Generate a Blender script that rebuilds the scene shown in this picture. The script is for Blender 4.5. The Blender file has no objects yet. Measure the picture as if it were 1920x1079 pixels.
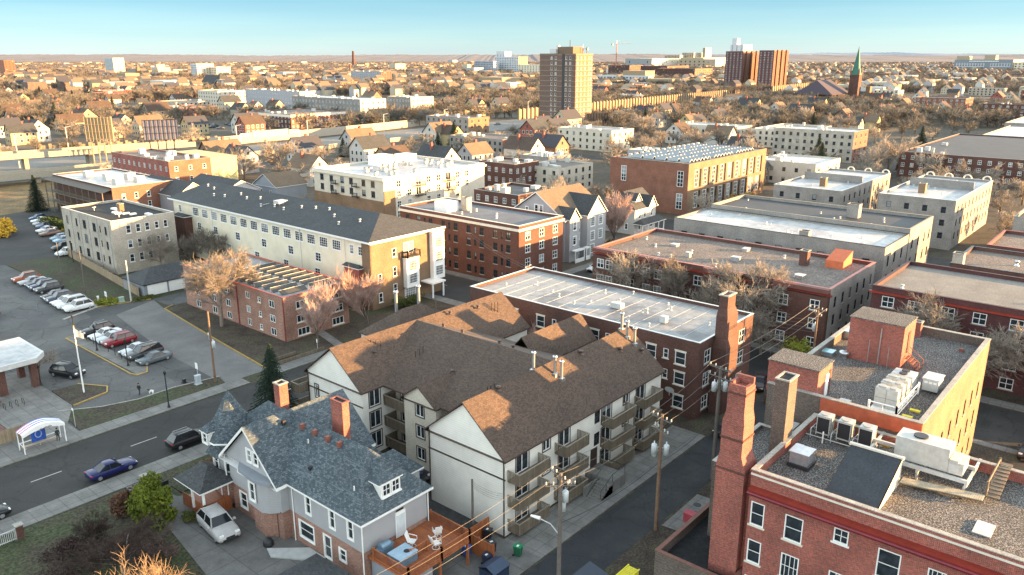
import bpy, math, random
from mathutils import Vector, Matrix
R=math.radians
rnd=random.Random(7)
scene=bpy.context.scene
COL=scene.collection
ORG={}
# ---------------------------------------------------------------- materials
MATS={}
def _nt(name):
    m=bpy.data.materials.new(name); m.use_nodes=True
    nt=m.node_tree; b=nt.nodes['Principled BSDF']
    return m,nt,b
def N(nt,t,**kw):
    n=nt.nodes.new(t)
    for k,v in kw.items():
        if k in n.inputs: n.inputs[k].default_value=v
        else: setattr(n,k,v)
    return n
def L(nt,a,b): nt.links.new(a,b)
def c4(c): return (c[0],c[1],c[2],1)
def ramp(nt,fac,stops):
    r=nt.nodes.new('ShaderNodeValToRGB'); e=r.color_ramp.elements
    e[0].position=stops[0][0]; e[0].color=c4(stops[0][1]); e[1].position=stops[-1][0]; e[1].color=c4(stops[-1][1])
    for p,c in stops[1:-1]:
        x=e.new(p); x.color=c4(c)
    L(nt,fac,r.inputs[0]); return r.outputs[0]
def mul(nt,a,b,f=1.0,mode='MULTIPLY'):
    m=nt.nodes.new('ShaderNodeMix'); m.data_type='RGBA'; m.blend_type=mode; m.inputs[0].default_value=f
    if hasattr(f,'node'): L(nt,f,m.inputs[0])
    L(nt,a,m.inputs[6]); L(nt,b,m.inputs[7]); return m.outputs[2]
def noise(nt,co,s,d=4,r=.6):
    n=N(nt,'ShaderNodeTexNoise',Scale=s,Detail=d,Roughness=r); L(nt,co,n.inputs['Vector']); return n.outputs['Fac']
def bump(nt,b,h,st,dist=.02):
    m=N(nt,'ShaderNodeBump',Strength=st,Distance=dist); L(nt,h,m.inputs['Height']); L(nt,m.outputs[0],b.inputs['Normal'])
def grime(nt,co,col,amt=.3,s=.35):
    f=noise(nt,co,s,5,.65)
    g=ramp(nt,f,[(.3,(1-amt,)*3),(.7,(1+amt*.35,)*3)])
    return mul(nt,col,g)
def plain(name,c,rough=.7,metal=0,amt=.18,s=1.5,fine=0):
    if name in MATS: return MATS[name]
    m,nt,b=_nt(name); b.inputs['Roughness'].default_value=rough; b.inputs['Metallic'].default_value=metal
    tc=N(nt,'ShaderNodeTexCoord'); rgb=N(nt,'ShaderNodeRGB'); rgb.outputs[0].default_value=c4(c)
    col=grime(nt,tc.outputs['Object'],rgb.outputs[0],amt,s)
    if fine:
        f=noise(nt,tc.outputs['Object'],fine,2,.7)
        col=mul(nt,col,ramp(nt,f,[(.35,(.75,)*3),(.65,(1.2,)*3)])); bump(nt,b,f,.4)
    L(nt,col,b.inputs['Base Color']); MATS[name]=m; return m
def brick(name,c1,c2,mortar,amt=.35,bw=.24,bh=.085):
    if name in MATS: return MATS[name]
    m,nt,b=_nt(name); b.inputs['Roughness'].default_value=.85
    tc=N(nt,'ShaderNodeTexCoord')
    t=N(nt,'ShaderNodeTexBrick',Color1=c4(c1),Color2=c4(c2),Mortar=c4(mortar),Scale=1.0)
    t.inputs['Brick Width'].default_value=bw; t.inputs['Row Height'].default_value=bh; t.inputs['Mortar Size'].default_value=.011
    t.inputs['Mortar Smooth'].default_value=.3
    L(nt,tc.outputs['UV'],t.inputs['Vector'])
    col=grime(nt,tc.outputs['Object'],t.outputs[0],amt,.3)
    f=noise(nt,tc.outputs['UV'],5,3,.7)
    col=mul(nt,col,ramp(nt,f,[(.35,(.72,.7,.7)),(.65,(1.25,1.2,1.15))]))
    L(nt,col,b.inputs['Base Color']); bump(nt,b,t.outputs['Fac'],-.25); MATS[name]=m; return m
def siding(name,c,step=.2,amt=.12):
    if name in MATS: return MATS[name]
    m,nt,b=_nt(name); b.inputs['Roughness'].default_value=.6
    tc=N(nt,'ShaderNodeTexCoord'); sp=N(nt,'ShaderNodeSeparateXYZ'); L(nt,tc.outputs['UV'],sp.inputs[0])
    d=N(nt,'ShaderNodeMath',operation='DIVIDE'); d.inputs[1].default_value=step; L(nt,sp.outputs[1],d.inputs[0])
    fr=N(nt,'ShaderNodeMath',operation='FRACT'); L(nt,d.outputs[0],fr.inputs[0])
    g=ramp(nt,fr.outputs[0],[(0,(.6,.6,.62)),(.14,(1,1,1)),(1,(.95,.95,.95))])
    rgb=N(nt,'ShaderNodeRGB'); rgb.outputs[0].default_value=c4(c)
    col=grime(nt,tc.outputs['Object'],mul(nt,rgb.outputs[0],g),amt,.5)
    L(nt,col,b.inputs['Base Color']); bump(nt,b,fr.outputs[0],.3,.02); MATS[name]=m; return m
def boards(name,c1,c2,w=.14,rough=.8):
    if name in MATS: return MATS[name]
    m,nt,b=_nt(name); b.inputs['Roughness'].default_value=rough
    tc=N(nt,'ShaderNodeTexCoord'); sp=N(nt,'ShaderNodeSeparateXYZ'); L(nt,tc.outputs['UV'],sp.inputs[0])
    d=N(nt,'ShaderNodeMath',operation='DIVIDE'); d.inputs[1].default_value=w; L(nt,sp.outputs[0],d.inputs[0])
    fl=N(nt,'ShaderNodeMath',operation='FLOOR'); L(nt,d.outputs[0],fl.inputs[0])
    fr=N(nt,'ShaderNodeMath',operation='FRACT'); L(nt,d.outputs[0],fr.inputs[0])
    wn=N(nt,'ShaderNodeTexWhiteNoise',noise_dimensions='1D'); L(nt,fl.outputs[0],wn.inputs['W'])
    col=ramp(nt,wn.outputs[0],[(0,c1),(1,c2)])
    col=mul(nt,col,ramp(nt,fr.outputs[0],[(0,(.25,)*3),(.12,(1,)*3),(1,(.9,)*3)]))
    col=grime(nt,tc.outputs['Object'],col,.25,1.2)
    L(nt,col,b.inputs['Base Color']); MATS[name]=m; return m
def shingle(name,dark,mid,light,w=.32,h=.2,var=.5):
    if name in MATS: return MATS[name]
    m,nt,b=_nt(name); b.inputs['Roughness'].default_value=.9
    tc=N(nt,'ShaderNodeTexCoord')
    t=N(nt,'ShaderNodeTexBrick',Color1=c4((0,0,0)),Color2=c4((1,1,1)),Mortar=c4((0,0,0)),Scale=1.0)
    t.inputs['Brick Width'].default_value=w; t.inputs['Row Height'].default_value=h; t.inputs['Mortar Size'].default_value=.014
    L(nt,tc.outputs['UV'],t.inputs['Vector'])
    f2=noise(nt,tc.outputs['UV'],9,2,.7)
    a=N(nt,'ShaderNodeMath',operation='MULTIPLY_ADD'); a.inputs[1].default_value=var; L(nt,t.outputs[0],a.inputs[0])
    s=N(nt,'ShaderNodeMath',operation='MULTIPLY_ADD'); s.inputs[1].default_value=1.6; s.inputs[2].default_value=-.55; L(nt,f2,s.inputs[0]); L(nt,s.outputs[0],a.inputs[2])
    col=ramp(nt,a.outputs[0],[(0,dark),(.45,mid),(.95,light)])
    col=grime(nt,tc.outputs['Object'],col,.22,.25)
    L(nt,col,b.inputs['Base Color']); bump(nt,b,t.outputs['Fac'],-.5,.03); MATS[name]=m; return m
def gravel(name,dark,mid,light,s=5,patch=.3):
    if name in MATS: return MATS[name]
    m,nt,b=_nt(name); b.inputs['Roughness'].default_value=.95
    tc=N(nt,'ShaderNodeTexCoord')
    f=noise(nt,tc.outputs['Object'],s,3,.8)
    col=ramp(nt,f,[(.36,dark),(.5,mid),(.62,light)])
    col=grime(nt,tc.outputs['Object'],col,patch,.35)
    L(nt,col,b.inputs['Base Color']); bump(nt,b,f,1.0,.08); MATS[name]=m; return m
def ground(name,stops,s=.06,fine=3,rough=.95,fa=.25,d=8,crack=0):
    if name in MATS: return MATS[name]
    m,nt,b=_nt(name); b.inputs['Roughness'].default_value=rough
    tc=N(nt,'ShaderNodeTexCoord')
    f=noise(nt,tc.outputs['Object'],s,d,.62)
    col=ramp(nt,f,stops)
    g=noise(nt,tc.outputs['Object'],fine,3,.75)
    col=mul(nt,col,ramp(nt,g,[(.35,(1-fa,)*3),(.65,(1+fa,)*3)]))
    if crack:   # sealed cracks, patches and tyre-worn bands
        dn=N(nt,'ShaderNodeTexNoise',Scale=.5,Detail=3); L(nt,tc.outputs['Object'],dn.inputs['Vector']); ad=N(nt,'ShaderNodeVectorMath',operation='MULTIPLY_ADD'); ad.inputs[1].default_value=(2.5,2.5,0); L(nt,dn.outputs['Color'],ad.inputs[0]); L(nt,tc.outputs['Object'],ad.inputs[2])
        v=N(nt,'ShaderNodeTexVoronoi',feature='DISTANCE_TO_EDGE',Scale=crack); L(nt,ad.outputs[0],v.inputs['Vector'])
        col=mul(nt,col,ramp(nt,v.outputs['Distance'],[(0,(.68,)*3),(.008,(.74,)*3),(.02,(1,)*3)]))
        v2=N(nt,'ShaderNodeTexVoronoi',feature='F1',distance='CHEBYCHEV',Scale=.09); L(nt,tc.outputs['Object'],v2.inputs['Vector']); sp=N(nt,'ShaderNodeSeparateColor'); L(nt,v2.outputs['Color'],sp.inputs[0])
        col=mul(nt,col,ramp(nt,sp.outputs[0],[(.0,(.8,)*3),(.25,(.82,)*3),(.3,(1,)*3),(.8,(1.0,)*3),(.85,(1.16,1.15,1.12))]))
        sn=noise(nt,tc.outputs['Object'],1.1,2,.5); col=mul(nt,col,ramp(nt,sn,[(.28,(.6,)*3),(.36,(1,)*3)]))
    L(nt,col,b.inputs['Base Color']); bump(nt,b,g,.4,.03); MATS[name]=m; return m
def membrane(name,c,stain):
    m,nt,b=_nt(name); b.inputs['Roughness'].default_value=.55
    tc=N(nt,'ShaderNodeTexCoord'); t=N(nt,'ShaderNodeTexBrick',Color1=c4(c),Color2=c4([x*.93 for x in c]),Mortar=c4([x*.7 for x in c]),Scale=1.0)
    t.inputs['Brick Width'].default_value=14; t.inputs['Row Height'].default_value=2.2; t.inputs['Mortar Size'].default_value=.05; L(nt,tc.outputs['UV'],t.inputs['Vector'])
    f=noise(nt,tc.outputs['Object'],.11,4,.5); col=mul(nt,t.outputs[0],ramp(nt,f,[(.4,(stain,stain*1.02,stain*1.06)),(.47,(.97,.97,.97)),(.6,(1.05,1.03,.98))]))
    col=grime(nt,tc.outputs['Object'],col,.3,.9); g=noise(nt,tc.outputs['Object'],5,3,.8); col=mul(nt,col,ramp(nt,g,[(.35,(.88,)*3),(.65,(1.08,)*3)]))
    L(nt,col,b.inputs['Base Color']); MATS[name]=m; return m
def concrete(name,c,joint=1.5):
    if name in MATS: return MATS[name]
    m,nt,b=_nt(name); b.inputs['Roughness'].default_value=.85
    tc=N(nt,'ShaderNodeTexCoord')
    t=N(nt,'ShaderNodeTexBrick',Color1=c4(c),Color2=c4([x*.86 for x in c]),Mortar=c4([x*.45 for x in c]),Scale=1.0,offset=0)
    t.inputs['Brick Width'].default_value=joint; t.inputs['Row Height'].default_value=joint; t.inputs['Mortar Size'].default_value=.03
    L(nt,tc.outputs['UV'],t.inputs['Vector'])
    col=grime(nt,tc.outputs['Object'],t.outputs[0],.35,.5)
    f=noise(nt,tc.outputs['Object'],6,3,.8); col=mul(nt,col,ramp(nt,f,[(.35,(.86,)*3),(.65,(1.1,)*3)]))
    L(nt,col,b.inputs['Base Color']); MATS[name]=m; return m
def glass(name,dark=(.012,.016,.02),lite=(.22,.24,.26),blind=.35):
    if name in MATS: return MATS[name]
    m,nt,b=_nt(name); b.inputs['Roughness'].default_value=.06; b.inputs['IOR'].default_value=1.5
    oi=N(nt,'ShaderNodeObjectInfo'); tc=N(nt,'ShaderNodeTexCoord')
    sp=N(nt,'ShaderNodeSeparateXYZ'); L(nt,tc.outputs['Object'],sp.inputs[0])
    f=noise(nt,tc.outputs['Object'],1.3,2,.5)
    dk=ramp(nt,f,[(.3,dark),(.7,[x*2.6+.01 for x in dark])])
    # roller blind: upper part of the pane light, random height per window
    hgt=N(nt,'ShaderNodeMath',operation='MULTIPLY_ADD'); hgt.inputs[1].default_value=2.4; hgt.inputs[2].default_value=.1; L(nt,oi.outputs['Random'],hgt.inputs[0])
    gt=N(nt,'ShaderNodeMath',operation='GREATER_THAN'); L(nt,sp.outputs[2],gt.inputs[0]); L(nt,hgt.outputs[0],gt.inputs[1])
    k=N(nt,'ShaderNodeMath',operation='MULTIPLY'); k.inputs[1].default_value=17.0; L(nt,oi.outputs['Random'],k.inputs[0])
    fr=N(nt,'ShaderNodeMath',operation='FRACT'); L(nt,k.outputs[0],fr.inputs[0])
    lt=N(nt,'ShaderNodeMath',operation='LESS_THAN'); lt.inputs[1].default_value=blind; L(nt,fr.outputs[0],lt.inputs[0])
    mm=N(nt,'ShaderNodeMath',operation='MULTIPLY'); L(nt,gt.outputs[0],mm.inputs[0]); L(nt,lt.outputs[0],mm.inputs[1])
    mx=N(nt,'ShaderNodeMix',data_type='RGBA'); L(nt,mm.outputs[0],mx.inputs[0]); L(nt,dk,mx.inputs[6]); mx.inputs[7].default_value=c4(lite)
    L(nt,mx.outputs[2],b.inputs['Base Color']); MATS[name]=m; return m
def leafy(name,stops,s=1.2,trans=0,hz=0):
    if name in MATS: return MATS[name]
    m,nt,b=_nt(name); b.inputs['Roughness'].default_value=.85; b.inputs['Specular IOR Level'].default_value=.15
    oi=N(nt,'ShaderNodeObjectInfo'); tc=N(nt,'ShaderNodeTexCoord')
    f=noise(nt,tc.outputs['Object'],s,3,.7)
    a=N(nt,'ShaderNodeMath',operation='MULTIPLY_ADD'); a.inputs[1].default_value=.35; L(nt,oi.outputs['Random'],a.inputs[0]); L(nt,f,a.inputs[2])
    s2=N(nt,'ShaderNodeMath',operation='SUBTRACT'); s2.inputs[1].default_value=.17; L(nt,a.outputs[0],s2.inputs[0])
    col=ramp(nt,s2.outputs[0],stops)
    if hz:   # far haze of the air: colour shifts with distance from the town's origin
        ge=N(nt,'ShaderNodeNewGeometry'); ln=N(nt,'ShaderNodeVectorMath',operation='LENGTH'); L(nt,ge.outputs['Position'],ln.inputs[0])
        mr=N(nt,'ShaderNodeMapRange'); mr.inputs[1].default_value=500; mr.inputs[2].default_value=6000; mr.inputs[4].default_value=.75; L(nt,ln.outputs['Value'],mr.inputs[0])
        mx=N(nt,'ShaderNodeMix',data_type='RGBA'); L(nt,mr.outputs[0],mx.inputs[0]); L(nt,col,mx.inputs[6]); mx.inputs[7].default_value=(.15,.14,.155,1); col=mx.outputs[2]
    L(nt,col,b.inputs['Base Color']); MATS[name]=m; return m
# ---------------------------------------------------------------- mesh builder
class MB:
    def __init__(s): s.v=[]; s.f=[]; s.m=[]; s.sm=[]
    def add(s,vs,fs,m=0,sm=False):
        o=len(s.v); s.v+= [tuple(p) for p in vs]
        for f in fs: s.f.append(tuple(i+o for i in f)); s.m.append(m); s.sm.append(sm)
    def quad(s,a,b,c,d,m=0): s.add([a,b,c,d],[(0,1,2,3)],m)
    def poly(s,ps,m=0): s.add(ps,[tuple(range(len(ps)))],m)
    def box(s,x0,y0,z0,x1,y1,z1,m=0):
        if x1<x0:x0,x1=x1,x0
        if y1<y0:y0,y1=y1,y0
        s.add([(x0,y0,z0),(x1,y0,z0),(x1,y1,z0),(x0,y1,z0),(x0,y0,z1),(x1,y0,z1),(x1,y1,z1),(x0,y1,z1)],
              [(0,3,2,1),(4,5,6,7),(0,1,5,4),(1,2,6,5),(2,3,7,6),(3,0,4,7)],m)
    def cbox(s,cx,cy,cz,sx,sy,sz,m=0,rz=0,chf=0):
        M=Matrix.Rotation(rz,3,'Z'); hx,hy=sx/2,sy/2
        ps=[(-hx,-hy,0),(hx,-hy,0),(hx,hy,0),(-hx,hy,0),(-hx,-hy,sz),(hx,-hy,sz),(hx,hy,sz),(-hx,hy,sz)]
        ps=[tuple(M@Vector(p)+Vector((cx,cy,cz))) for p in ps]
        s.add(ps,[(0,3,2,1),(4,5,6,7),(0,1,5,4),(1,2,6,5),(2,3,7,6),(3,0,4,7)],m)
    def slab(s,pts,z0,z1,m=0,ms=None):
        n=len(pts)
        s.add([(p[0],p[1],z1) for p in pts],[tuple(range(n))],m)
        for i in range(n):
            a=pts[i]; b=pts[(i+1)%n]
            s.quad((a[0],a[1],z0),(b[0],b[1],z0),(b[0],b[1],z1),(a[0],a[1],z1),m if ms is None else ms)
    def tube(s,path,r0,r1=None,n=6,m=0,cap=True,sm=True):
        if r1 is None: r1=r0
        path=[Vector(p) for p in path]; k=len(path); vs=[]; prev=None
        for i,p in enumerate(path):
            d=(path[min(i+1,k-1)]-path[max(i-1,0)])
            if d.length<1e-9: d=Vector((0,0,1))
            d.normalize()
            if prev is None:
                a=Vector((0,0,1)) if abs(d.z)<.9 else Vector((1,0,0)); u=d.cross(a).normalized()
            else:
                u=(prev-d*prev.dot(d)); u=u.normalized() if u.length>1e-6 else d.orthogonal().normalized()
            prev=u; w=d.cross(u); r=r0+(r1-r0)*i/(k-1)
            for j in range(n):
                t=2*math.pi*j/n; vs.append(p+u*(r*math.cos(t))+w*(r*math.sin(t)))
        fs=[]
        for i in range(k-1):
            for j in range(n):
                a=i*n+j; b=i*n+(j+1)%n; fs.append((a,b,b+n,a+n))
        s.add(vs,fs,m,sm)
        if cap and n>3: s.add([vs[(k-1)*n+j] for j in range(n)],[tuple(range(n))],m); s.add([vs[j] for j in range(n)][::-1],[tuple(range(n))],m)
    def cyl(s,x,y,z0,z1,r,n=12,m=0,r1=None): s.tube([(x,y,z0),(x,y,z1)],r,r if r1 is None else r1,n,m)
    def lathe(s,x,y,prof,n=12,m=0,sm=True):
        vs=[];fs=[]
        for r,z in prof:
            for j in range(n):
                t=2*math.pi*j/n; vs.append((x+r*math.cos(t),y+r*math.sin(t),z))
        for i in range(len(prof)-1):
            for j in range(n):
                a=i*n+j;b=i*n+(j+1)%n; fs.append((a,b,b+n,a+n))
        s.add(vs,fs,m,sm)
    def mesh(s,name,mats,org=(0,0,0),uv=True):
        me=bpy.data.meshes.new(name)
        vs=s.v if org==(0,0,0) else [(p[0]-org[0],p[1]-org[1],p[2]-org[2]) for p in s.v]
        me.from_pydata(vs,[],s.f)
        for mm in (mats if isinstance(mats,(list,tuple)) else [mats]): me.materials.append(mm)
        me.polygons.foreach_set('material_index',s.m); me.polygons.foreach_set('use_smooth',s.sm)
        if uv:
            ul=me.uv_layers.new(name='UVMap'); data=[0.0]*(2*len(me.loops)); V=s.v
            for p in me.polygons:
                n=p.normal
                if n.x*n.x+n.y*n.y<1e-6: t=(1,0,0); b=(0,1,0)
                else:
                    q=math.hypot(n.x,n.y); t=(-n.y/q,n.x/q,0)
                    b=(n.y*t[2]-n.z*t[1],n.z*t[0]-n.x*t[2],n.x*t[1]-n.y*t[0])
                for li in p.loop_indices:
                    c=V[me.loops[li].vertex_index]
                    data[2*li]=c[0]*t[0]+c[1]*t[1]+c[2]*t[2]; data[2*li+1]=c[0]*b[0]+c[1]*b[1]+c[2]*b[2]
            ul.data.foreach_set('uv',data)
        me.update(); return me
    def build(s,name,mats,parent=None,uv=True):
        org=ORG.get(parent.name,(0,0,0)) if parent else (0,0,0)
        o=bpy.data.objects.new(name,s.mesh(name,mats,org,uv)); COL.objects.link(o)
        if parent: o.parent=parent; ORG[o.name]=org
        return o
def tag(o,label=None,cat=None,group=None,kind=None):
    if label: o['label']=label
    if cat: o['category']=cat
    if group: o['group']=group
    if kind: o['kind']=kind
    return o
def thing(name,label,cat,loc=(0,0,0),group=None):
    o=bpy.data.objects.new(name,None); COL.objects.link(o); o.location=loc; o.empty_display_size=.3
    ORG[o.name]=tuple(loc); return tag(o,label,cat,group)
def inst(name,me,parent,loc,rz=0,scale=1):
    o=bpy.data.objects.new(name,me); COL.objects.link(o); o.location=loc; o.rotation_euler=(0,0,rz)
    if scale!=1: o.scale=(scale,)*3 if not hasattr(scale,'__len__') else scale
    if parent: o.parent=parent
    return o
def copytree(o,loc,rz=0,label=None,scale=None):
    r=o.copy(); COL.objects.link(r); r.location=loc; r.rotation_euler=(0,0,rz)
    if scale: r.scale=(scale,)*3
    if label: r['label']=label
    for ch in o.children:
        c=ch.copy(); COL.objects.link(c); c.parent=r
        for g in ch.children:
            d=g.copy(); COL.objects.link(d); d.parent=c
    return r
def surf(name,pts,z,m,h=0):
    b=MB()
    if h: b.slab(pts,z,z+h)
    else: b.poly([(p[0],p[1],z) for p in pts])
    return tag(b.build(name,m),kind='structure')
def rect(x0,y0,x1,y1): return [(x0,y0),(x1,y0),(x1,y1),(x0,y1)]
# ---------------------------------------------------------------- palette
WHITE=plain('white_paint',(.78,.77,.74),.5,0,.08)
CREAMT=plain('cream_trim',(.66,.6,.5),.6,0,.12)
DARKM=plain('dark_metal',(.03,.03,.034),.5,.3,.15)
BROWNM=plain('brown_metal',(.07,.045,.035),.5,.2,.15)
GALV=plain('galvanised_steel',(.55,.56,.58),.35,.8,.25,2)
LGREY=plain('light_grey_metal',(.5,.51,.5),.5,.2,.2,1.5)
HVAC=plain('air_unit_paint',(.46,.46,.43),.5,.1,.2,2)
CONC=plain('cast_concrete',(.36,.34,.3),.85,0,.3,1.0,8)
STONE=plain('stone_coping',(.33,.31,.28),.85,0,.3,1.0,6)
YELLOW=plain('yellow_kerb_paint',(.36,.23,.05),.6,0,.35,3)
RED=plain('red_gutter_paint',(.24,.032,.02),.4,0,.25,1.2)
DRED=plain('dark_red_gutter',(.16,.012,.02),.35,0,.3,1.5)
BLACKR=gravel('black_roof_felt',(.006,.007,.008),(.011,.012,.014),(.018,.019,.021),2,.3)
GRAVEL=gravel('roof_gravel',(.024,.024,.026),(.075,.071,.068),(.34,.315,.29),8,.3)
TANROOF=gravel('tan_gravel_roof',(.085,.07,.06),(.16,.132,.115),(.23,.195,.175),3,.3)
MEMB=membrane('white_roof_membrane',(.46,.465,.47),.75)
GMEMB=membrane('grey_roof_membrane',(.27,.27,.275),.55)
DMEMB=plain('dark_roof_membrane',(.035,.038,.044),.7,0,.4,.2,3)
BR_RED=brick('red_brick',(.34,.052,.03),(.16,.03,.02),(.36,.24,.2),.32)
BR_BRN=brick('brown_brick',(.11,.035,.024),(.058,.02,.015),(.13,.09,.075),.35)
BR_ORG=brick('orange_brick',(.24,.075,.034),(.17,.05,.026),(.22,.18,.15),.3)
BR_TAN=brick('tan_brick',(.22,.132,.07),(.16,.095,.052),(.23,.18,.13),.3)
BR_PNK=brick('pink_brick',(.33,.15,.105),(.21,.085,.06),(.42,.34,.28),.35)
BR_DK=brick('dark_brick',(.085,.058,.046),(.045,.032,.027),(.27,.24,.21),.35)
BR_CRM=brick('painted_cream_brick',(.47,.43,.36),(.41,.37,.31),(.33,.3,.26),.3)
BR_GRY=brick('grey_brick',(.3,.29,.27),(.25,.24,.23),(.2,.19,.18),.3)
STUCW=plain('cream_stucco',(.54,.49,.4),.85,0,.14,.6,12)
SIDW=siding('cream_siding',(.78,.75,.68),.24)
SIDG=siding('grey_siding',(.36,.36,.37),.18)
SIDG2=siding('blue_grey_siding',(.24,.26,.29),.18)
SH_BRN=shingle('brown_shingles',(.032,.022,.017),(.078,.051,.038),(.135,.09,.063),.27,.17)
SH_BLU=shingle('blue_grey_shingles',(.026,.038,.046),(.06,.08,.094),(.18,.2,.215),.3,.18,.5)
SH_GRY=shingle('charcoal_shingles',(.022,.024,.026),(.046,.049,.052),(.08,.083,.086),.3,.2)
SH_TAN=shingle('tan_shingles',(.09,.062,.04),(.15,.105,.07),(.2,.15,.1),.3,.2)
WOODB=boards('weathered_boards',(.13,.1,.07),(.22,.175,.125),.13)
WOODR=boards('stained_deck_boards',(.3,.085,.03),(.4,.13,.045),.14,.6)
WOODF=boards('fence_boards',(.26,.19,.12),(.36,.27,.17),.15)
POLEW=plain('utility_pole_wood',(.2,.12,.075),.85,0,.4,1.5,14)
POLEG=plain('weathered_pole_wood',(.13,.11,.095),.85,0,.35,1.5,14)
GLS=glass('window_glass'); GLSF=glass('far_window_glass',(.02,.024,.03),(.3,.3,.3),.3)
BARK=plain('bark',(.13,.1,.08),.95,0,.35,2,9)
BARKL=plain('pale_bark',(.24,.19,.15),.95,0,.35,2,9)
TWIG=leafy('bare_twigs',[(.2,(.14,.12,.1)),(.5,(.28,.24,.2)),(.8,(.42,.37,.31))],.8)
TWIGP=leafy('pinkish_twigs',[(.2,(.3,.2,.17)),(.5,(.46,.31,.26)),(.8,(.58,.43,.37))],.8)
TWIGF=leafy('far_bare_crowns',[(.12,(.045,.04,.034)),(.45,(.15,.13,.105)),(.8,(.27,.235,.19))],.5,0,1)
NEEDLE=leafy('spruce_needles',[(.2,(.008,.015,.01)),(.5,(.018,.032,.02)),(.8,(.045,.058,.038))],2)
LEAFY=leafy('yellow_green_leaves',[(.2,(.04,.06,.008)),(.5,(.13,.15,.018)),(.8,(.34,.3,.035))],2)
LEAFB=leafy('russet_leaves',[(.2,(.05,.025,.018)),(.5,(.12,.06,.04)),(.8,(.2,.12,.06))],2)
IVY=leafy('ivy_leaves',[(.2,(.02,.03,.012)),(.5,(.05,.07,.02)),(.8,(.12,.1,.03))],3)
ASPH=ground('asphalt',[(.3,(.019,.018,.018)),(.5,(.028,.027,.026)),(.7,(.044,.042,.04))],.12,9,.9,.22,8,.16)
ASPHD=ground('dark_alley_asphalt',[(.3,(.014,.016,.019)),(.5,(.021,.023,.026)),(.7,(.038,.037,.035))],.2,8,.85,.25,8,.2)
LOT=ground('parking_lot_asphalt',[(.3,(.055,.055,.056)),(.5,(.08,.08,.08)),(.7,(.12,.118,.115))],.09,7,.9,.22,8,.13)
GRASS=ground('lawn',[(.32,(.035,.025,.016)),(.45,(.042,.036,.018)),(.6,(.035,.045,.014)),(.75,(.08,.065,.035))],.16,3.5,.95,.75)
DIRT=ground('leaf_litter',[(.35,(.03,.021,.015)),(.5,(.052,.038,.026)),(.65,(.055,.055,.024))],.35,5,.95,.7)
FARG=ground('dry_ground',[(.3,(.04,.035,.02)),(.5,(.075,.058,.038)),(.65,(.1,.082,.06)),(.8,(.12,.108,.09))],.02,.3,.95,.3)
SIDEW=concrete('sidewalk_concrete',(.2,.19,.175))
DRIVE=concrete('driveway_slabs',(.15,.143,.135),3.2)
PAVR=concrete('red_pavers',(.18,.085,.07),.4)
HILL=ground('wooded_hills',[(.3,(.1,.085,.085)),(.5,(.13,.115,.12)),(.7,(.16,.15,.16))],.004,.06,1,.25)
# ---------------------------------------------------------------- windows
WCACHE={}
def winmesh(style,w,h):
    k=(style,round(w,2),round(h,2))
    if k in WCACHE: return WCACHE[k]
    st=STY[style]; f=st.get('fw',.09); nx=st.get('nx',1); ny=st.get('ny',2); d0,d1=.03,.12
    b=MB(); x0,x1=-w/2,w/2
    b.box(x0,-d0+.02,0,x0+f,d1,h); b.box(x1-f,-d0+.02,0,x1,d1,h); b.box(x0+f,-d0+.02,0,x1-f,d1,f); b.box(x0+f,-d0+.02,h-f,x1-f,d1,h)
    bt=st.get('bar',.05)
    for i in range(1,nx):
        c=x0+w*i/nx; t=bt*(1.8 if st.get('mull') and i%st['mull']==0 else 1)/1.0
        b.box(c-t/2,.03,f,c+t/2,.1,h-f)
    for j in range(1,ny):
        c=h*j/ny; t=bt; b.box(x0+f,.034,c-t/2,x1-f,.104,c+t/2)
    if st.get('sill'): b.box(x0-.14,-.1,-.14,x1+.14,.1,-.003,1)
    if st.get('lintel'): b.box(x0-.1,-.045,h+.003,x1+.1,.1,h+.2,1)
    if st.get('trim'):
        t=.12; b.box(x0-t,-.045,-t,x0-.002,.05,h+t,1); b.box(x1+.002,-.045,-t,x1+t,.05,h+t,1); b.box(x0,-.045,h+.002,x1,.05,h+t,1); b.box(x0,-.06,-t,x1,.05,-.002,1)
    fm=b.mesh('window_frame',[st['m'],st.get('m2',st['m'])])
    g=MB(); g.quad((x0+f*.5,.075,f*.5),(x1-f*.5,.075,f*.5),(x1-f*.5,.075,h-f*.5),(x0+f*.5,.075,h-f*.5)); gm=g.mesh('pane',[GLS])
    b2=MB(); b2.v=list(b.v); b2.f=list(b.f); b2.m=list(b.m); b2.sm=list(b.sm)
    b2.quad((x0+f*.5,.075,f*.5),(x1-f*.5,.075,f*.5),(x1-f*.5,.075,h-f*.5),(x0+f*.5,.075,h-f*.5),2)
    am=b2.mesh('window',[st['m'],st.get('m2',st['m']),GLSF])
    WCACHE[k]=(fm,gm,am); return WCACHE[k]
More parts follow.
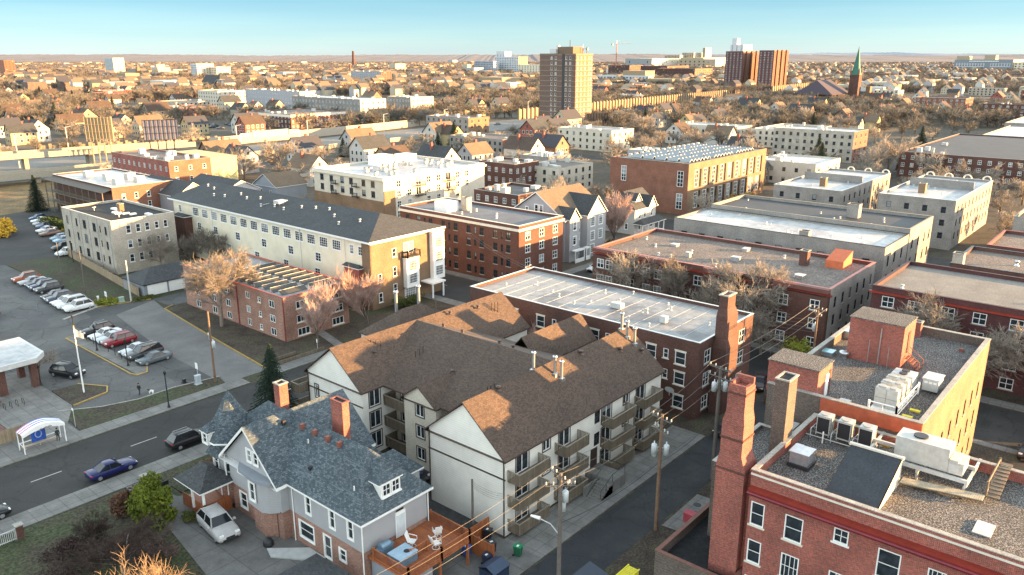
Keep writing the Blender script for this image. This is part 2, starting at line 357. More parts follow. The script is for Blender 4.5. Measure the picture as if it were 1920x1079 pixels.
STY={
 'sash':dict(m=WHITE,m2=CREAMT,ny=2,sill=1), 'sashd':dict(m=DARKM,m2=STONE,ny=2,sill=1,fw=.07),
 'dbl':dict(m=WHITE,m2=STONE,nx=2,ny=2,sill=1,bar=.08), 'dbld':dict(m=DARKM,m2=STONE,nx=2,ny=2,sill=1,bar=.07,fw=.06),
 'four':dict(m=WHITE,m2=WHITE,nx=2,ny=2,sill=1), 'nine':dict(m=WHITE,m2=WHITE,nx=4,ny=4,trim=1,bar=.05),
 'six':dict(m=WHITE,m2=WHITE,nx=2,ny=3,trim=1,bar=.05), 'big':dict(m=WHITE,m2=WHITE,nx=6,ny=4,fw=.12,bar=.05),
 'slide':dict(m=WHITE,nx=2,ny=1,fw=.07,bar=.1), 'slided':dict(m=WHITE,m2=BROWNM,nx=2,ny=1,fw=.07,trim=1,bar=.09),
 'trim':dict(m=WHITE,m2=WHITE,ny=2,trim=1), 'plaind':dict(m=DARKM,nx=1,ny=2,fw=.06), 'tri':dict(m=WHITE,m2=CREAMT,nx=3,ny=1,sill=1,bar=.08),
 'loft':dict(m=WHITE,nx=2,ny=4,fw=.12,bar=.09), 'bal':dict(m=DARKM,nx=1,ny=1,fw=.05,bar=.05),
 'eight':dict(m=WHITE,m2=WHITE,nx=4,ny=2,sill=1,bar=.04), 'up':dict(m=WHITE,m2=CREAMT,nx=1,ny=2,sill=1,lintel=1),
}
ROT={'A':-math.pi/2,'B':0,'C':math.pi/2,'D':math.pi}
def facepos(side,x0,y0,x1,y1,u,z):
    return {'A':(x0,u,z),'B':(u,y0,z),'C':(x1,u,z),'D':(u,y1,z)}[side]
def addwins(root,side,x0,y0,x1,y1,wins,sub=True,cnt=None):
    o0=ORG[root.name]
    for (u,z,w,h,st) in wins:
        p=facepos(side,x0,y0,x1,y1,u,z); fm,gm,am=winmesh(st,w,h); loc=(p[0]-o0[0],p[1]-o0[1],p[2]-o0[2])
        if sub:
            a=inst('window',fm,root,loc,ROT[side]); inst('pane',gm,a,(0,0,0))
        else: inst('window',am,root,loc,ROT[side])
def wallface(b,side,x0,y0,x1,y1,z0,z1,wins,m=0,rd=.13):
    lo,hi=(y0,y1) if side in 'AC' else (x0,x1)
    ops=[(u-w/2,z,u+w/2,z+h) for (u,z,w,h,st) in wins if u-w/2>lo+.01 and u+w/2<hi-.01 and z>z0 and z+h<z1]
    us=sorted(set([lo,hi]+[round(o[0],3) for o in ops]+[round(o[2],3) for o in ops]))
    zs=sorted(set([z0,z1]+[round(o[1],3) for o in ops]+[round(o[3],3) for o in ops]))
    def P(u,z,d=0):
        return {'A':(x0+d,u,z),'B':(u,y0+d,z),'C':(x1-d,u,z),'D':(u,y1-d,z)}[side]
    flip=side in 'AD'
    def q(a,bb,c,d,mm=m):
        if flip: b.quad(d,c,bb,a,mm)
        else: b.quad(a,bb,c,d,mm)
    for j in range(len(zs)-1):
        run=None; zc=(zs[j]+zs[j+1])/2
        for i in range(len(us)-1):
            uc=(us[i]+us[i+1])/2
            hole=any(o[0]<uc<o[2] and o[1]<zc<o[3] for o in ops)
            if not hole:
                if run is None: run=us[i]
            if (hole or i==len(us)-2) and run is not None:
                e=us[i] if hole else us[i+1]
                q(P(run,zs[j]),P(e,zs[j]),P(e,zs[j+1]),P(run,zs[j+1])); run=None
    for (a,c,e,g) in ops:
        q(P(a,c),P(a,g),P(a,g,rd),P(a,c,rd)); q(P(e,g),P(e,c),P(e,c,rd),P(e,g,rd)); q(P(a,c,rd),P(e,c,rd),P(e,c),P(a,c)); q(P(a,g),P(e,g),P(e,g,rd),P(a,g,rd))
        q(P(a,c,rd),P(e,c,rd),P(e,g,rd),P(a,g,rd))
def G(us,zs,w,h,st): return [(u,z,w,h,st) for u in us for z in zs]
def lin(a,b,n): return [a+(b-a)*i/(n-1) for i in range(n)] if n>1 else [(a+b)/2]
def flat(name,label,cat,x0,y0,x1,y1,h,wall,roofm,par=.8,capm=None,wins={},sub=True,group=None,wallB=None,cornice=None,z0=0,capw=.3,capo=.05):
    root=thing(name,label,cat,((x0+x1)/2,(y0+y1)/2,z0),group); b=MB()
    for s in 'ABCD': wallface(b,s,x0,y0,x1,y1,z0,h,wins.get(s,[]),1 if (wallB and s in 'B') else 0)
    t=capw; zr=h-par
    b.quad((x0+t,y0+t,zr),(x0+t,y0+t,h),(x1-t,y0+t,h),(x1-t,y0+t,zr)); b.quad((x0+t,y1-t,zr),(x1-t,y1-t,zr),(x1-t,y1-t,h),(x0+t,y1-t,h))
    b.quad((x0+t,y0+t,zr),(x0+t,y1-t,zr),(x0+t,y1-t,h),(x0+t,y0+t,h)); b.quad((x1-t,y0+t,zr),(x1-t,y0+t,h),(x1-t,y1-t,h),(x1-t,y1-t,zr))
    b.build('wall',[wall,wallB or wall],root)
    r=MB(); r.quad((x0+t,y0+t,zr),(x1-t,y0+t,zr),(x1-t,y1-t,zr),(x0+t,y1-t,zr)); r.build('roof',roofm,root)
    c=MB(); o=capo; ct=.07
    for (a,b_,c_,d) in ((x0-o,y0-o,x1+o,y0+t+o),(x0-o,y1-t-o,x1+o,y1+o),(x0-o,y0+t+o,x0+t+o,y1-t-o),(x1-t-o,y0+t+o,x1+o,y1-t-o)): c.box(a,b_,h+.003,c_,d,h+ct)
    c.build('coping',capm or STONE,root)
    if cornice:
        cm,cz,cd,ch,sides=cornice; k=MB()
        if 'A' in sides: k.box(x0-cd,y0-cd,cz,x0-.003,y1+cd,cz+ch)
        if 'B' in sides: k.box(x0+.003,y0-cd,cz,x1+cd,y0-.003,cz+ch)
        k.build('cornice',cm,root)
    for s,w in wins.items(): addwins(root,s,x0,y0,x1,y1,w,sub)
    return root
def chimney(root,x0,y0,x1,y1,z0,z1,m,name='chimney',cap=STONE):
    b=MB(); b.box(x0,y0,z0,x1,y1,z1-.12); b.box(x0-.07,y0-.07,z1-.117,x1+.07,y0+.12,z1,1); b.box(x0-.07,y1-.12,z1-.117,x1+.07,y1+.07,z1,1)
    b.box(x0-.07,y0+.123,z1-.117,x0+.12,y1-.123,z1,1); b.box(x1-.12,y0+.123,z1-.117,x1+.07,y1-.123,z1,1)
    b.box(x0+.12,y0+.12,z1-.115,x1-.12,y1-.12,z1-.1,2)
    return b.build(name,[m,cap,BLACKR],root)
def vent(root,x,y,z,h=.6,r=.12,m=None,name='roof_vent'):
    b=MB(); b.lathe(x,y,[(r*2,z),(r,z+h*.35),(r,z+h*.7),(r*1.8,z+h*.72),(r*1.6,z+h),(0.01,z+h*1.05)],8); return b.build(name,m or GALV,root)
def pipe(root,x,y,z,h,r=.06,m=None,name='vent_pipe'):
    b=MB(); b.cyl(x,y,z,z+h,r,6); return b.build(name,m or GALV,root)
def gableroof(root,x0,y0,x1,y1,ze,zr,axis,m,oh=.4,th=.14,trim=None,hip0=0,hip1=0):
    """pitched roof; axis = direction of the ridge; hip0/hip1 pull the ridge ends in"""
    b=MB(); X0,X1,Y0,Y1=x0-oh,x1+oh,y0-oh,y1+oh
    if axis=='x':
        mid=(Y0+Y1)/2; r0=(X0+hip0,mid,zr); r1=(X1-hip1,mid,zr)
        c=[(X0,Y0,ze),(X1,Y0,ze),(X1,Y1,ze),(X0,Y1,ze)]
    else:
        mid=(X0+X1)/2; r0=(mid,Y0+hip0,zr); r1=(mid,Y1-hip1,zr)
        c=[(X1,Y0,ze),(X1,Y1,ze),(X0,Y1,ze),(X0,Y0,ze)]
    dn=lambda p:(p[0],p[1],p[2]-th)
    b.quad(c[0],c[1],r1,r0); b.quad(c[2],c[3],r0,r1)
    if hip1: b.poly([c[1],c[2],r1])
    if hip0: b.poly([c[3],c[0],r0])
    b.quad(dn(c[0]),dn(c[1]),c[1],c[0],1); b.quad(dn(c[2]),dn(c[3]),c[3],c[2],1)
    if not hip1: b.quad(dn(c[1]),dn(r1),r1,c[1],1); b.quad(dn(r1),dn(c[2]),c[2],r1,1)
    else: b.quad(dn(c[1]),dn(c[2]),c[2],c[1],1)
    if not hip0: b.quad(dn(c[3]),dn(r0),r0,c[3],1); b.quad(dn(r0),dn(c[0]),c[0],r0,1)
    else: b.quad(dn(c[3]),dn(c[0]),c[0],c[3],1)
    b.quad(dn(c[3]),dn(c[2]),dn(c[1]),dn(c[0]),1)
    return b.build('roof',[m,trim or WHITE],root)
def walls(root,x0,y0,x1,y1,z0,z1,m,wins={},gax=None,zr=None,sub=True,m2=None,name='wall'):
    b=MB()
    for s in 'ABCD': wallface(b,s,x0,y0,x1,y1,z0,z1,wins.get(s,[]))
    if gax=='x':
        mid=(y0+y1)/2; b.poly([(x0,y1,z1),(x0,y0,z1),(x0,mid,zr)]); b.poly([(x1,y0,z1),(x1,y1,z1),(x1,mid,zr)])
    if gax=='y':
        mid=(x0+x1)/2; b.poly([(x0,y0,z1),(x1,y0,z1),(mid,y0,zr)]); b.poly([(x1,y1,z1),(x0,y1,z1),(mid,y1,zr)])
    o=b.build(name,m,root)
    for s,w in wins.items(): addwins(root,s,x0,y0,x1,y1,w,sub)
    return o
SKYS=1.62; SUNS=29.0
# ================================================================ camera, light
cam=bpy.data.cameras.new('camera'); co=bpy.data.objects.new('camera',cam); COL.objects.link(co)
cam.sensor_width=36; cam.lens=1490/1920*36; cam.clip_start=.5; cam.clip_end=60000
co.location=(0,0,45); co.rotation_euler=(R(90-16.257),0,R(40.4-90)); scene.camera=co
w=bpy.data.worlds.new('World'); scene.world=w; w.use_nodes=True; nt=w.node_tree
sky=nt.nodes.new('ShaderNodeTexSky'); sky.sky_type='NISHITA'; sky.sun_disc=False
SEL=R(6.8); SAZ=math.atan2(.533,-.846)
sky.sun_elevation=SEL; sky.sun_rotation=SAZ; sky.altitude=100; sky.air_density=1.0; sky.dust_density=.3; sky.ozone_density=3.0
bg=nt.nodes['Background']; bg.inputs[1].default_value=SKYS
gm=nt.nodes.new('ShaderNodeGamma'); gm.inputs[1].default_value=.5; nt.links.new(sky.outputs[0],gm.inputs[0])
wtc=nt.nodes.new('ShaderNodeTexCoord'); wsp=nt.nodes.new('ShaderNodeSeparateXYZ'); nt.links.new(wtc.outputs['Generated'],wsp.inputs[0])
wr=nt.nodes.new('ShaderNodeValToRGB'); nt.links.new(wsp.outputs[2],wr.inputs[0]); e=wr.color_ramp.elements   # low band dimmed to pale blue; dome above it boosted as added fill light
e[0].position=0; e[0].color=(.315,.4,.55,1); e[1].position=1; e[1].color=(.9,.76,.62,1); k_=e.new(.018); k_.color=(.265,.37,.485,1); k_=e.new(.072); k_.color=(.145,.25,.33,1); k_=e.new(.14); k_.color=(2.15,1.7,1.42,1); k_=e.new(.42); k_.color=(1.72,1.34,1.05,1)
sm=nt.nodes.new('ShaderNodeMix'); sm.data_type='RGBA'; sm.blend_type='MULTIPLY'; sm.inputs[0].default_value=1.0
nt.links.new(gm.outputs[0],sm.inputs[6]); nt.links.new(wr.outputs[0],sm.inputs[7])
hm=nt.nodes.new('ShaderNodeMapping'); hm.inputs['Scale'].default_value=(2.2,2.2,30); nt.links.new(wtc.outputs['Generated'],hm.inputs[0]); hn=nt.nodes.new('ShaderNodeTexNoise'); hn.inputs['Scale'].default_value=1.6; hn.inputs['Detail'].default_value=5; nt.links.new(hm.outputs[0],hn.inputs['Vector'])
hr=nt.nodes.new('ShaderNodeValToRGB'); nt.links.new(hn.outputs[0],hr.inputs[0]); hr.color_ramp.elements[0].position=.35; hr.color_ramp.elements[0].color=(.95,.97,.985,1); hr.color_ramp.elements[1].position=.7; hr.color_ramp.elements[1].color=(1.06,1.035,1.015,1)   # thin uneven haze
s2_=nt.nodes.new('ShaderNodeMix'); s2_.data_type='RGBA'; s2_.blend_type='MULTIPLY'; s2_.inputs[0].default_value=1.0; nt.links.new(sm.outputs[2],s2_.inputs[6]); nt.links.new(hr.outputs[0],s2_.inputs[7]); nt.links.new(s2_.outputs[2],bg.inputs[0])
sl=bpy.data.lights.new('sun','SUN'); sl.energy=SUNS; sl.angle=R(.55); sl.color=(1,.57,.22)
so=bpy.data.objects.new('sun',sl); COL.objects.link(so); so.location=(60,-100,90)
sd=Vector((.533*math.cos(SEL),-.846*math.cos(SEL),math.sin(SEL))); so.rotation_euler=sd.to_track_quat('Z','Y').to_euler()
scene.view_settings.view_transform='Standard'; scene.view_settings.look='None'; scene.view_settings.exposure=0
scene.cycles.max_bounces=5; scene.cycles.diffuse_bounces=3; scene.cycles.glossy_bounces=2; scene.cycles.transparent_max_bounces=4
# ================================================================ the ground and the streets
surf('ground',rect(-3000,-3000,14000,14000),0,FARG)
surf('lawn',rect(-10,42,110,400),.012,GRASS)
surf('dirt_yard',rect(45,-40,330,84),.014,DIRT)
def road(x0,y0,x1,y1,m=ASPH,z=.02): return surf('road',rect(x0,y0,x1,y1),z,m)
road(-60,85,640,96.5)                       # avenue beside the car park
road(104,-120,116,84.99); road(104,96.51,116,330)
road(188,-60,200,84.99); road(188,96.51,200,320)
road(300,40,311,84.99); road(300,96.51,311,320)
road(-60,198.5,103.9,208.5); road(116.1,198.5,187.9,208.5)
road(-20,-2,103.9,9)
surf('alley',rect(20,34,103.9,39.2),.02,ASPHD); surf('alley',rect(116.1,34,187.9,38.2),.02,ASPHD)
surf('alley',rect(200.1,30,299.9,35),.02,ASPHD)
def walk(x0,y0,x1,y1,h=.13): return surf('sidewalk',rect(x0,y0,x1,y1),.0,SIDEW,h)
walk(-40,96.8,56,99.4); walk(60.5,96.8,103.6,99.4); walk(116.4,96.8,187.6,99.4); walk(-40,81.6,103.6,84.7); walk(116.4,82.4,187.6,84.7)
walk(116.4,99.5,118.6,198); walk(101.2,99.5,103.6,198); walk(102.3,-60,103.6,81.5); walk(116.4,39,118.6,82.3); walk(116.4,-40,118.6,33)
walk(39,39.4,83,44,.1)
b=MB()
for x in range(-30,600,11): b.box(x,90.65,.021,x+3.2,90.78,.027)
for y in list(range(-40,80,11))+list(range(100,300,11)): b.box(109.95,y,.021,110.08,y+3.2,.027)
tag(b.build('lane_marking',plain('lane_paint',(.45,.44,.38),.7,0,.3,2)),kind='structure')
# car park
surf('parking_lot',[(18,99.42),(60.4,99.42),(64.9,139.4),(66.5,147),(57.5,150.5),(57.5,198.4),(10,198.4),(10,99.42)],.025,LOT)
surf('parking_lot',rect(66.5,140.6,80,147.6),.028,LOT)
surf('parking_lot',rect(66,198,96,262),.026,ASPH)
surf('parking_lot',rect(10,208.6,66,262),.026,ASPH)
surf('driveway',[(59,99.45),(60.4,99.45),(64.9,139.4),(66.4,146.8),(57.6,143),(54,118),(53.4,99.45)],.032,plain('pale_asphalt',(.155,.15,.145),.9,0,.3,.2,9))
def strip(name,pts,w,h,m,kind='structure',z=.02):
    b=MB()
    for i in range(len(pts)-1):
        a=Vector((*pts[i],0)); c=Vector((*pts[i+1],0)); d=(c-a).normalized(); n=Vector((-d.y,d.x,0))*(w/2); e=d*(w*.45)
        b.slab([tuple(a-e-n)[:2],tuple(c+e-n)[:2],tuple(c+e+n)[:2],tuple(a-e+n)[:2]],z+.001*i,z+h+.001*i)
    return tag(b.build(name,m),kind=kind)
surf('grass_verge',[(33.8,99.45),(53.6,99.45),(54.2,102.2),(48,103.4),(43,103.2),(38.5,104.6),(34.2,107.5)],.03,GRASS,.09)
strip('kerb',[(54.3,102.3),(48,103.5),(43,103.3),(38.5,104.7),(34.3,107.6)],.16,.14,CONC)
surf('planting_bed',[(36.2,108),(41.2,109.2),(42,111),(39.8,115),(36.4,115.4)],.03,DIRT,.09)
strip('kerb',[(36.4,107.9),(41.2,109),(42.1,111),(39.8,115.1)],.2,.17,YELLOW)
surf('traffic_island',[(46.9,112),(48.3,112.2),(49.2,114),(48.6,136.6),(46.6,136.4)],.03,SIDEW,.1)
strip('kerb',[(49.3,114),(48.3,112),(46.9,111.9),(46.4,113),(46.5,136.6),(48.7,136.8)],.2,.15,YELLOW)
strip('kerb',[(60.5,99.5),(62.1,115),(65,139.7),(67,140.6)],.2,.16,YELLOW)
surf('lawn',[(60.7,99.45),(101,99.45),(101,106),(84,107),(69,107),(69.2,140.2),(65.3,139.6),(62.3,115)],.03,DIRT,.07)
surf('grass_verge',[(57.8,150.3),(66,147.8),(68,165),(69.6,196),(57.8,197)],.03,GRASS,.08)
strip('kerb',[(57.4,150.4),(66.2,147.6)],.2,.16,YELLOW); strip('kerb',[(50.5,147.4),(57.2,150.3),(57.6,152)],.5,.13,CONC)
surf('plaza',rect(18,99.45,33.6,103),.03,SIDEW,.08); surf('plaza',[(28,103),(33.7,103),(36.2,108),(36.1,127),(31,127),(28,112)],.032,SIDEW,.09)
surf('plaza',[(18,104.5),(27.9,104.5),(27.9,112),(30.9,126.9),(18,126.9)],.03,PAVR,.09)
surf('grass_verge',rect(18,103.02,27.9,104.48),.03,GRASS,.08)
# gardens in front
surf('garden',rect(-10,44,34.5,81.4),.03,GRASS,.05)
surf('driveway',[(31.2,81.5),(30.9,73.6),(29,61),(26,47),(37.6,47),(37.6,61.5),(37,66),(36,74),(33.9,75.6),(33.6,81.5)],.09,DRIVE,.02)
surf('patio',[(37.7,39.5),(50.5,39.5),(50.5,47.4),(37.7,47.4)],.09,DRIVE,.03)
surf('garden',[(46,49),(50.9,47.5),(56,56),(56.5,66),(50,67),(46,60)],.09,plain('dark_courtyard_ground',(.05,.05,.05),.9,0,.4,1,5),.02)
surf('garden',rect(34.6,76,52,81.5),.06,GRASS,.05)
surf('dirt_strip',rect(45,29.9,104,33.9),.027,DIRT); surf('concrete_slab',[(62.5,33.6),(70.1,33.7),(70.3,30.4),(62.9,30.3)],.05,SIDEW,.05)
# ================================================================ brown-roofed apartment building (three wings)
A=thing('apartment_building','three-storey cream apartment building with brown shingle roofs and wooden balconies beside the alley','apartment building',(65,60,0))
ZE,ZR=8.35,12.8
fz=[(u,7.0,.001) for u in ()]
zf=[.75,3.4,6.05]
bw=[]
for x,w in ((53.6,1.9),(60.4,1.9),(68.2,1.9),(75.3,1.9)):
    for z in zf: bw.append((x,z,w,2.05,'slided'))
for z in zf[1:]: bw.append((57.4,z+.75,1.2,1.15,'slided')); bw.append((72.2,z+.75,1.2,1.15,'slided')); bw.append((66.4,z+.4,1.0,1.5,'plaind'))
walls(A,51,44.3,80,54.6,0,8.5,SIDW,{'B':bw,'D':G([55,60,66,72],[1.2,3.9],1.3,1.4,'slided')},'x',12.6)
gableroof(A,51,44.3,80,54.6,8.3,12.85,'x',SH_BRN,.35,.16,BROWNM)
b=MB(); b.box(50.93,44.2,6.1,50.995,54.7,6.24); b.cyl(50.9,44.35,.1,8.3,.07,6); b.cyl(50.9,54.5,.1,8.3,.07,6); b.build('trim_board',BROWNM,A)
# back wing
walls(A,52.4,67.0,82,77.2,0,8.5,SIDW,{'A':[(75.6,5.2,.7,1.7,'slided'),(75.6,2.4,.7,1.7,'slided')],'B':G([54.2],zf,1.6,2.0,'slided')},'x',12.3)
gableroof(A,52.4,67.0,82,77.2,8.3,12.5,'x',SH_BRN,.35,.16,BROWNM)
b=MB(); b.box(52.33,66.9,6.3,52.395,77.3,6.44); b.cyl(52.3,77.1,.1,8.3,.07,6); b.build('trim_board',BROWNM,A)
# connecting wing, hipped small gable to the courtyard
cw=G([64.9],zf,1.9,2.05,'slided')+G([56.2],zf,1.3,2.05,'slided')
walls(A,57.2,54.7,76,66.9,0,8.45,STUCW,{'A':cw})
b=MB(); e=.16
def slope(p,q,r_,s): b.quad(p,q,r_,s); b.quad(*[(v[0],v[1],v[2]-e) for v in (s,r_,q,p)],1)
slope((55.3,49.3,8.3),(65.8,49.3,12.45),(65.8,72,12.45),(55.3,72,8.3)); slope((76.4,72,8.3),(65.8,72,12.45),(65.8,49.3,12.45),(76.4,49.3,8.3))
b.quad((55.3,54.6,8.3),(55.3,67,8.3),(55.3,67,8.1),(55.3,54.6,8.1),1)
b.build('roof',[SH_BRN,BROWNM],A)
walls(A,54.9,57.6,57.19,62.7,0,8.3,STUCW,{'A':G([60.15],[1.2,3.9,6.5],1.3,1.45,'slided')})
b=MB(); b.poly([(54.9,62.7,8.3),(54.9,57.6,8.3),(54.9,60.15,10.1)]); b.build('gable',STUCW,A)
gableroof(A,54.9,57.6,61.5,62.7,8.2,10.25,'x',SH_BRN,.3,.15,BROWNM)
# small cross gables on the far side and the hipped stair roof
walls(A,72,57,84,62,0,8.3,STUCW); gableroof(A,72,57,84,62,8.3,11.4,'x',SH_BRN,.3,.15,BROWNM)
walls(A,66.5,77.3,79,84.4,0,7.9,STUCW,{'A':G([80.5],[1.2,3.9],1.3,1.4,'slided')}); gableroof(A,66.5,77.3,79,84.0,7.9,10.9,'x',SH_BRN,.5,.15,BROWNM,5,5)
# balconies
def balcony(x0,y0,x1,y1,z,open_side):
    f=MB(); f.box(x0,y0,z-.22,x1,y1,z); o=f.build('balcony',WOODB,A); o['label']='wooden balcony with slatted railing'
    r=MB(); h=1.05
    def pan(a,c):
        dx,dy=c[0]-a[0],c[1]-a[1]; l=math.hypot(dx,dy); ux,uy=dx/l,dy/l; n=int(l/.16); nx,ny=-uy*.02,ux*.02
        for i in range(n+1):
            t=i*l/n; px,py=a[0]+ux*t,a[1]+uy*t; r.box(px-.05 if abs(ux)>.5 else px-.018,py-.05 if abs(uy)>.5 else py-.018,z-.16,px+.05 if abs(ux)>.5 else px+.018,py+.05 if abs(uy)>.5 else py+.018,z+h-.05)
        r.box(min(a[0],c[0])-.06,min(a[1],c[1])-.06,z+h-.05,max(a[0],c[0])+.06,max(a[1],c[1])+.06,z+h+.03,1)
    if open_side=='D': pan((x0,y0),(x1,y0)); pan((x0,y1-.03),(x0,y0+.1)); pan((x1,y0+.1),(x1,y1-.03))
    else: pan((x0,y0),(x0,y1)); pan((x1-.03,y0),(x0+.1,y0)); pan((x0+.1,y1),(x1-.03,y1))
    r.build('railing',[WOODB,plain('railing_cap',(.24,.2,.15),.8,0,.2)],o)
for i,(x0,x1) in enumerate(((51.4,56.05),(58.8,62.75),(66.9 if 0 else 67.3,72.0),(74.0,77.9))):
    for z in zf: balcony(x0,42.8,x1,44.28,z-.04,'D')
for z in zf: balcony(55.4,62.9,57.18,66.8,z-.04,'C'); balcony(55.4,54.9,57.18,57.45,z-.04,'C')
for z in (3.4,6.05): balcony(50.9,77.25,53.6,78.7,z-.2,'C')
# entrance stairs
b=MB()
for i in range(6): b.box(62.3+i*.32,40.6,.1,65.0,42.6,.1+.2*(i+1)-.002*i) if 0 else b.box(62.0+i*.33,40.7,.1,64.4,42.3,.28+.19*i)
b.box(64.4,40.7,.1,66.9,44.28,1.42); b.box(61.8,42.5,.1,64.35,42.75,1.2); b.build('entrance_stairs',SIDEW,A)
b=MB()
for x,z in ((62.2,.3),(63.2,.85),(64.4,1.42),(66.8,1.42)): b.cyl(x,40.75,z,z+.95,.03,6)
b.tube([(62.2,40.75,1.25),(64.4,40.75,2.35),(66.8,40.75,2.35),(66.8,42.9,2.35)],.035,n=6); b.tube([(62.2,42.25,1.25),(64.4,42.25,2.35),(64.4,44,2.35)],.035,n=6)
b.build('stair_railing',DARKM,A)
b=MB(); b.box(65.3,44.22,1.43,66.5,44.29,3.6); b.build('door',plain('dark_door',(.05,.03,.025),.5),A)
# roof pipes and flues
def slz(x,y):  # height of the front wing's roof
    return 12.85-(abs(y-49.45)/5.5)*4.55
for (x,y) in ((62.2,49.9),(63.9,48.3),(64.3,47.7),(79.1,49.6),(80.0 if 0 else 78.6,48.5),(78.9,47.6)):
    z=slz(x,y); b=MB(); b.cyl(x,y,z-.1,z+1.9,.17,10); b.lathe(x,y,[(.17,z+1.9),(.27,z+1.92),(.27,z+2.12),(.1,z+2.2)],10); b.box(x-.3,y-.3,z-.25,x+.3,y+.3,z+.12); b.build('flue',GALV,A)
for (x,y) in ((55.6,49.1),(69.6,48.9),(75.8,47.6),(80.2-1.2,46.6)):
    z=slz(x,y); vent(A,x,y,z-.05,.5,.16,BROWNM)
for (x,y) in ((56.9,51.8),(57.2,51.6),(57.5,51.4),(60.4,66.6),(60.9,66.4),(61.4,66.3),(73,53.2),(73.4,53.2),(73.8,53.2)):
    zz=slz(x,y) if y<55 else 8.3+(x-55.3)*.395; pipe(A,x,y,zz-.1,.95,.06,BROWNM)
for (x,y) in ((57.6,71.3),(58.0,70.9),(58.4,70.5)): pipe(A,x,y,11.4-(71.9-y)*.3,1.0,.06,BROWNM)
for (x,y) in ((78.2,70.2),(78.6,70.0),(79,69.8)): pipe(A,x,y,10.7,1.5,.07,BROWNM)
for (x,y,z) in ((66.6,68,12.2),(66.4,64.5,12.25),(67,59,12.0),(66.6,56.5,12.1),(60,60,10.1),(57,70,10.8),(71,71.2,12.1),(76,70.8,11.8)): vent(A,x,y,z,.42,.15,BROWNM)
for (x,y) in ((72.2,83.3),(76.3,83.0)): b=MB(); z=8.2; b.cyl(x,y,z,z+4.2,.24,10); b.lathe(x,y,[(.24,z+4.2),(.36,z+4.22),(.36,z+4.5),(.1,z+4.6)],10); b.build('flue',GALV,A)
for (x,y,z) in ((53.5,72.5,12.2),): pass
# ================================================================ blue-roofed Victorian house
V=thing('victorian_house','grey Victorian house with blue-grey shingle roofs, corner turret and orange rear deck','house',(41,62,0))
VB=BR_PNK
b=MB()
def vwall(x0,y0,x1,y1,z0,z1,m,w={}): return walls(V,x0,y0,x1,y1,z0,z1,m,w)
vwall(37.5,49.0,45.1,73.5,0,3.15,VB,{'A':[(52.0,1.0,.9,1.2,'trim'),(54.2,.35,1.0,2.3,'trim'),(57.4,.9,2.2,1.7,'trim')],'B':[(39.2,.9,1.1,1.4,'trim')]})
vwall(37.45,48.95,45.15,73.5,3.16,6.35,SIDG,{'A':[(50.6,3.9,.75,2.0,'trim'),(53.2,3.9,.75,2.0,'trim'),(56.8,3.9,.75,2.0,'trim')],'B':[(41.8,3.55,.9,2.05,'bal')]})
# front cross wing with its bay
vwall(36.7,60.0,47.2,68.8,0,3.15,VB,{'A':[(62.2,.9,1.0,1.9,'trim'),(66.9,.9,1.2,1.7,'trim')]})
vwall(36.6,59.9,47.25,68.9,3.16,6.5,SIDG,{'A':[(66.6,4.9,1.4,.7,'trim')]})
vb=MB(); vb.slab([(36.6,60.3),(36.6,65.4),(35.7,64.3),(35.5,61.6),(35.9,60.9)],3.0,6.3); vb.build('bay',SIDG,V)
addwins(V,'A',35.42,0,0,0,[(62.9,3.9,.85,1.9,'trim')])
vb=MB(); vb.slab([(36.62,60.9),(36.62,65.0),(36.1,64.1),(35.9,62.0)],0,2.99); vb.build('bay',VB,V)
vb=MB(); vb.poly([(36.25,68.9,6.5),(36.25,59.9,6.5),(36.25,64.4,10.7)]); vb.box(36.2,59.8,6.45,36.6,69.0,6.6); vb.build('gable',SIDG,V)
vb=MB(); vb.slab([(36.2,60.0),(36.2,66.2),(35.3,64.9),(35.05,61.8),(35.5,60.4)],6.28,6.6); vb.build('bay_roof',SIDG2,V)
addwins(V,'A',36.15,0,0,0,[(64.1,7.3,.75,1.3,'trim'),(63.0,7.3,.75,1.3,'trim')])
gableroof(V,36.4,59.9,47.3,68.9,6.3,11.0,'x',SH_BLU,.55,.34,WHITE)
vb=MB(); vb.poly([(47.25,59.9,6.4),(47.25,68.9,6.4),(47.25,64.4,10.7)]); vb.build('gable',SIDG,V)
gableroof(V,37.5,49.0,45.1,73.3,6.3,10.75,'y',SH_BLU,.5,.2,WHITE,4.0,5.5)
# side bump with its own hip, on the courtyard side
vwall(45.1,53.2,48.2,57.0,0,5.5,SIDG,{'B':[(46.8,3.2,.9,1.4,'trim')]}); gableroof(V,43.5,53.2,48.2,57.0,5.6,7.6,'x',SH_BLU,.35,.15,WHITE,.1,2.0)
vwall(45.1,57.1,46.6,60,0,5.8,SIDG); gableroof(V,43.0,57.1,46.6,60.5,6.2,8.6,'x',SH_BLU,.3,.15,WHITE,.1,2.0)
# dormer on the near hip
vb=MB(); vb.box(40.0,49.3,7.2,42.3,51.4,8.7); vb.build('dormer',WHITE,V)
gableroof(V,40.0,49.4,42.3,52.3,8.7,9.9,'y',SH_BLU,.25,.12,WHITE,1.2,.01)
addwins(V,'B',0,49.2,0,0,[(40.62,7.35,.95,1.2,'four'),(41.7,7.35,.95,1.2,'four')])
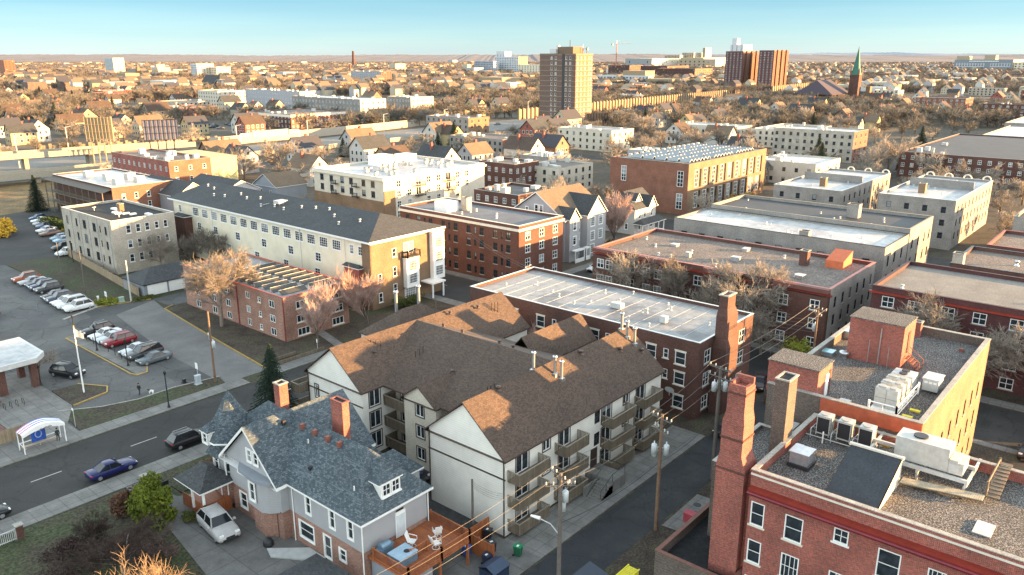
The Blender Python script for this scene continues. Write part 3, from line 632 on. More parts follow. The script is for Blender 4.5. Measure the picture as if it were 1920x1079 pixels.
# turret
tc=(38.5,71.2)
def ngon(r,z,n=8,cx=tc[0],cy=tc[1],off=math.pi/8): return [(cx+r*math.cos(off+2*math.pi*i/n),cy+r*math.sin(off+2*math.pi*i/n),z) for i in range(n)]
tb=MB()
def ring(a,c,m=0):
    n=len(a)
    for i in range(n): tb.quad(a[i],a[(i+1)%n],c[(i+1)%n],c[i],m)
ring(ngon(2.1,0),ngon(2.1,3.1),2); ring(ngon(2.1,3.12),ngon(2.1,5.9),0); ring(ngon(1.95,5.9),ngon(1.95,7.4),0); ring(ngon(2.95,7.15),ngon(2.7,7.4),1); tb.poly(ngon(2.95,7.15)[::-1],1)
tw=tb.build('turret',[SIDG,WHITE,VB],V)
tb=MB(); ring(ngon(2.8,5.6),ngon(1.95,6.6)); ring(ngon(2.9,7.3),ngon(1.35,9.7)); a=ngon(1.35,9.7); ap=(tc[0],tc[1],12.1)
for i in range(8): tb.poly([a[i],a[(i+1)%8],ap])
tb.build('turret_roof',SH_BLU,tw)
for an in (math.pi,math.pi*1.25,math.pi*.75,math.pi*1.5):
    fm,gm,am=winmesh('trim',.8,1.9); dx,dy=math.cos(an),math.sin(an); w_=inst('window',fm,V,(tc[0]+dx*2.04-41,tc[1]+dy*2.04-62,3.75),an+math.pi/2); inst('pane',gm,w_,(0,0,0))
tb=MB(); tb.box(35.75,70.9,6.9,37.6,72.1,8.3); tb.build('turret_dormer',WHITE,V); gableroof(V,35.75,70.9,38.2,72.1,8.3,9.1,'x',SH_BLU,.2,.1,WHITE,.8,.01)
addwins(V,'A',35.65,0,0,0,[(71.5,7.05,.8,1.1,'trim')])
chimney(V,41.2,65.9,42.2,66.9,9.5,13.2,BR_RED); chimney(V,43.2,58.4,44.0,60.2,7.5,12.7,BR_RED,cap=BR_RED)
for y in (61.2,59.2,57.2,55.4): vb=MB(); vb.box(40.35,y,10.0,40.75,y+.38,10.55); vb.build('roof_vent',plain('rust_vent',(.2,.07,.05),.7),V)
for p in ((38.7,66,9.4),(40.3,66.2,9.7) if 0 else (39.6,63.2,10.4),(38.4,57.4,7.9)): vb=MB(); vb.box(p[0],p[1],p[2]-.3,p[0]+.35,p[1]+.35,p[2]+.2); vb.build('roof_vent',DARKM,V)
for p in ((39.9,59.6,9.3),(38.6,51.2,8.0)): pipe(V,*p,.45,.06,WHITE)
# side porch
vb=MB()
for p in ((33.4,70.9),(33.5,68.9),(36.6,70.9)): vb.box(p[0]-.1,p[1]-.1,.9,p[0]+.1,p[1]+.1,3.3)
vb.box(33.3,68.7,3.1,36.9,71.1,3.45); vb.build('porch',WHITE,V)
vb=MB(); vb.box(33.6,69,.1,36.5,73.6,.9); vb.box(33.3,68.8,.1,33.7,69.1,1.9); vb.box(33.55,69.1,.9,33.6,73.4,1.7); vb.box(33.7,68.98,.9,36.4,69.03,1.7); vb.build('porch_floor',WOODR,V)
gableroof(V,33.2,68.7,37.0,73.4,3.45,5.1,'y',SH_GRY,.25,.12,WHITE,2,2)
vb=MB()
for (x,y,z0,z1) in ((37.38,48.9,.1,6.2),(37.38,59.2,.1,6.2),(45.2,48.85,.1,6.2),(36.3,69.1,.1,6.2)): vb.cyl(x,y,z0,z1,.06,6)
vb.box(37.0,48.45,6.1,45.6,48.5,6.3) ; vb.build('downspout',WHITE,V)
vb=MB(); vb.box(41.2,48.86,2.8,42.4,48.94,5.4,0); vb.box(41.3,48.82,2.85,42.3,48.87,5.05,1); vb.build('door',[WHITE,plain('door_panel',(.55,.6,.62),.4)],V)
# rear deck
D=MB(); D.box(37.9,43.7,2.5,45.5,48.9,2.72)
for x in (38.1,41.8,45.3):
    for y in (43.9,): D.box(x-.1,y-.1,.1,x+.1,y+.1,2.5)
dk=D.build('deck',WOODR,V)
r=MB()
def rail(a,c,z=2.72,h=1.0,b=r,step=.15):
    dx,dy=c[0]-a[0],c[1]-a[1]; l=math.hypot(dx,dy); n=max(2,int(l/step))
    for i in range(n+1):
        px,py=a[0]+dx*i/n,a[1]+dy*i/n; b.box(px-.025,py-.025,z,px+.025,py+.025,z+h-.04)
    b.tube([(a[0],a[1],z+h),(c[0],c[1],z+h)],.07,n=4); b.tube([(a[0],a[1],z+.1),(c[0],c[1],z+.1)],.05,n=4)
    for p in (a,c): b.box(p[0]-.08,p[1]-.08,z-.3,p[0]+.08,p[1]+.08,z+h+.12)
rail((45.45,48.8),(45.45,43.75)); rail((45.45,43.75),(41.9,43.75)); rail((38,43.75),(38,48.2)); rail((41.9,43.75),(38,43.75)); rail((41.9,45.6),(39.9,45.6))
r.build('railing',WOODR,dk)
g=MB(); g.box(38.1,44,.1,41.0,48.7,2.48); g.build('store_room',SIDG2,V)
def thingL(name,label,cat,loc,rz=0,group=None):
    o=thing(name,label,cat,loc,group); ORG[o.name]=(0,0,0); o.rotation_euler=(0,0,rz); return o
# ================================================================ deck furniture, bins
def deckchair(x,y,rz,lab):
    t=thingL('deck_chair',lab,'chair',(x,y,2.73),rz,'white swivel chairs on the orange deck'); t.scale=(1.3,1.3,1.3)
    b=MB(); b.box(-.26,-.25,.4,.26,.25,.44); b.build('seat',WHITE,t)
    b=MB(); b.add([(-.25,.22,.44),(.25,.22,.44),(.25,.42,1.05),(-.25,.42,1.05),(-.25,.26,.44),(.25,.26,.44),(.25,.46,1.05),(-.25,.46,1.05)],[(0,1,2,3),(4,7,6,5),(0,4,5,1),(3,2,6,7),(0,3,7,4),(1,5,6,2)]); b.build('backrest',WHITE,t)
    for s in (-1,1): b=MB(); b.tube([(s*.3,.3,.75),(s*.3,-.25,.68),(s*.3,-.28,.4),(s*.26,0,.38)],.025,n=6); b.build('armrest',WHITE,t)
    b=MB(); b.cyl(0,0,.06,.4,.04,6); b.tube([(.26*math.cos(a),.26*math.sin(a),.03) for a in lin(0,2*math.pi,13)],.025,n=6); b.build('base',WHITE,t)
deckchair(41.4,47.0,.5,'white patio chair nearest the grill on the orange deck')
deckchair(43.9,46.3,2.6,'white patio chair by the far railing of the orange deck')
deckchair(42.6,45.2,1.4,'white patio chair turned sideways in the middle of the orange deck')
t=thingL('barbecue_grill','blue-grey covered barbecue grill against the house wall on the orange deck','grill',(39.0,47.9,2.73))
BLUM=plain('blue_grey_enamel',(.16,.25,.33),.35,.3,.2)
b=MB(); b.box(-.7,-.35,.1,.7,.35,.85); b.build('cabinet',BLUM,t); b=MB(); b.tube([(-.5,0,.95),(.5,0,.95)],.36,n=12); b.build('lid',BLUM,t); b=MB(); b.box(-.95,-.25,.82,-.7,.25,.87); b.box(.7,-.25,.82,.95,.25,.87); b.build('side_shelf',BLUM,t)
t=thingL('hot_tub','light blue-grey hot tub with round opening in its cover on the orange deck','hot tub',(39.4,46.0,2.73))
b=MB(); b.box(-1,-.8,0,1,.8,.85); b.build('tub',BLUM,t); b=MB(); b.box(-1.05,-.85,.853,1.05,.85,.95); b.build('cover',plain('pale_blue_cover',(.3,.42,.52),.5),t); b=MB(); b.cyl(.3,-.2,.953,.97,.28,14); b.build('opening',DARKM,t)
def bin_(x,y,c,lidc,lab,rz=0):
    t=thingL('wheelie_bin',lab,'bin',(x,y,.12),rz); m=plain('bin_%d%d%d'%tuple(int(v*99) for v in c),c,.5,0,.15)
    b=MB(); v=[(-.26,-.3,.06),(.26,-.3,.06),(.26,.3,.06),(-.26,.3,.06),(-.31,-.38,1.0),(.31,-.38,1.0),(.31,.36,1.0),(-.31,.36,1.0)]
    b.add(v,[(0,3,2,1),(0,1,5,4),(1,2,6,5),(2,3,7,6),(3,0,4,7),(4,5,6,7)]); b.build('bin_body',m,t)
    b=MB(); b.box(-.34,-.42,1.003,.34,.4,1.06); b.box(-.2,-.1,1.06,.1,.1,1.066,1); b.tube([(-.25,.44,1.0),(.25,.44,1.0)],.025,n=6); b.build('lid',[plain('lid_%d%d%d'%tuple(int(v*99) for v in lidc),lidc,.5,0,.15),WHITE],t)
    for s in (-1,1): b=MB(); b.tube([(s*.33-.03,.33,.12),(s*.33+.03,.33,.12)],.12,n=10); b.build('wheel',DARKM,t)
bin_(49.6,45.3,(.02,.02,.025),(.03,.03,.035),'black wheelie bin nearest the cream gable wall',.3)
bin_(48.3,43.6,(.02,.02,.025),(.025,.028,.035),'black wheelie bin between the other black bin and the green one',-.4)
bin_(49.4,41.3,(.015,.1,.05),(.01,.2,.08),'green-lidded wheelie bin at the corner of the balconies',.2)
bin_(46.5,42.6,(.02,.03,.06),(.02,.03,.06),'dark wheelie bin beside the orange fence panel')
bin_(46.3,45.0,(.02,.09,.3),(.02,.1,.35),'blue wheelie bin under the end of the deck')
t=thing('dumpster','dark blue skip with a ridged gable lid on the concrete behind the deck','dumpster',(45.6,40.8,.12))
b=MB(); b.box(44.6,40.0,.2,46.6,41.8,1.2); b.build('container',plain('skip_blue',(.02,.035,.07),.5,.2,.2),t)
gableroof(t,44.6,40.0,46.6,41.8,1.22,1.65,'x',plain('skip_lid',(.025,.045,.085),.5,.1,.2),.06,.05,DARKM)
t=thing('garden_shed','dark roof of a small shed at the foot of the pink brick wall','shed',(34,51,0)); b=MB(); b.box(31.4,49.3,.1,35.6,53.4,1.9); b.build('wall',SIDG2,t); gableroof(t,31.4,49.3,35.6,53.4,1.95,2.2,'y',SH_GRY,.25,.1,DARKM,1,1)
f=thing('fence_panel','orange stained timber fence between deck and wheelie bins','fence',(47.2,44.6,0)); b=MB(); b.box(46.95,42.3,.1,47.05,45.8,2.0); b.box(47.0,45.8,.1,50.4,45.9,1.9); b.build('boards',WOODR,f); b=MB(); [b.box(46.88,y,.1,47.12,y+.12,2.1) for y in (42.2,44,45.8)]; b.build('post',WOODR,f)
# ================================================================ cars
def carmesh(kind):
    Lh,W={'sedan':(2.35,.9),'suv':(2.35,.95),'hatch':(2.1,.87),'van':(2.5,.97)}[kind]
    up={'sedan':1.43,'suv':1.72,'hatch':1.5,'van':1.85}[kind]; belt={'sedan':.93,'suv':1.08,'hatch':.96,'van':1.1}[kind]
    hood={'sedan':.82,'suv':1.0,'hatch':.86,'van':1.0}[kind]; tail={'sedan':.95,'suv':1.06,'hatch':1.0,'van':1.1}[kind]
    st=[(-Lh,.42,.62,.80),(-Lh+.12,.3,.74,.93),(-Lh+.55,.24,hood-.03,1),(-1.05,.22,hood+.06,1),(-.7,.22,belt,1),(0,.22,belt,1),(.9,.22,belt+.02,1),(1.45,.22,belt+.02,1),(Lh-.35,.26,tail,.99),(Lh-.08,.34,tail-.05,.94),(Lh,.44,tail-.22,.84)]
    b=MB(); vs=[];k=10
    for x,zb,zt,ws in st:
        hw=W*ws; zm=zb+(zt-zb)*.55
        vs+= [(x,-hw*.9,zb),(x,-hw,zb+.12),(x,-hw*1.0,zm),(x,-hw*.95,zt-.06),(x,-hw*.78,zt+.0),(x,hw*.78,zt),(x,hw*.95,zt-.06),(x,hw,zm),(x,hw,zb+.12),(x,hw*.9,zb)]
    fs=[]
    for i in range(len(st)-1):
        for j in range(k):
            a=i*k+j; c=i*k+(j+1)%k; fs.append((a,a+k,c+k,c))
    fs.append(tuple(range(k))); fs.append(tuple(range((len(st)-1)*k+k-1,(len(st)-1)*k-1,-1)))
    b.add(vs,fs,0,True)
    # cabin posts and roof
    xs={'sedan':(-.85,-.25,.75,1.55),'suv':(-.9,-.35,1.65,2.15),'hatch':(-.85,-.3,1.15,1.85),'van':(-1.2,-.55,1.9,2.35)}[kind]
    wt=W*.68; wb=W*.92; zr=up
    gl=MB()
    B=[(xs[0],-wb,belt-.03),(xs[3],-wb*.97,belt-.03),(xs[3],wb*.97,belt-.03),(xs[0],wb,belt-.03)]; T=[(xs[1],-wt,zr-.06),(xs[2],-wt,zr-.06),(xs[2],wt,zr-.06),(xs[1],wt,zr-.06)]
    for i in range(4):
        j=(i+1)%4; gl.quad(B[i],B[j],T[j],T[i])
    b.add([T[0],T[1],T[2],T[3],(xs[1]+.15,-wt*.85,zr),(xs[2]-.12,-wt*.85,zr),(xs[2]-.12,wt*.85,zr),(xs[1]+.15,wt*.85,zr)],[(0,1,5,4),(1,2,6,5),(2,3,7,6),(3,0,4,7),(4,5,6,7)],0,True)
    for i in range(4): b.tube([B[i],T[i]],.05,n=4)
    mid=(xs[0]+xs[3])/2
    for s in (-1,1): b.tube([(mid,s*wb,belt-.03),(mid+.05,s*wt,zr-.05)],.045,n=4); b.tube([(xs[1],s*wt,zr-.05),(xs[2],s*wt,zr-.05)],.05,n=4); b.box(-.82,s*(W+.0),belt-.02,-.64,s*(W+.2),belt+.12)
    if kind in('suv','van'):
        for s in (-1,1): b.tube([(xs[1]+.2,s*wt*.9,zr+.05),(xs[2]-.2,s*wt*.9,zr+.05)],.03,n=4,m=1)
    tr=MB(); tr.box(-Lh-.03,-.6,.35,-Lh+.1,.6,.5); tr.box(Lh-.1,-.65,.35,Lh+.03,.65,.5); tr.box(-Lh-.02,-.35,.52,-Lh+.15,.35,.66)
    tr.box(-1.3,-W*.97,.2,1.3,W*.97,.26)
    wh=MB(); wh.tube([(0,-.11,0),(0,.11,0)],.34,n=16); ri=MB(); ri.tube([(0,-.125,0),(0,.125,0)],.21,n=10)
    hl=MB(); hl.box(-.07,-.17,-.07,.1,.17,.07); 
    PAINT0=plain('car_paint_base',(.5,.5,.5),.3)
    return dict(body=b.mesh('car_body',[PAINT0,GALV],uv=False),glass=gl.mesh('car_window',[CARG],uv=False),trim=tr.mesh('bumper',[DARKM],uv=False),wheel=wh.mesh('tyre',[TYRE],uv=False),rim=ri.mesh('rim',[GALV],uv=False),hl=hl.mesh('lamp',[WHITE],uv=False),tl=hl.mesh('lamp',[TAILR],uv=False),L=Lh,W=W,hood=hood,tail=tail)
CARG=plain('car_glass',(.012,.014,.018),.08,0,.1); TYRE=plain('tyre_rubber',(.02,.02,.02),.9); TAILR=plain('tail_lamp_red',(.35,.01,.01),.3)
CM={}
def paint(c):
    n='paint_%03d%03d%03d'%tuple(int(v*999) for v in c)
    if n in MATS: return MATS[n]
    m,nt,b=_nt(n); b.inputs['Base Color'].default_value=c4(c); b.inputs['Roughness'].default_value=.38; b.inputs['Metallic'].default_value=.0; b.inputs['Coat Weight'].default_value=.12; b.inputs['Specular IOR Level'].default_value=.3; b.inputs['Coat Roughness'].default_value=.08
    tc=N(nt,'ShaderNodeTexCoord'); f=noise(nt,tc.outputs['Object'],2,3); rgb=N(nt,'ShaderNodeRGB'); rgb.outputs[0].default_value=c4(c)
    L(nt,mul(nt,rgb.outputs[0],ramp(nt,f,[(.3,(.85,)*3),(.7,(1.05,)*3)])),b.inputs['Base Color']); MATS[n]=m; return m
def car(x,y,rz,kind,c,label,group=None,z=.03,parts=True):
    if kind not in CM: CM[kind]=carmesh(kind)
    k=CM[kind]; t=thingL('parked_car',label,'car',(x,y,z),rz,group); t.scale=(1.1,1.08,1.08)
    o=inst('body',k['body'],t,(0,0,0)); o.material_slots[0].link='OBJECT'; o.material_slots[0].material=paint(c)
    inst('glass',k['glass'],t,(0,0,0)); 
    if parts: inst('bumper',k['trim'],t,(0,0,0))
    for sx in (-1,1):
        for sy in (-1,1):
            w_=inst('wheel',k['wheel'],t,(sx*(k['L']-.85),sy*(k['W']-.12),.34))
            if parts: inst('rim',k['rim'],w_,(0,0,0))
    if parts:
        for sy in (-1,1):
            inst('headlight',k['hl'],t,(-k['L']+.13,sy*k['W']*.68,k['hood']-.18)); inst('taillight',k['tl'],t,(k['L']-.12,sy*k['W']*.74,k['tail']-.16))
    return t
BK=(.012,.012,.014);WH=(.7,.7,.69);SV=(.38,.39,.4);GY=(.12,.125,.13);RD=(.2,.012,.02);BL=(.03,.08,.16);LB_=(.3,.42,.52);OR=(.3,.08,.03);PU=(.01,.014,.085);DG=(.04,.045,.05)
g='cars parked in the long row of the car park'
for y,k,c,l in ((151.4,'suv',WH,'white crossover at the kerb end of the long row of parked cars'),(154.3,'van',(.62,.63,.62),'white minivan with roof rails next to the end crossover'),(157.0,'sedan',WH,'white sedan with dark roof, third from the kerb in the long row'),
    (159.7,'suv',(.06,.07,.1),'dark blue suv with red tail lamps, fourth from the kerb in the long row'),(162.2,'hatch',(.05,.04,.045),'small maroon-black hatchback, fifth in the long row'),
    (168.2,'suv',DG,'dark grey suv at the near end of the second group of the long row'),(171.0,'suv',(.03,.04,.07),'navy suv, second in the far group of the long row'),(173.8,'hatch',(.05,.05,.09),'dark hatchback in the middle of the far group'),(176.8,'sedan',SV,'silver sedan beside the orange car'),(180.0,'suv',OR,'orange-red suv at the far end of the long row')):
    car(54.5+(0 if y<165 else 1.2),y,0,k,c,l,g)
g='cars parked nose to the island strip'
for y,k,c,l in ((135.2,'suv',BK,'black suv at the far end of the island row'),(132.3,'sedan',WH,'white sedan beside the black suv'),(129.8,'sedan',(.5,.54,.56),'silver-white sedan between white sedan and red wagon'),(127.2,'suv',RD,'dark red estate car with roof rails'),
    (121.2,'sedan',(.55,.57,.58),'silver-white sedan in the near group of the island row'),(118.5,'van',DG,'black minivan with roof rails between two sedans'),(115.4,'sedan',(.1,.12,.13),'grey-green sedan at the near end of the island row')):
    car(51.1,y,.03,k,c,l,g)
g='cars parked by the fence of the far lot'
for i,(x,y,k,c,l) in enumerate(((70.6,197.4,'suv',WH,'white suv behind the corner of the pale apartment house'),(72.2,204.0,'suv',(.03,.035,.035),'black pickup-like suv next to the white suv'),(75.4,212.2,'hatch',LB_,'light blue hatchback by the hedge'),(76.0,215.6,'hatch',(.2,.3,.38),'blue-grey hatchback half hidden by the hedge'),
    (76.5,223.5,'sedan',(.2,.12,.1),'brown sedan in the far lot'),(77.6,228.6,'sedan',WH,'long white sedan in the far lot'),(79.4,234.5,'hatch',(.12,.16,.25),'dark blue hatchback in the far lot'),(80.5,238.8,'sedan',SV,'silver sedan in the far lot'),(81.6,243.4,'sedan',WH,'white car near the end of the far lot'),(82.4,247.8,'hatch',BL,'blue car at the end of the far lot'))):
    car(x,y,0.1,k,c,l,g,parts=False)
car(40.2,119.6,1.95,'suv',BK,'black car at the corner of the canopy forecourt')
car(37.4,147.6,.2,'suv',BK,'dark suv at the left edge of the car park'); car(41.5,158.5,.2,'hatch',(.06,.03,.04),'dark maroon hatchback at the left edge of the picture'); car(35.4,131.3,.2,'suv',(.3,.42,.5),'pale blue car peeking over the white canopy')
car(50.5,201.5,.1,'hatch',(.4,.05,.05),'red car on the far side street at the left edge')
car(31.7,84.9+1.0,math.pi-.0,'sedan',PU,'purple-blue sedan parked by the near kerb of the avenue')
car(41.0,86.1,math.pi,'suv',BK,'black suv parked by the near kerb of the avenue'); car(47.2,86.1,math.pi,'hatch',(.09,.1,.12),'dark hatchback half hidden behind the turret')
car(19.0,85.8,math.pi,'hatch',(.01,.012,.014),'black car cut off by the left edge of the picture')
car(33.4,66.3,.0+1.45,'suv',(.42,.4,.39),'silver suv standing on the house driveway',z=.11).scale=(1.2,1.22,1.15)
car(102.0,40.9,.25,'sedan',(.03,.012,.016),'dark red car beyond the big chimney'); car(86.2,38.0,.0,'sedan',(.02,.022,.025),'black car in the shadow at the end of the alley')
car(96.5,33.2,.3,'suv',(.5,.54,.6),'pale silver car behind the twin-flue chimney',z=.03)
car(139.6,91.2+3.5,0,'sedan',WH,'white sedan on the avenue behind the long flat roof'); car(145.0,95.0,0,'suv',WH,'white suv parked farther along the avenue'); car(151.2,95.0,0,'sedan',SV,'silver car under the grey gabled house')
car(111.6-5.3,113.2,-math.pi/2,'suv',(.1,.015,.02),'dark red suv in front of the bay-windowed end wall'); car(114.7,103.0,math.pi/2,'sedan',DG,'dark car by the corner sidewalk')
car(103.4,8.2,.0,'suv',(.05,.045,.045),'dark brown suv on the street at the right edge')
for i,(x,y,rz,c) in enumerate(((181,359,0,DG),(240,352,0,WH),(283,362,0,BK),(330,350,0,WH),(410,362,0,GY))):
    car(x,y,rz,'sedan',c,['dark car','white car','black car','white car farther on','grey car'][i]+' driving on the freeway','cars on the freeway',z=.1,parts=False)
g='cars in the lots beyond the freeway'
rc=random.Random(3)
for i in range(26):
    x=rc.choice([255,262,270,277])+rc.uniform(-1,1)+i*.6; y=470+rc.uniform(0,60); car(x,y,rc.choice([0,math.pi/2]),'sedan',rc.choice([BK,WH,GY,SV,BL,RD]),'small parked car in the lot beyond the noise wall',g,parts=False)
# ================================================================ trees
def branch(tb,cb,p,d,ln,r,lev,P,rg):
    n=P['seg'] if lev<2 else 2; pts=[p]; q=p.copy(); dd=d.copy()
    for i in range(n):
        dd=(dd+Vector((rg.uniform(-1,1),rg.uniform(-1,1),rg.uniform(-.6,1)*P['up']))*P['wob']).normalized(); q=q+dd*(ln/n); pts.append(q.copy())
    r1=r*(.55 if lev<P['lev'] else .35); tgt=tb if lev<=P['tl'] else cb
    tgt.tube(pts,r,r1,6 if lev==0 else (4 if lev<3 else 3),0,False)
    if lev>=P['lev']: return
    k=P['k'][min(lev,len(P['k'])-1)]
    for i in range(k):
        t=P['t0'] if lev==0 else .25; t=t+(1-t)*(i+rg.random()*.8)/k; fi=min(t*n,n-.001); a=int(fi); s=pts[a].lerp(pts[a+1],fi-a)
        az=rg.uniform(0,2*math.pi); perp=dd.orthogonal().normalized(); perp.rotate(Matrix.Rotation(az,3,dd)); ang=P['ang'][min(lev,len(P['ang'])-1)]*rg.uniform(.7,1.25)
        nd=(dd*math.cos(ang)+perp*math.sin(ang)); nd.z+=P['lift']; nd.normalize()
        branch(tb,cb,s,nd,ln*P['lr'][min(lev,len(P['lr'])-1)]*rg.uniform(.75,1.15),max(r*(1-.5*t)*.55,P['rmin']),lev+1,P,rg)
def treemesh(seed,P,mt,mc):
    rg=random.Random(seed); tb,cb=MB(),MB(); branch(tb,cb,Vector((0,0,0)),Vector((0,0,1)),P['h'],P['r'],0,P,rg)
    return tb.mesh('trunk',[mt],uv=False),cb.mesh('crown',[mc],uv=False)
PS=dict(h=6.2,r=.26,seg=5,wob=.13,up=.6,lev=5,tl=1,k=[9,7,6,5,3],ang=[.85,.65,.6,.6],lift=.1,lr=[.68,.6,.6,.62,.7],t0=.38,rmin=.024)
PV=dict(h=5.5,r=.22,seg=4,wob=.1,up=1.0,lev=4,tl=1,k=[15,9,7,5],ang=[.62,.42,.42,.45],lift=.3,lr=[.95,.55,.6,.8],t0=.12,rmin=.034)
PM=dict(h=5.5,r=.3,seg=4,wob=.16,up=.6,lev=4,tl=0,k=[9,7,6,4],ang=[.9,.7,.65,.6],lift=.12,lr=[.72,.6,.58,.6],t0=.3,rmin=.045)
PF=dict(h=5.0,r=.35,seg=3,wob=.18,up=.5,lev=3,tl=0,k=[9,6,6],ang=[.95,.75,.7],lift=.1,lr=[.75,.62,.62],t0=.25,rmin=.075)
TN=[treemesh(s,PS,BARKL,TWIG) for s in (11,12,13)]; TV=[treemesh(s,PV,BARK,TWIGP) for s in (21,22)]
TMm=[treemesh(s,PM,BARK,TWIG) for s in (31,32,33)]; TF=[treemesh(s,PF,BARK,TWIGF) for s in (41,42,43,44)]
def tmh(me): return max(v.co.z for v in me.vertices)
TH={}
def tree(kind,x,y,h,label,group=None,rz=None,w=1.0,cat='tree',name='bare_tree'):
    me=kind
    if me[1].name not in TH: TH[me[1].name]=tmh(me[1])
    s=h/TH[me[1].name]; t=thingL(name,label,cat,(x,y,0),rnd.uniform(0,6.28) if rz is None else rz,group)
    t.scale=(s*w,s*w,s); inst('trunk',me[0],t,(0,0,0)); inst('crown',me[1],t,(0,0,0)); return t
g='bare street trees in front of the red-corniced building'
tree(TN[0],118.6,73.5,12.4,'bare street tree at the left end of the red-corniced brick front',g); tree(TN[1],118.6,62.3,13.4,'bare street tree with golden twigs in the middle of the red-corniced brick front',g); tree(TN[2],118.6,50.2,14.0,'largest bare street tree at the right of the red-corniced brick front',g,w=1.15)
tree(TN[1],118.6,21.5,14.2,'broad bare tree with orange twigs before the maroon brick building',w=1.35); tree(TN[0],118.6,10.5,13.6,'bare tree at the right edge before the maroon brick building',w=1.2)
tree(TN[2],66.6,122.6,14.2,'large bare pale-limbed tree with a bird nest beside the low brick building',w=1.05)
tree(TV[0],72.4,103.0,10.6,'pink-twigged upright tree by the path of the low brick building','pink-twigged fan-shaped trees'); tree(TV[1],83.3,103.6,12.2,'taller pink-twigged fan-shaped tree against the long cream building','pink-twigged fan-shaped trees')
for i,(x,y,h) in enumerate(((78,166.5,8.8),(83.5,164.5,8),(86.5,161,9.5))): tree(TN[i],x,y,h,['bare brownish tree behind the garages','smaller bare tree between garages and long building','bare tree nearest the long cream building'][i])
tree(TV[0],164.0,106.0,13.5,'tall grey upright tree between the two gabled houses'); tree(TN[0],172,132,12,'dark bare tree behind the grey gabled house'); tree(TN[1],184,140,12,'dark bare tree left of the solar-roofed building'); tree(TN[2],196,132,9.5,'bare tree with a few green leaves at the brick side wall')
tree(TV[1],94.2,62.5,6.8,'small red-twigged tree behind the brown roofs') if 0 else tree(TV[1],84.2,66.0,8.2,'small red-twigged tree beside the flat-roofed brick building')
TS=[(t_[0],t_[1].copy()) for t_ in TN]
for t_ in TS: t_[1].materials.clear(); t_[1].materials.append(leafy('dark_garden_twigs',[(.2,(.03,.02,.017)),(.5,(.06,.042,.035)),(.8,(.1,.072,.06))],.8))
tree(TS[0],24.0,66.0,4.6,'large grey bare shrub in the front garden','bare garden shrubs',w=2.2,cat='shrub',name='bare_shrub'); tree(TS[2],19.5,58.0,4.2,'dark bare shrub at the lower left','bare garden shrubs',w=1.9,cat='shrub',name='bare_shrub'); tree(TS[1],24.2,73.0,3.6,'grey bare shrub by the garden fence','bare garden shrubs',w=1.8,cat='shrub',name='bare_shrub')
tree(TN[1],37.5,122.5,5.2,'small bare tree beside the white canopy',w=1.1); 
tree(TN[1],114.2,46.0,8.0,'bare orange-twigged shrub beyond the alley end',w=1.4)
# contorted sunlit tree, bottom left
Pc=dict(h=4,r=.16,seg=6,wob=.35,up=.5,lev=4,tl=1,k=[14,6,5,4],ang=[.9,.8,.8,.8],lift=.15,lr=[.95,.6,.6,.6],t0=.3,rmin=.022)
tree(treemesh(55,Pc,plain('pale_sunlit_bark',(.25,.18,.11),.9,0,.3),leafy('pale_curly_twigs',[(.2,(.17,.115,.07)),(.8,(.3,.21,.13))])),21.6,53.5,10.2,'twisted pale tree catching the sun at the bottom left',w=.75)
# spruces
def spruce(x,y,h,label,r=.3):
    rg=random.Random(int(x*10)); tb,cb=MB(),MB(); tb.tube([(0,0,0),(0,0,h)],.16,.02,6); z=.5
    while z<h-.1:
        R_=(h-z)*r+.15; n=int(10+R_*7)
        for i in range(n):
            a=rg.uniform(0,6.28); l=R_*rg.uniform(.7,1.1); dz=-l*.28
            for j in range(5):
                f=(j+1)/5; px,py,pz=math.cos(a)*l*f,math.sin(a)*l*f,z+dz*f+.12*math.sin(f*3)
                wv=.34*(1.2-f)*min(1,l)+.13; a2=a+rg.uniform(-.5,.5)
                for s in (-1,1):
                    sx,sy=-math.sin(a2)*wv*s,math.cos(a2)*wv*s
                    cb.poly([(px*.82,py*.82,pz+.05),(px+sx*.5,py+sy*.5,pz-.05),(px+sx+math.cos(a)*.12,py+sy+math.sin(a)*.12,pz-.2),(px,py,pz+.02)])
        z+=.2+.02*h/8
    t=thingL('spruce_tree',label,'tree',(x,y,0)); tb.build('trunk',BARK,t,False); cb.build('crown',NEEDLE,t,False)
spruce(49.2,80.0,12.0,'dark spruce between the Victorian house and the avenue',.37); spruce(87.8,263,11,'dark spruce beside the far car park at the left',.32); spruce(84.6,59.6,7.6,'slim spruce with sunlit tip behind the brown roofs',.24)
spruce(232,300,9,'dark conifer among the houses by the freeway',.4)
# leafy shrubs
def blob(name,x,y,z,rx,ry,rz_,m,label,n=900,leaf=.16,seed=1,group=None,cat='shrub'):
    rg=random.Random(seed); cb=MB()
    lobes=[(rg.uniform(-.65,.65)*rx,rg.uniform(-.65,.65)*ry,rg.uniform(.08,.75)*rz_,rg.uniform(.2,.5)) for _ in range(15)]
    for i in range(n):
        lx,ly,lz,lr=rg.choice(lobes); v=Vector((rg.gauss(0,1),rg.gauss(0,1),rg.gauss(0,1))).normalized()*(lr*rg.uniform(.6,1.05)); p=Vector((lx+v.x*rx,ly+v.y*ry,max(.03,lz+v.z*rz_*.7)))
        a=Vector((rg.uniform(-1,1),rg.uniform(-1,1),rg.uniform(-1,1))).normalized(); c=a.orthogonal().normalized(); s=leaf*rg.uniform(.6,1.4)
        cb.poly([p-a*s,p+c*s*.6,p+a*s,p-c*s*.6])
    st=MB(); 
    for i in range(5): st.tube([(0,0,0),(rg.uniform(-.4,.4)*rx,rg.uniform(-.4,.4)*ry,rz_*.6)],.05,.02,4)
    t=thingL(name,label,cat,(x,y,z),0,group); st.build('stem',BARK,t,False); cb.build('foliage',m,t,False)
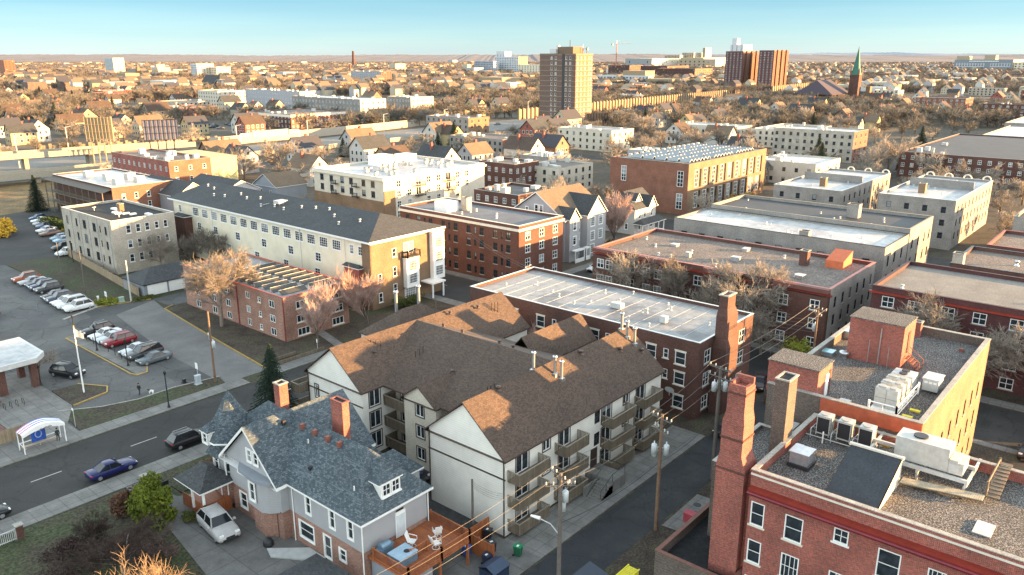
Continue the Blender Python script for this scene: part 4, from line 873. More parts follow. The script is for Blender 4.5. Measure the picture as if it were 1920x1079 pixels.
blob('leafy_shrub',30.0,73.4,0,2.7,2.7,4.6,LEAFY,'yellow-green leafy tree beside the house path',4200,.17,3); blob('leafy_shrub',29.0,76.8,0,1.5,1.4,2.6,LEAFB,'russet-brown shrub behind the yellow-green tree',1500,.15,4)
GT_=leafy('russet_grey_twigs',[(.2,(.035,.022,.02)),(.5,(.075,.048,.042)),(.8,(.12,.08,.068))],2)
for i_,(x_,y_,r_,h_) in enumerate(((25.5,70.5,2.6,2.2),(22.4,73.5,2.4,1.9),(19.8,68.5,2.8,2.0),(27.2,66.5,2.3,2.4),(23.5,61.5,2.6,2.0))): blob('twiggy_shrub',x_,y_,0,r_,r_,h_,GT_,['round reddish-brown twiggy shrub behind the large grey bare shrub','reddish-brown shrub near the garden edge by the sidewalk','low wide reddish-brown shrub at the left of the garden','reddish-brown shrub nearest the house driveway','reddish-brown shrub behind the twisted pale tree'][i_],2600,.1,40+i_,'reddish-brown garden shrubs')
blob('leafy_shrub',39.5,77.9,0,2.6,1.2,1.6,LEAFB,'low russet hedge along the near sidewalk',1400,.14,5); blob('leafy_shrub',32.6,70.2,0,.8,1.2,1.0,IVY,'small dark green bush at the porch corner',500,.12,6)
blob('leafy_shrub',14.5,49.8,0,1.8,1.8,4.0,LEAFY,'green-yellow shrub at the bottom left corner',1600,.16,7); blob('leafy_shrub',60.3,151.8,0,2.6,3.0,1.0,LEAFY,'low green ground shrub around the white sign post',1400,.16,8); blob('leafy_shrub',66.0,149.0,0,3,1.4,.8,IVY,'low green shrub in front of the fence corner',900,.15,9)
blob('leafy_shrub',84.0,109.6-3.5,0,3.2,1.2,2.4,IVY,'dark green bush at the foot of the sunlit end wall',1800,.15,10) if 0 else blob('leafy_shrub',95.0,106.8,0,4.2,1.2,2.4,IVY,'dark green bushes at the foot of the sunlit end wall',2000,.15,10)
blob('leafy_shrub',109.5,38.5,0,3.6,3.2,5.5,LEAFY,'golden-leaved shrubs beyond the alley',2600,.17,11); blob('leafy_shrub',107.0,36.3,0,1.8,1.6,3.0,LEAFB,'russet thicket near the alley end',1500,.16,12) if 0 else blob('leafy_shrub',99.0,36.6,0,2.4,2.0,2.2,LEAFB,'dark maroon thicket beside the brick building corner',1500,.16,12)
blob('leafy_shrub',28,240,0,5,6,3,LEAFY,'golden yellow shrub at the left edge',2500,.3,13) if 0 else blob('leafy_shrub',68.5,233,0,4,6,4,leafy('golden_leaves',[(.2,(.3,.16,.02)),(.8,(.6,.36,.04))]),'golden yellow shrub at the left edge',2500,.3,13)
blob('leafy_shrub',82.5,231,0,4,14,3.2,IVY,'dark hedge behind the far row of parked cars',3500,.28,14); blob('leafy_shrub',153.5,101.0,0,1.6,1.1,4,IVY,'dark green shrub at the corner of the grey gabled house',1100,.2,15)
blob('leafy_shrub',199.5,100.5,0,3,9,3.5,leafy('tan_leaves',[(.2,(.16,.1,.03)),(.8,(.4,.28,.1))]),'tan leafy hedge before the solar-roofed building',2600,.28,16) if 0 else blob('leafy_shrub',232,104,0,9,3,4.5,leafy('tan_leaves',[(.2,(.16,.1,.03)),(.8,(.4,.28,.1))]),'tan leafy trees before the yellow brick front',3500,.3,16)
# ================================================================ red-brick building in the right foreground
wA=[]
for z,ww in ((8.15,1),(4.65,1),(1.2,1)):
    wA.append((21.7,z-.05,1.15,2.1,'sash')); wA.append((18.7,z-.2,1.45,2.2,'eight' if z<8 else 'sash'))
    wA.append((15.1,z+(1.2 if z>8 else .1),1.1,1.2 if z>8 else 2.0,'four')); wA.append((11.6,z-.35,1.6,2.4,'sash')); wA.append((8.4,z-.2,1.2,2.1,'eight')); wA.append((5.2,z-.2,1.45,2.1,'sash')); wA.append((1.6,z-.2,1.45,2.1,'sash'))
F=flat('brick_building','red brick building with red gutters and gravel roof filling the lower right corner','apartment building',56.3,-14,70,22.5,12.95,BR_RED,GRAVEL,.85,CONC,{'A':wA},cornice=None,capw=.35)
b=MB(); b.box(55.75,-14,11.15,56.29,22.4,11.6); b.build('gutter_board',RED,F); b=MB(); b.tube([(55.65,-14,11.2),(55.65,22.45,11.2)],.16,n=8); b.build('gutter',DRED,F)
b=MB(); b.box(56.22,-14,12.55,56.295,22.5,12.7); b.build('frieze',CREAMT,F)
# its big stepped chimney
b=MB()
b.box(56.35,23.1,0,58.7,25.6,12.4); b.box(57.2,22.52,0,58.6,23.09,12.3)
def frus(b,a,z0,c,z1,m=0):
    p=[(a[0],a[1],z0),(a[2],a[1],z0),(a[2],a[3],z0),(a[0],a[3],z0),(c[0],c[1],z1),(c[2],c[1],z1),(c[2],c[3],z1),(c[0],c[3],z1)]
    b.add(p,[(0,3,2,1),(4,5,6,7),(0,1,5,4),(1,2,6,5),(2,3,7,6),(3,0,4,7)],m)
frus(b,(56.35,23.1,58.7,25.6),12.4,(56.4,23.5,58.4,25.4),13.6); b.box(56.4,23.5,13.6,58.4,25.4,16.4); frus(b,(56.4,23.5,58.4,25.4),16.4,(56.45,23.6,58.2,25.15),17.3); b.box(56.45,23.6,17.3,58.2,25.15,19.4)
b.box(56.5,23.65,19.4,56.75,25.1,19.7); b.box(57.9,23.65,19.4,58.15,25.1,20.1); b.box(56.75,24.85,19.4,57.9,25.1,19.85); b.box(56.75,23.65,19.4,57.9,23.9,19.6); b.build('chimney_stack',BR_RED,F)
for z in (12.1,14.9): b=MB(); b.box(56.28 if z<13 else 56.33,23.02 if z<13 else 23.43,z,58.78 if z<13 else 58.47,25.68 if z<13 else 25.47,z+.16); b.build('brick_band',BR_BRN,F)
b=MB(); b.box(56.38,23.53,18.9,58.27,25.22,19.05); b.build('brick_band',BR_BRN,F)
chimney(F,62.4,22.4,64.3,23.6,8,18.7,BR_DK,cap=CONC)
# roof hatch wedge
b=MB(); P0=[(57.6,13.3),(63.3,13.3),(63.3,17.1),(57.6,17.1)]
b.quad((57.5,13.2,12.25),(63.3,13.2,14.3),(63.3,17.1,14.3),(57.5,17.1,12.25)); b.build('roof_wedge',plain('black_membrane',(.03,.035,.042),.75,0,.3,.8,6),F)
b=MB(); b.poly([(57.5,13.15,12.1),(63.35,13.15,12.1),(63.35,13.15,14.25)]); b.poly([(57.5,17.15,12.1),(63.35,17.15,14.25),(63.35,17.15,12.1)]); b.quad((63.35,13.15,12.1),(63.35,17.15,12.1),(63.35,17.15,14.35),(63.35,13.15,14.35)); b.box(63.2,13.05,14.2,63.5,17.25,14.42); b.build('wedge_wall',CREAMT,F)
for (x,y,z) in ((61.2,20.3,12.1),): b=MB(); b.box(x-.9,y-.9,z,x+.9,y+.9,z+.35,1); b.box(x-.75,y-.75,z+.35,x+.75,y+.75,z+1.25); b.box(x-.85,y-.85,z+1.255,x+.85,y+.85,z+1.4); b.build('roof_hood',[GALV,DARKM],F)
b=MB(); b.box(62.6,21.1,12.1,63.9,21.7,12.6); b.build('roof_hood',GALV,F)
b=MB(); b.box(59.4,6.0,12.13,61.4,7.2,12.2); b.build('roof_plate',LGREY,F); b=MB(); b.box(66.2,14.9+5.4,12.1,66.3,20.4,13.2); b.build('vent_pipe',WHITE,F)
# timber walkway with stairs
wkw=thing('walkway','sunlit timber walkway across the gravel roof below the big air unit','walkway',(63.5,10,12.1))
b=MB(); n=38
for i in range(n):
    t=i/n; y=13.0-5.6*t; x=62.7+1.2*t; b.box(x,y-.13,12.5,x+1.0,y,12.56)
b.build('planks',plain('pale_planks',(.42,.36,.26),.8,0,.3,2),wkw); b=MB(); b.box(62.8,7.4,12.1,62.9,13,12.5) if 0 else b.tube([(62.8,13,12.4),(64.0,7.4,12.4)],.06,n=4); b.tube([(63.7,13,12.4),(64.9,7.4,12.4)],.06,n=4); b.build('beam',WOODB,wkw)
b=MB()
for i in range(10): b.box(64.9+i*.5,6.5-.0,12.5+i*.09,65.4+i*.5,7.4,12.56+i*.09)
rail((64.9,7.4),(69.8,7.4),12.6,1.0,b,.8); b.build('ramp',WOODB,wkw)
# big packaged roof unit on its steel frame
t=thing('rooftop_air_unit','large white air handling unit on a grey steel frame on the front brick roof','air unit',(67,12,12.1))
b=MB(); b.box(65.3,10.3,13.3,67.3,14.3,15.2); b.box(65.3,9.2,13.3,67.3,10.28,14.3); b.box(65.2,9.6,14.3,67.0,10.25,14.5); b.build('casing',HVAC,t)
b=MB(); b.cyl(66.4,12.7,15.2,15.32,.55,14); b.build('fan',DARKM,t); b=MB(); b.quad((65.29,9.5,13.5),(65.29,10.2,13.5),(65.29,10.2,14.1),(65.29,9.5,14.1)); b.quad((65.28,11.4,13.4),(65.28,11.43,13.4),(65.28,11.43,15.1),(65.28,11.4,15.1)); b.build('panel',LGREY,t)
b=MB()
for x in (64.9,67.7): b.box(x-.12,8.7,13.0,x+.12,16.6,13.28)
for y in (8.8,12.3,16.4): b.box(64.7,y-.1,12.75,70.2,y+.1,12.99)
for x in (64.9,67.7,70.0):
    for y in (8.9,12.3,16.3): b.box(x-.08,y-.08,12.1,x+.08,y+.08,12.75)
b.build('steel_frame',LGREY,t)
def condenser(x,y,z,lab,g,s=1.0):
    t=thingL('condenser_unit',lab,'air unit',(x,y,z),0,g)
    b=MB(); b.box(-.45*s,-.45*s,.25,.45*s,.45*s,1.7); b.build('coil_housing',DARKM,t)
    b=MB(); b.box(-.5*s,-.5*s,1.7,.5*s,.5*s,1.88); b.box(-.5*s,-.5*s,.15,.5*s,.5*s,.25)
    for sx in (-1,1):
        for sy in (-1,1): b.box(sx*.48*s-.03,sy*.48*s-.03,0,sx*.48*s+.03,sy*.48*s+.03,1.7)
    b.quad((-.44*s,-.455*s,.27),(.44*s,-.455*s,.27),(.44*s,-.455*s,1.68),(-.44*s,-.455*s,1.68)); b.build('casing',HVAC,t)
    b=MB(); b.cyl(0,0,1.88,1.96,.36*s,12); b.build('fan_guard',plain('pale_guard',(.35,.35,.33),.5),t); return t
g='condenser units in a row on the front brick roof'
condenser(67.6,20.7,12.4,'condenser unit nearest the twin-flue chimney',g,1.15); condenser(67.6,18.9,12.4,'middle condenser unit of the row of three',g,1.15); condenser(67.6,17.1,12.4,'condenser unit nearest the black roof wedge',g,1.15)
t=thing('pipe_rack','thin white pipe rack around the three condenser units','pipe rack',(67.6,19,12.1)); b=MB()
for y in (21.6,19.8,18.0,16.2): b.tube([(66.7,y,12.1),(66.7,y,13.0),(68.5,y,13.0),(68.5,y,12.1)],.04,n=5)
b.tube([(66.7,22,12.35),(66.7,16,12.35)],.05,n=5); b.tube([(68.5,22,12.35),(68.5,16,12.35)],.05,n=5); b.build('pipes',LGREY,t)
b=MB(); 
for (x,y) in ((69.2,15.9),(69.3,20.0),(66.4,15.6)): t=thing('yellow_support_block','small yellow support block on the front brick roof','support block',(x,y,12.1),'yellow support blocks'); b=MB(); b.box(x-.2,y-.35,12.1,x+.2,y+.35,12.25); b.build('block',YELLOW,t)
# ---------------------------------------------------------------- second brick building
wB=G([74,77,80.2,83.5,86.8,90,93.2,96.3],[1.6,5.0,8.4],.75,1.7,'sashd')
S=flat('brick_building','tan-brick building with gravel roof and brick penthouses behind the front brick building','apartment building',71,13.6,99.3,27.6,14.3,BR_DK,GRAVEL,.95,CONC,{'B':wB,'A':G([25.5],[8.4,4.8],1.0,1.5,'sash')},wallB=BR_TAN,capw=.4)
b=MB(); b.box(70.93,13.62,12.95,70.995,22.4,14.28); b.build('painted_upstand',plain('orange_red_paint',(.4,.09,.04),.6,0,.3,1.5),S)
b=MB(); b.box(71.5,23.0,13.35,75.2,27.9,16.5); b.build('penthouse',BR_RED,S); b=MB(); b.box(71.4,22.9,16.503,75.3,28.0,16.62); b.build('penthouse_roof',GRAVEL,S); b=MB(); b.box(73.4,22.9,13.4,74.2,22.99,15.6); b.build('door',WHITE,S); b=MB(); b.box(74.5,22.93,13.4,74.9,22.99,15.8); b.build('door_frame',BR_BRN,S)
b=MB(); b.box(85.6,19.4,13.35,89.9,24.9,18.0); b.build('penthouse',BR_RED,S); b=MB(); b.box(85.5,19.3,18.003,90.0,25.0,18.12); b.build('penthouse_roof',GRAVEL,S)
b=MB(); b.box(87.3,19.33,14.7,88.1,19.39,17.0); b.build('door',BR_BRN,S); b=MB(); b.cyl(85.5,21.6,13.4,17.4,.07,6); b.build('downpipe',GALV,S)
for (y,h) in ((22.6,2.6),(20.6,2.2)): pipe(S,85.3,y,13.4,h,.04)
b=MB()
for i in range(5): b.box(86.2,18.9-i*.28,14.4-i*.24,87.6,19.2-i*.28,14.46-i*.24)
b.tube([(86.2,19.2,15.4),(86.2,17.7,14.3),(86.2,17.7,13.3)],.04,n=5); b.tube([(87.6,19.2,15.4),(87.6,17.7,14.3),(87.6,17.7,13.3)],.04,n=5); b.build('penthouse_stairs',plain('rusty_red_steel',(.3,.1,.05),.7,.2,.3),S)
chimney(S,97.6,20.5,98.5,21.5,13.3,15.2,BR_RED)
for (x,y,dx,dy,h) in ((84.6,26.1,1.1,1.1,.4),(91.5,26.2,1.6,1.2,.9)): b=MB(); b.box(x,y,13.35,x+dx,y+dy,13.35+h); b.box(x-.08,y-.08,13.35+h,x+dx+.08,y+dy+.08,13.45+h,1); b.build('skylight',[GALV,plain('pale_blue_skylight',(.3,.55,.62),.2,0,.1)],S)
b=MB(); b.lathe(86.7-1.5,26.9-1.9,[(.3,13.35),(.3,13.8),(.55,13.85),(.5,14.1),(.1,14.25)],12); b.build('roof_vent',GALV,S)
b=MB(); b.box(95.5,15.5,13.35,95.9,15.9,13.7); b.build('roof_vent',plain('rust_vent',(.2,.07,.05),.7),S)
b=MB(); b.box(72.2,20.3,13.36,73.3,21.3,13.8); b.build('skylight',LGREY,S); b=MB(); b.box(71.6,23.3-1.6,13.36,71.9,22.9,14.3); b.build('skylight',GALV,S) if 0 else None
g='tall white outdoor units in a row on the second brick roof'
for i,x in enumerate((74.6,76.2,77.8)):
    t=thingL('outdoor_air_unit',['front tall white outdoor unit of the row of three','middle tall white outdoor unit of the row of three','rear tall white outdoor unit of the row of three'][i],'air unit',(x,17.6,13.5),0,g); b=MB(); b.box(-.45,-1.0,0,.45,1.0,1.9); b.build('casing',HVAC,t)
    b=MB(); [b.cyl(0,y,1.9,2.05,.35,12) for y in (-.5,.5)]; b.build('fan',plain('pale_guard',(.35,.35,.33),.5),t); b=MB(); b.box(-.47,-.01,.1,-.452,.01,1.8); b.box(-.47,-.9,.95,-.452,.9,.97); b.build('panel_seam',DARKM,t)
t=thingL('outdoor_air_unit','low grey outdoor unit with two fans behind the tall white units','air unit',(80.4,17.7,13.5)); b=MB(); b.box(-.9,-1,0,.9,1,1.6); b.build('casing',LGREY,t); b=MB(); [b.cyl(x,0,1.6,1.7,.38,12) for x in (-.45,.45)]; b.build('fan',DARKM,t)
t=thingL('exhaust_box','square white exhaust box right of the tall white units','air unit',(81.9,15.4,13.5)); b=MB(); b.box(-1,-.7,.1,1,.7,1.25); b.box(-1.08,-.78,1.253,1.08,.78,1.35); b.build('casing',LGREY,t); b=MB(); [b.box(-1.02,y-.15,.85,-1.003,y+.15,1.05) for y in (-.4,0,.4)]; b.build('louvre',WHITE,t)
t=thing('guard_rail','white steel guard rail and platform beside the tall white units','railing',(75,16.4,13.4)); b=MB()
rail((72.6,16.2),(80,16.2),13.5,1.0,b,1.6); rail((72.6,16.2),(72.6,18.6),13.5,1.0,b,1.2); b.box(73.2,16.4,13.4,80.5,18.7,13.48) ; b.build('rail',WHITE,t)
for (x,y) in ((75.6,15.3),(73.8,15.5)): t=thing('yellow_support_block','small yellow support block beside the white guard rail','support block',(x,y,13.35),'yellow support blocks by the rail'); b=MB(); b.box(x-.2,y-.45,13.36,x+.2,y+.45,13.5); b.build('block',plain('bright_yellow',(.7,.6,.03),.6),t)
b=MB(); b.box(80.0 if 0 else 70.9,24.2,13.36,71.3,25.4,14.4)
t=thingL('exhaust_box','square grey exhaust box between the two chimneys','air unit',(69.5,24.6,9.9)); b=MB(); b.box(-.8,-.7,0,.8,.7,1.4); b.box(-.85,-.75,1.403,.85,.75,1.5); b.build('casing',LGREY,t)
# low annexe with gravel roof below the chimneys and the black roof by the alley
flat('brick_annexe','low dark brick annexe with gravel roof between chimney and alley','annexe',60.9,22.9,70.9,28,9.9,BR_DK,GRAVEL,.0+.3,CONC,{'A':[]},capw=.3)
flat('brick_annexe','low building with black flat roof and clay coping at the alley','annexe',54.5,22.6,66,29.8,3.1,BR_DK,BLACKR,.9,plain('clay_coping',(.17,.07,.05),.7,0,.3,2),{},capw=.3)
def facade(n,a,b_): return lin(a,b_,n)
# ---------------------------------------------------------------- white-roofed flat building along the alley
WRb=flat('brick_building','long brown brick building with pale grey flat roof and tall chimney','apartment building',86.3,42.6,102,82,10.5,BR_BRN,GMEMB,.45,plain('metal_edge',(.6,.6,.58),.4,.4,.15),
  {'A':G([45.2,49.5,54,58.5,63,68,73,78],[1.0,4.2,7.0],1.5,1.75,'up')+G([47.3,56.3,65.5],[4.6,7.4],.75,1.3,'sash'),'B':G([88.6,98.6],[.9,4.1,7.2],1.7,1.9,'dbl')},capw=.2)
b=MB(); b.box(89.8,40.7,0,93.4,42.55,9); frus(b,(89.8,40.7,93.4,42.55),9,(90.2,41.0,93.2,42.55),10.2); b.box(90.2,41.0,10.2,93.2,42.55,13.2); frus(b,(90.2,41.0,93.2,42.55),13.2,(90.6,41.3,92.8,42.5),14.2); b.box(90.6,41.3,14.2,92.8,42.5,15.8); b.build('chimney_stack',BR_BRN,WRb)
b=MB(); b.box(90.5,41.2,15.803,92.9,41.5,15.95); b.box(90.5,42.3,15.803,92.9,42.6,15.95); b.box(90.5,41.5,15.803,90.8,42.3,15.95); b.box(92.6,41.5,15.803,92.9,42.3,15.95); b.build('chimney_cap',CONC,WRb)
for (x,y,dx,dy,h) in ((92.6,58.4,1.0,1.8,.75),(91.3,50.4,.8,.9,.9)): b=MB(); b.box(x,y,10.1,x+dx,y+dy,10.1+h); b.build('roof_hood',LGREY,WRb)
for i in range(16): vent(WRb,rnd.uniform(88,101),rnd.uniform(44,80),10.06,rnd.uniform(.3,.7),.09,LGREY)
b=MB()
for i in range(14): b.box(86.6,46+i*2.5,10.055,101.7,46.06+i*2.5,10.075)
b.build('roof_seam',LGREY,WRb)
# ---------------------------------------------------------------- red-corniced building across the street
us=[41.5,45.5,51.5,55.5,61,65,70.5,74.5,79.5]
RRb=flat('brick_building','brown brick apartment building with red cornice and tan roof across the street','apartment building',121,38.6,143,82.4,10.5,BR_BRN,TANROOF,.6,plain('pink_coping',(.42,.16,.13),.6,0,.2),
  {'A':G(us,[.9,4.0,7.0],1.6,1.7,'dbl')+G([48.5,58.3,67.8,77],[4.4,7.4],.9,1.3,'sash'),'B':G(lin(123.5,141,6),[1.0,4.1,7.0],.9,1.8,'sashd')},wallB=BR_GRY,cornice=(RED,9.35,.35,.3,'A'),capw=.4)
b=MB(); 
for y0,y1 in ((38.7,47.3),(53.2,59.6),(66.5,72.4),(76.8,82.3)): b=MB(); b.box(120.1,y0,0,120.99,y1,9.3); b.box(119.95,y0-.1,9.9,121,y1+.1,10.56,1); b.build('bay',[BR_BRN,plain('maroon_band',(.14,.05,.04),.7)],RRb)
for y0,y1 in ((38.7,47.3),(53.2,59.6),(66.5,72.4),(76.8,82.3)): addwins(RRb,'A',120.01,0,0,0,G([y0+1.8,y1-1.8],[.9,4.0,7.0],1.5,1.7,'dbl'))
for (x,y,dx,dy,h) in ((126,45,1.5,1.2,.5),(130,58,1.0,1.4,.7),(133,72,1.2,1.2,.4),(127,66,.8,.8,.9),(138,60,1.4,1.0,.5)): b=MB(); b.box(x,y,9.9,x+dx,y+dy,9.9+h); b.box(x-.08,y-.08,9.903+h,x+dx+.08,y+dy+.08,9.97+h,1); b.build('roof_hatch',[GALV,LGREY],RRb)
b=MB(); b.add([(136.5,42,9.9),(141,42,9.9),(141,45,9.9),(136.5,45,9.9),(136.5,42,11.2),(141,42,12.4),(141,45,12.4),(136.5,45,11.2)],[(0,1,5,4),(1,2,6,5),(2,3,7,6),(3,0,4,7),(4,5,6,7)]); b.build('stair_bulkhead',plain('orange_painted_render',(.55,.13,.05),.7,0,.2),RRb)
chimney(RRb,134.8,47.6,136.2,49.0,9.9,12.6,BR_BRN)
for i in range(9): vent(RRb,rnd.uniform(124,141),rnd.uniform(42,80),9.9,.6,.14,LGREY)
# ---------------------------------------------------------------- grey/white roof and dark roof pair behind it
CWb=flat('brick_building','long pale grey building with bright white roof behind the red-corniced one','apartment building',149,38.9,163.9,81.5,12.0,BR_GRY,MEMB,.35,DARKM,{'A':G(lin(42,79,10),[8.0],1.3,1.5,'plaind'),'B':G([151.5,155.5,160],[1.2,4.6,8],1.0,2.0,'sashd')},capw=.2)
chimney(CWb,149.4,53,150.8,54.8,8,12.9,BR_GRY)
for i in range(14): vent(CWb,rnd.uniform(151,162),rnd.uniform(41,79),11.67,rnd.uniform(.3,.6),.12,LGREY)
DKb=flat('brick_building','dark-roofed grey building behind the bright white roof','apartment building',164.1,38.8,181,80.6,12.9,BR_GRY,DMEMB,.6,plain('tan_coping',(.32,.27,.2),.8),{'B':G([166.5,171,175.5,179],[1.5,5,8.6],1.1,1.9,'sashd'),'A':[]},capw=.3)
chimney(DKb,171.5,51,173.5,53.4,12,15.2,BR_GRY)
for i in range(8): vent(DKb,rnd.uniform(166,179),rnd.uniform(41,78),12.3,.4,.12,LGREY)
# ---------------------------------------------------------------- maroon building right edge & neighbours
BR_MAR=brick('maroon_brick',(.1,.022,.024),(.055,.014,.016),(.1,.06,.055),.3)
M1=flat('brick_building','maroon brick apartment building with gravel roof at the right edge','apartment building',122.2,-16,141.3,33.0,12,BR_MAR,plain('speckled_roof',(.2,.185,.165),.9,0,.25,.3,5),.55,plain('dark_maroon_edge',(.06,.025,.025),.7),
  {'A':G([30.6,27,22.5,18.5,14,10,6,2,-3,-7,-12],[.5,3.3,6.2,9.0],1.7,1.65,'dbl'),'B':[]},cornice=(RED,10.95,.35,.3,'A'),capw=.4)
for i in range(5): vent(M1,rnd.uniform(125,139),rnd.uniform(4,31),11.45,.6,.16,LGREY)
M2=flat('brick_building','tan-roofed brick building beyond the maroon one','apartment building',144.2,4,160.5,27.4,12,BR_BRN,TANROOF,.6,DARKM,{'A':G([25,20,15],[4.1,7.1],1.3,1.8,'dbl'),'B':[]},wallB=BR_TAN,capw=.35)
chimney(M2,144.4,25.6,145.9,27.2,10.5,13.8,BR_CRM); vent(M2,152,19,11.4,.9,.22); vent(M2,156,12,11.4,.6,.15)
M3=flat('brick_building','grey roof with red edge two buildings beyond the maroon one','apartment building',163.4,2,180,25.6,12,BR_BRN,TANROOF,.6,plain('red_edge',(.3,.07,.05),.6),{'A':[],'B':[]},capw=.3)
M4=flat('brick_building','pale concrete building with stair tower at the far right edge','apartment building',203,2,228,27.5,11,BR_GRY,DMEMB,.6,CONC,{'A':G([24,19,13,7],[1.5,4.8,8],1.1,1.7,'sashd')}); chimney(M4,205,21,208,26,11,15.5,BR_CRM)
# ---------------------------------------------------------------- three-storey cream house (left)
WLb=flat('brick_building','pale painted-brick apartment house with black roof beside the car park','apartment building',70.3,170.6,84.2,196,11.6,BR_CRM,BLACKR,.45,plain('pale_coping',(.6,.57,.5),.6),
  {'A':G([173.6],[8.2,5.0,1.8],.9,1.8,'sashd')+G([176.3],[8.4,5.2,2.0],.45,1.5,'plaind')+G([179.2,184.2],[8.2,5.0,1.8],1.5,1.9,'dbld')+G([188.4,193.4],[8.2,5.0,1.8],.9,1.8,'sashd'),
   'B':G([73.8,75.9,77.9],[8.5,5.3,2.2],1.0,1.75,'sash')+G([80.0,82.0],[8.6,5.4],.9,1.6,'sash')},capw=.25)
b=MB(); 
for y in (171.9,177.5,182,186.6,191): b.cyl(70.22,y,.2,11.3,.06,6)
b.build('downspout',LGREY,WLb)
chimney(WLb,77,181,78,182.4,11.1,13.2,BR_TAN)
for (x,y) in ((74.5,188.5),(79.5,187.5),(74.5,176)): b=MB(); b.cyl(x,y,11.1,11.8,.1,6); b.box(x-.4,y-.1,11.8,x+.4,y+.1,11.95); b.build('roof_vent',LGREY,WLb)
for (x,y,l,w_) in ((77.5,184.5,1.2,2.6),(75.6,181.6,1.6,.7),(75.4,179.8,1.5,.7),(76.4,178.2,1.5,.7),(77.2,176.4,1.4,.7),(79.6,173,1.0,2.0)): b=MB(); b.box(x,y,11.15,x+l,y+w_,11.4); b.box(x+.08,y+.08,11.4,x+l-.08,y+w_-.08,11.5); b.build('skylight',WHITE,WLb)
# garages with three white doors, fence
Gg=thing('garage','low garage with grey hipped roof and three white doors by the car park','garage',(73,155,0))
walls(Gg,66.2,149.9,80,158.6,0,2.5,SIDG2); gableroof(Gg,66.2,149.9,80,158.6,2.45,4.6,'x',SH_GRY,.3,.15,DARKM,4,4)
for x0 in (66.9,71.2,75.6): b=MB(); b.box(x0,149.82,.1,x0+3.9,149.89,2.2); b.build('garage_door',WHITE,Gg)
fn=thing('timber_fence','long pale timber fence running from the garages past the cream house','fence',(67,170,0))
b=MB(); 
for i in range(60):
    y=151+i*.75; x=65.6+(y-151)*.105; b.box(x-.02,y,.05,x+.02,y+.73,1.85)
b.build('boards',WOODF,fn); b=MB(); [b.box(65.6+(y-151)*.105-.07,y-.07,.05,65.6+(y-151)*.105+.07,y+.07,2.0) for y in lin(151,195.5,16)]; b.build('post',WOODF,fn)
# ---------------------------------------------------------------- low brick building with solar racks
LBb=flat('brick_building','low two-storey brick building with red-edged roof covered in solar racks','apartment building',69.3,107.4,82.2,139.4,7.5,BR_PNK,GMEMB,.35,plain('red_fascia',(.42,.06,.035),.5,0,.2),
 {'A':G([110.9,124.5,129.3,135],[5.2,2.7,.4],1.5,1.25,'slide')+G([114.5],[5.4,2.9,.6],.75,.95,'sash')+G([118],[5.4,2.9,.6],1.1,1.2,'slide'),'B':G([72.8,79.8],[5.1,2.7,.4],2.4,1.3,'tri')},cornice=None,capw=.25)
for y in (107.5,121.3,127): b=MB(); b.box(69.18,y-.12,.05,69.29,y+.12,7.3); b.build('pilaster_strip',plain('dark_red_strip',(.2,.03,.025),.5),LBb)
SOLM=plain('solar_panel_back',(.06,.06,.055),.4,.2,.2); 
sr=0
for i in range(9):
    y0=109.6+i*2.45
    for (xa,xb) in ((70.6,75.6),(76.4,81.2)):
        if i>7 and xa>76: continue
        t=thing('solar_rack','row of tilted dark solar panels on the low brick roof','solar panels',((xa+xb)/2,y0,7.16),'solar racks on the low brick roof'); b=MB()
        b.quad((xa,y0,7.25),(xb,y0,7.25),(xb,y0+.95,7.85),(xa,y0+.95,7.85)); b.quad((xa,y0,7.22),(xa,y0+.95,7.82),(xb,y0+.95,7.82),(xb,y0,7.22),0); b.build('panel',SOLM,t)
        b=MB(); [b.box(x,y0+.85,7.16,x+.06,y0+.93,7.78) for x in lin(xa,xb-.06,5)]; b.tube([(xa,y0+.97,7.87),(xb,y0+.97,7.87)],.035,n=4); b.build('rack',CREAMT,t)
# ---------------------------------------------------------------- long cream building with hipped roof
LW=thing('apartment_building','long four-storey cream building with dark hipped roof and sunlit bay-windowed end','apartment building',(98,150,0))
SIDY=siding('pale_cream_siding',(.76,.68,.52),.22)
ws=[(y,9.9,2.5,1.9,'nine') for y in lin(119.5,171,14)]+[(178,9.9,1.1,1.7,'six')]+[(y,9.9,1.1,1.7,'six') for y in (112.6,115.0)]
ws+=[(y,6.7,1.7,1.75,'six') for y in (125.5,134.5,144,154,163,170)]+[(y,3.5,1.7,1.75,'six') for y in (126,136.5,147,158)]
walls(LW,89.5,109.8,107,181,0,12.95,SIDY,{'A':ws}); gableroof(LW,89.5,109.8,107,181,13.0,16.0,'y',SH_GRY,.9,.35,WHITE,8,3)
b=MB(); b.box(89.35,109.6,0,89.49,112.0,12.4); b.box(89.5,109.55,0,107,109.79,12.2); b.build('brick_end',BR_TAN,LW)
addwins(LW,'B',0,109.46,0,0,[(91.3,1.2,.9,1.8,'sash'),(91.3,5.0,.9,1.6,'sash'),(94.9,2.2,.9,1.8,'sash'),(94.9,5.5,.9,1.8,'sash'),(94.9,9.2,1.0,1.6,'sash'),(98.5,9.2,2.6,2.2,'slide'),(98.6,.6,2.8,1.9,'big')])
for (x0,x1,z0,z1) in ((97.0,100.2,2.8,8.4),(104.0,107.0,3.0,12.3)):
    b=MB(); b.box(x0,108.5,z0,x1,109.5,z1); b.box(x0-.12,108.38,z1+.003,x1+.12,109.5,z1+.15); b.build('bay',WHITE,LW)
    zz=[z0+.7,z0+3.2] if z1<9 else [z0+.7,z0+3.5,z0+6.3]
    addwins(LW,'B',0,108.41,0,0,[((x0+x1)/2,z,2.1,2.0,'big') for z in zz])
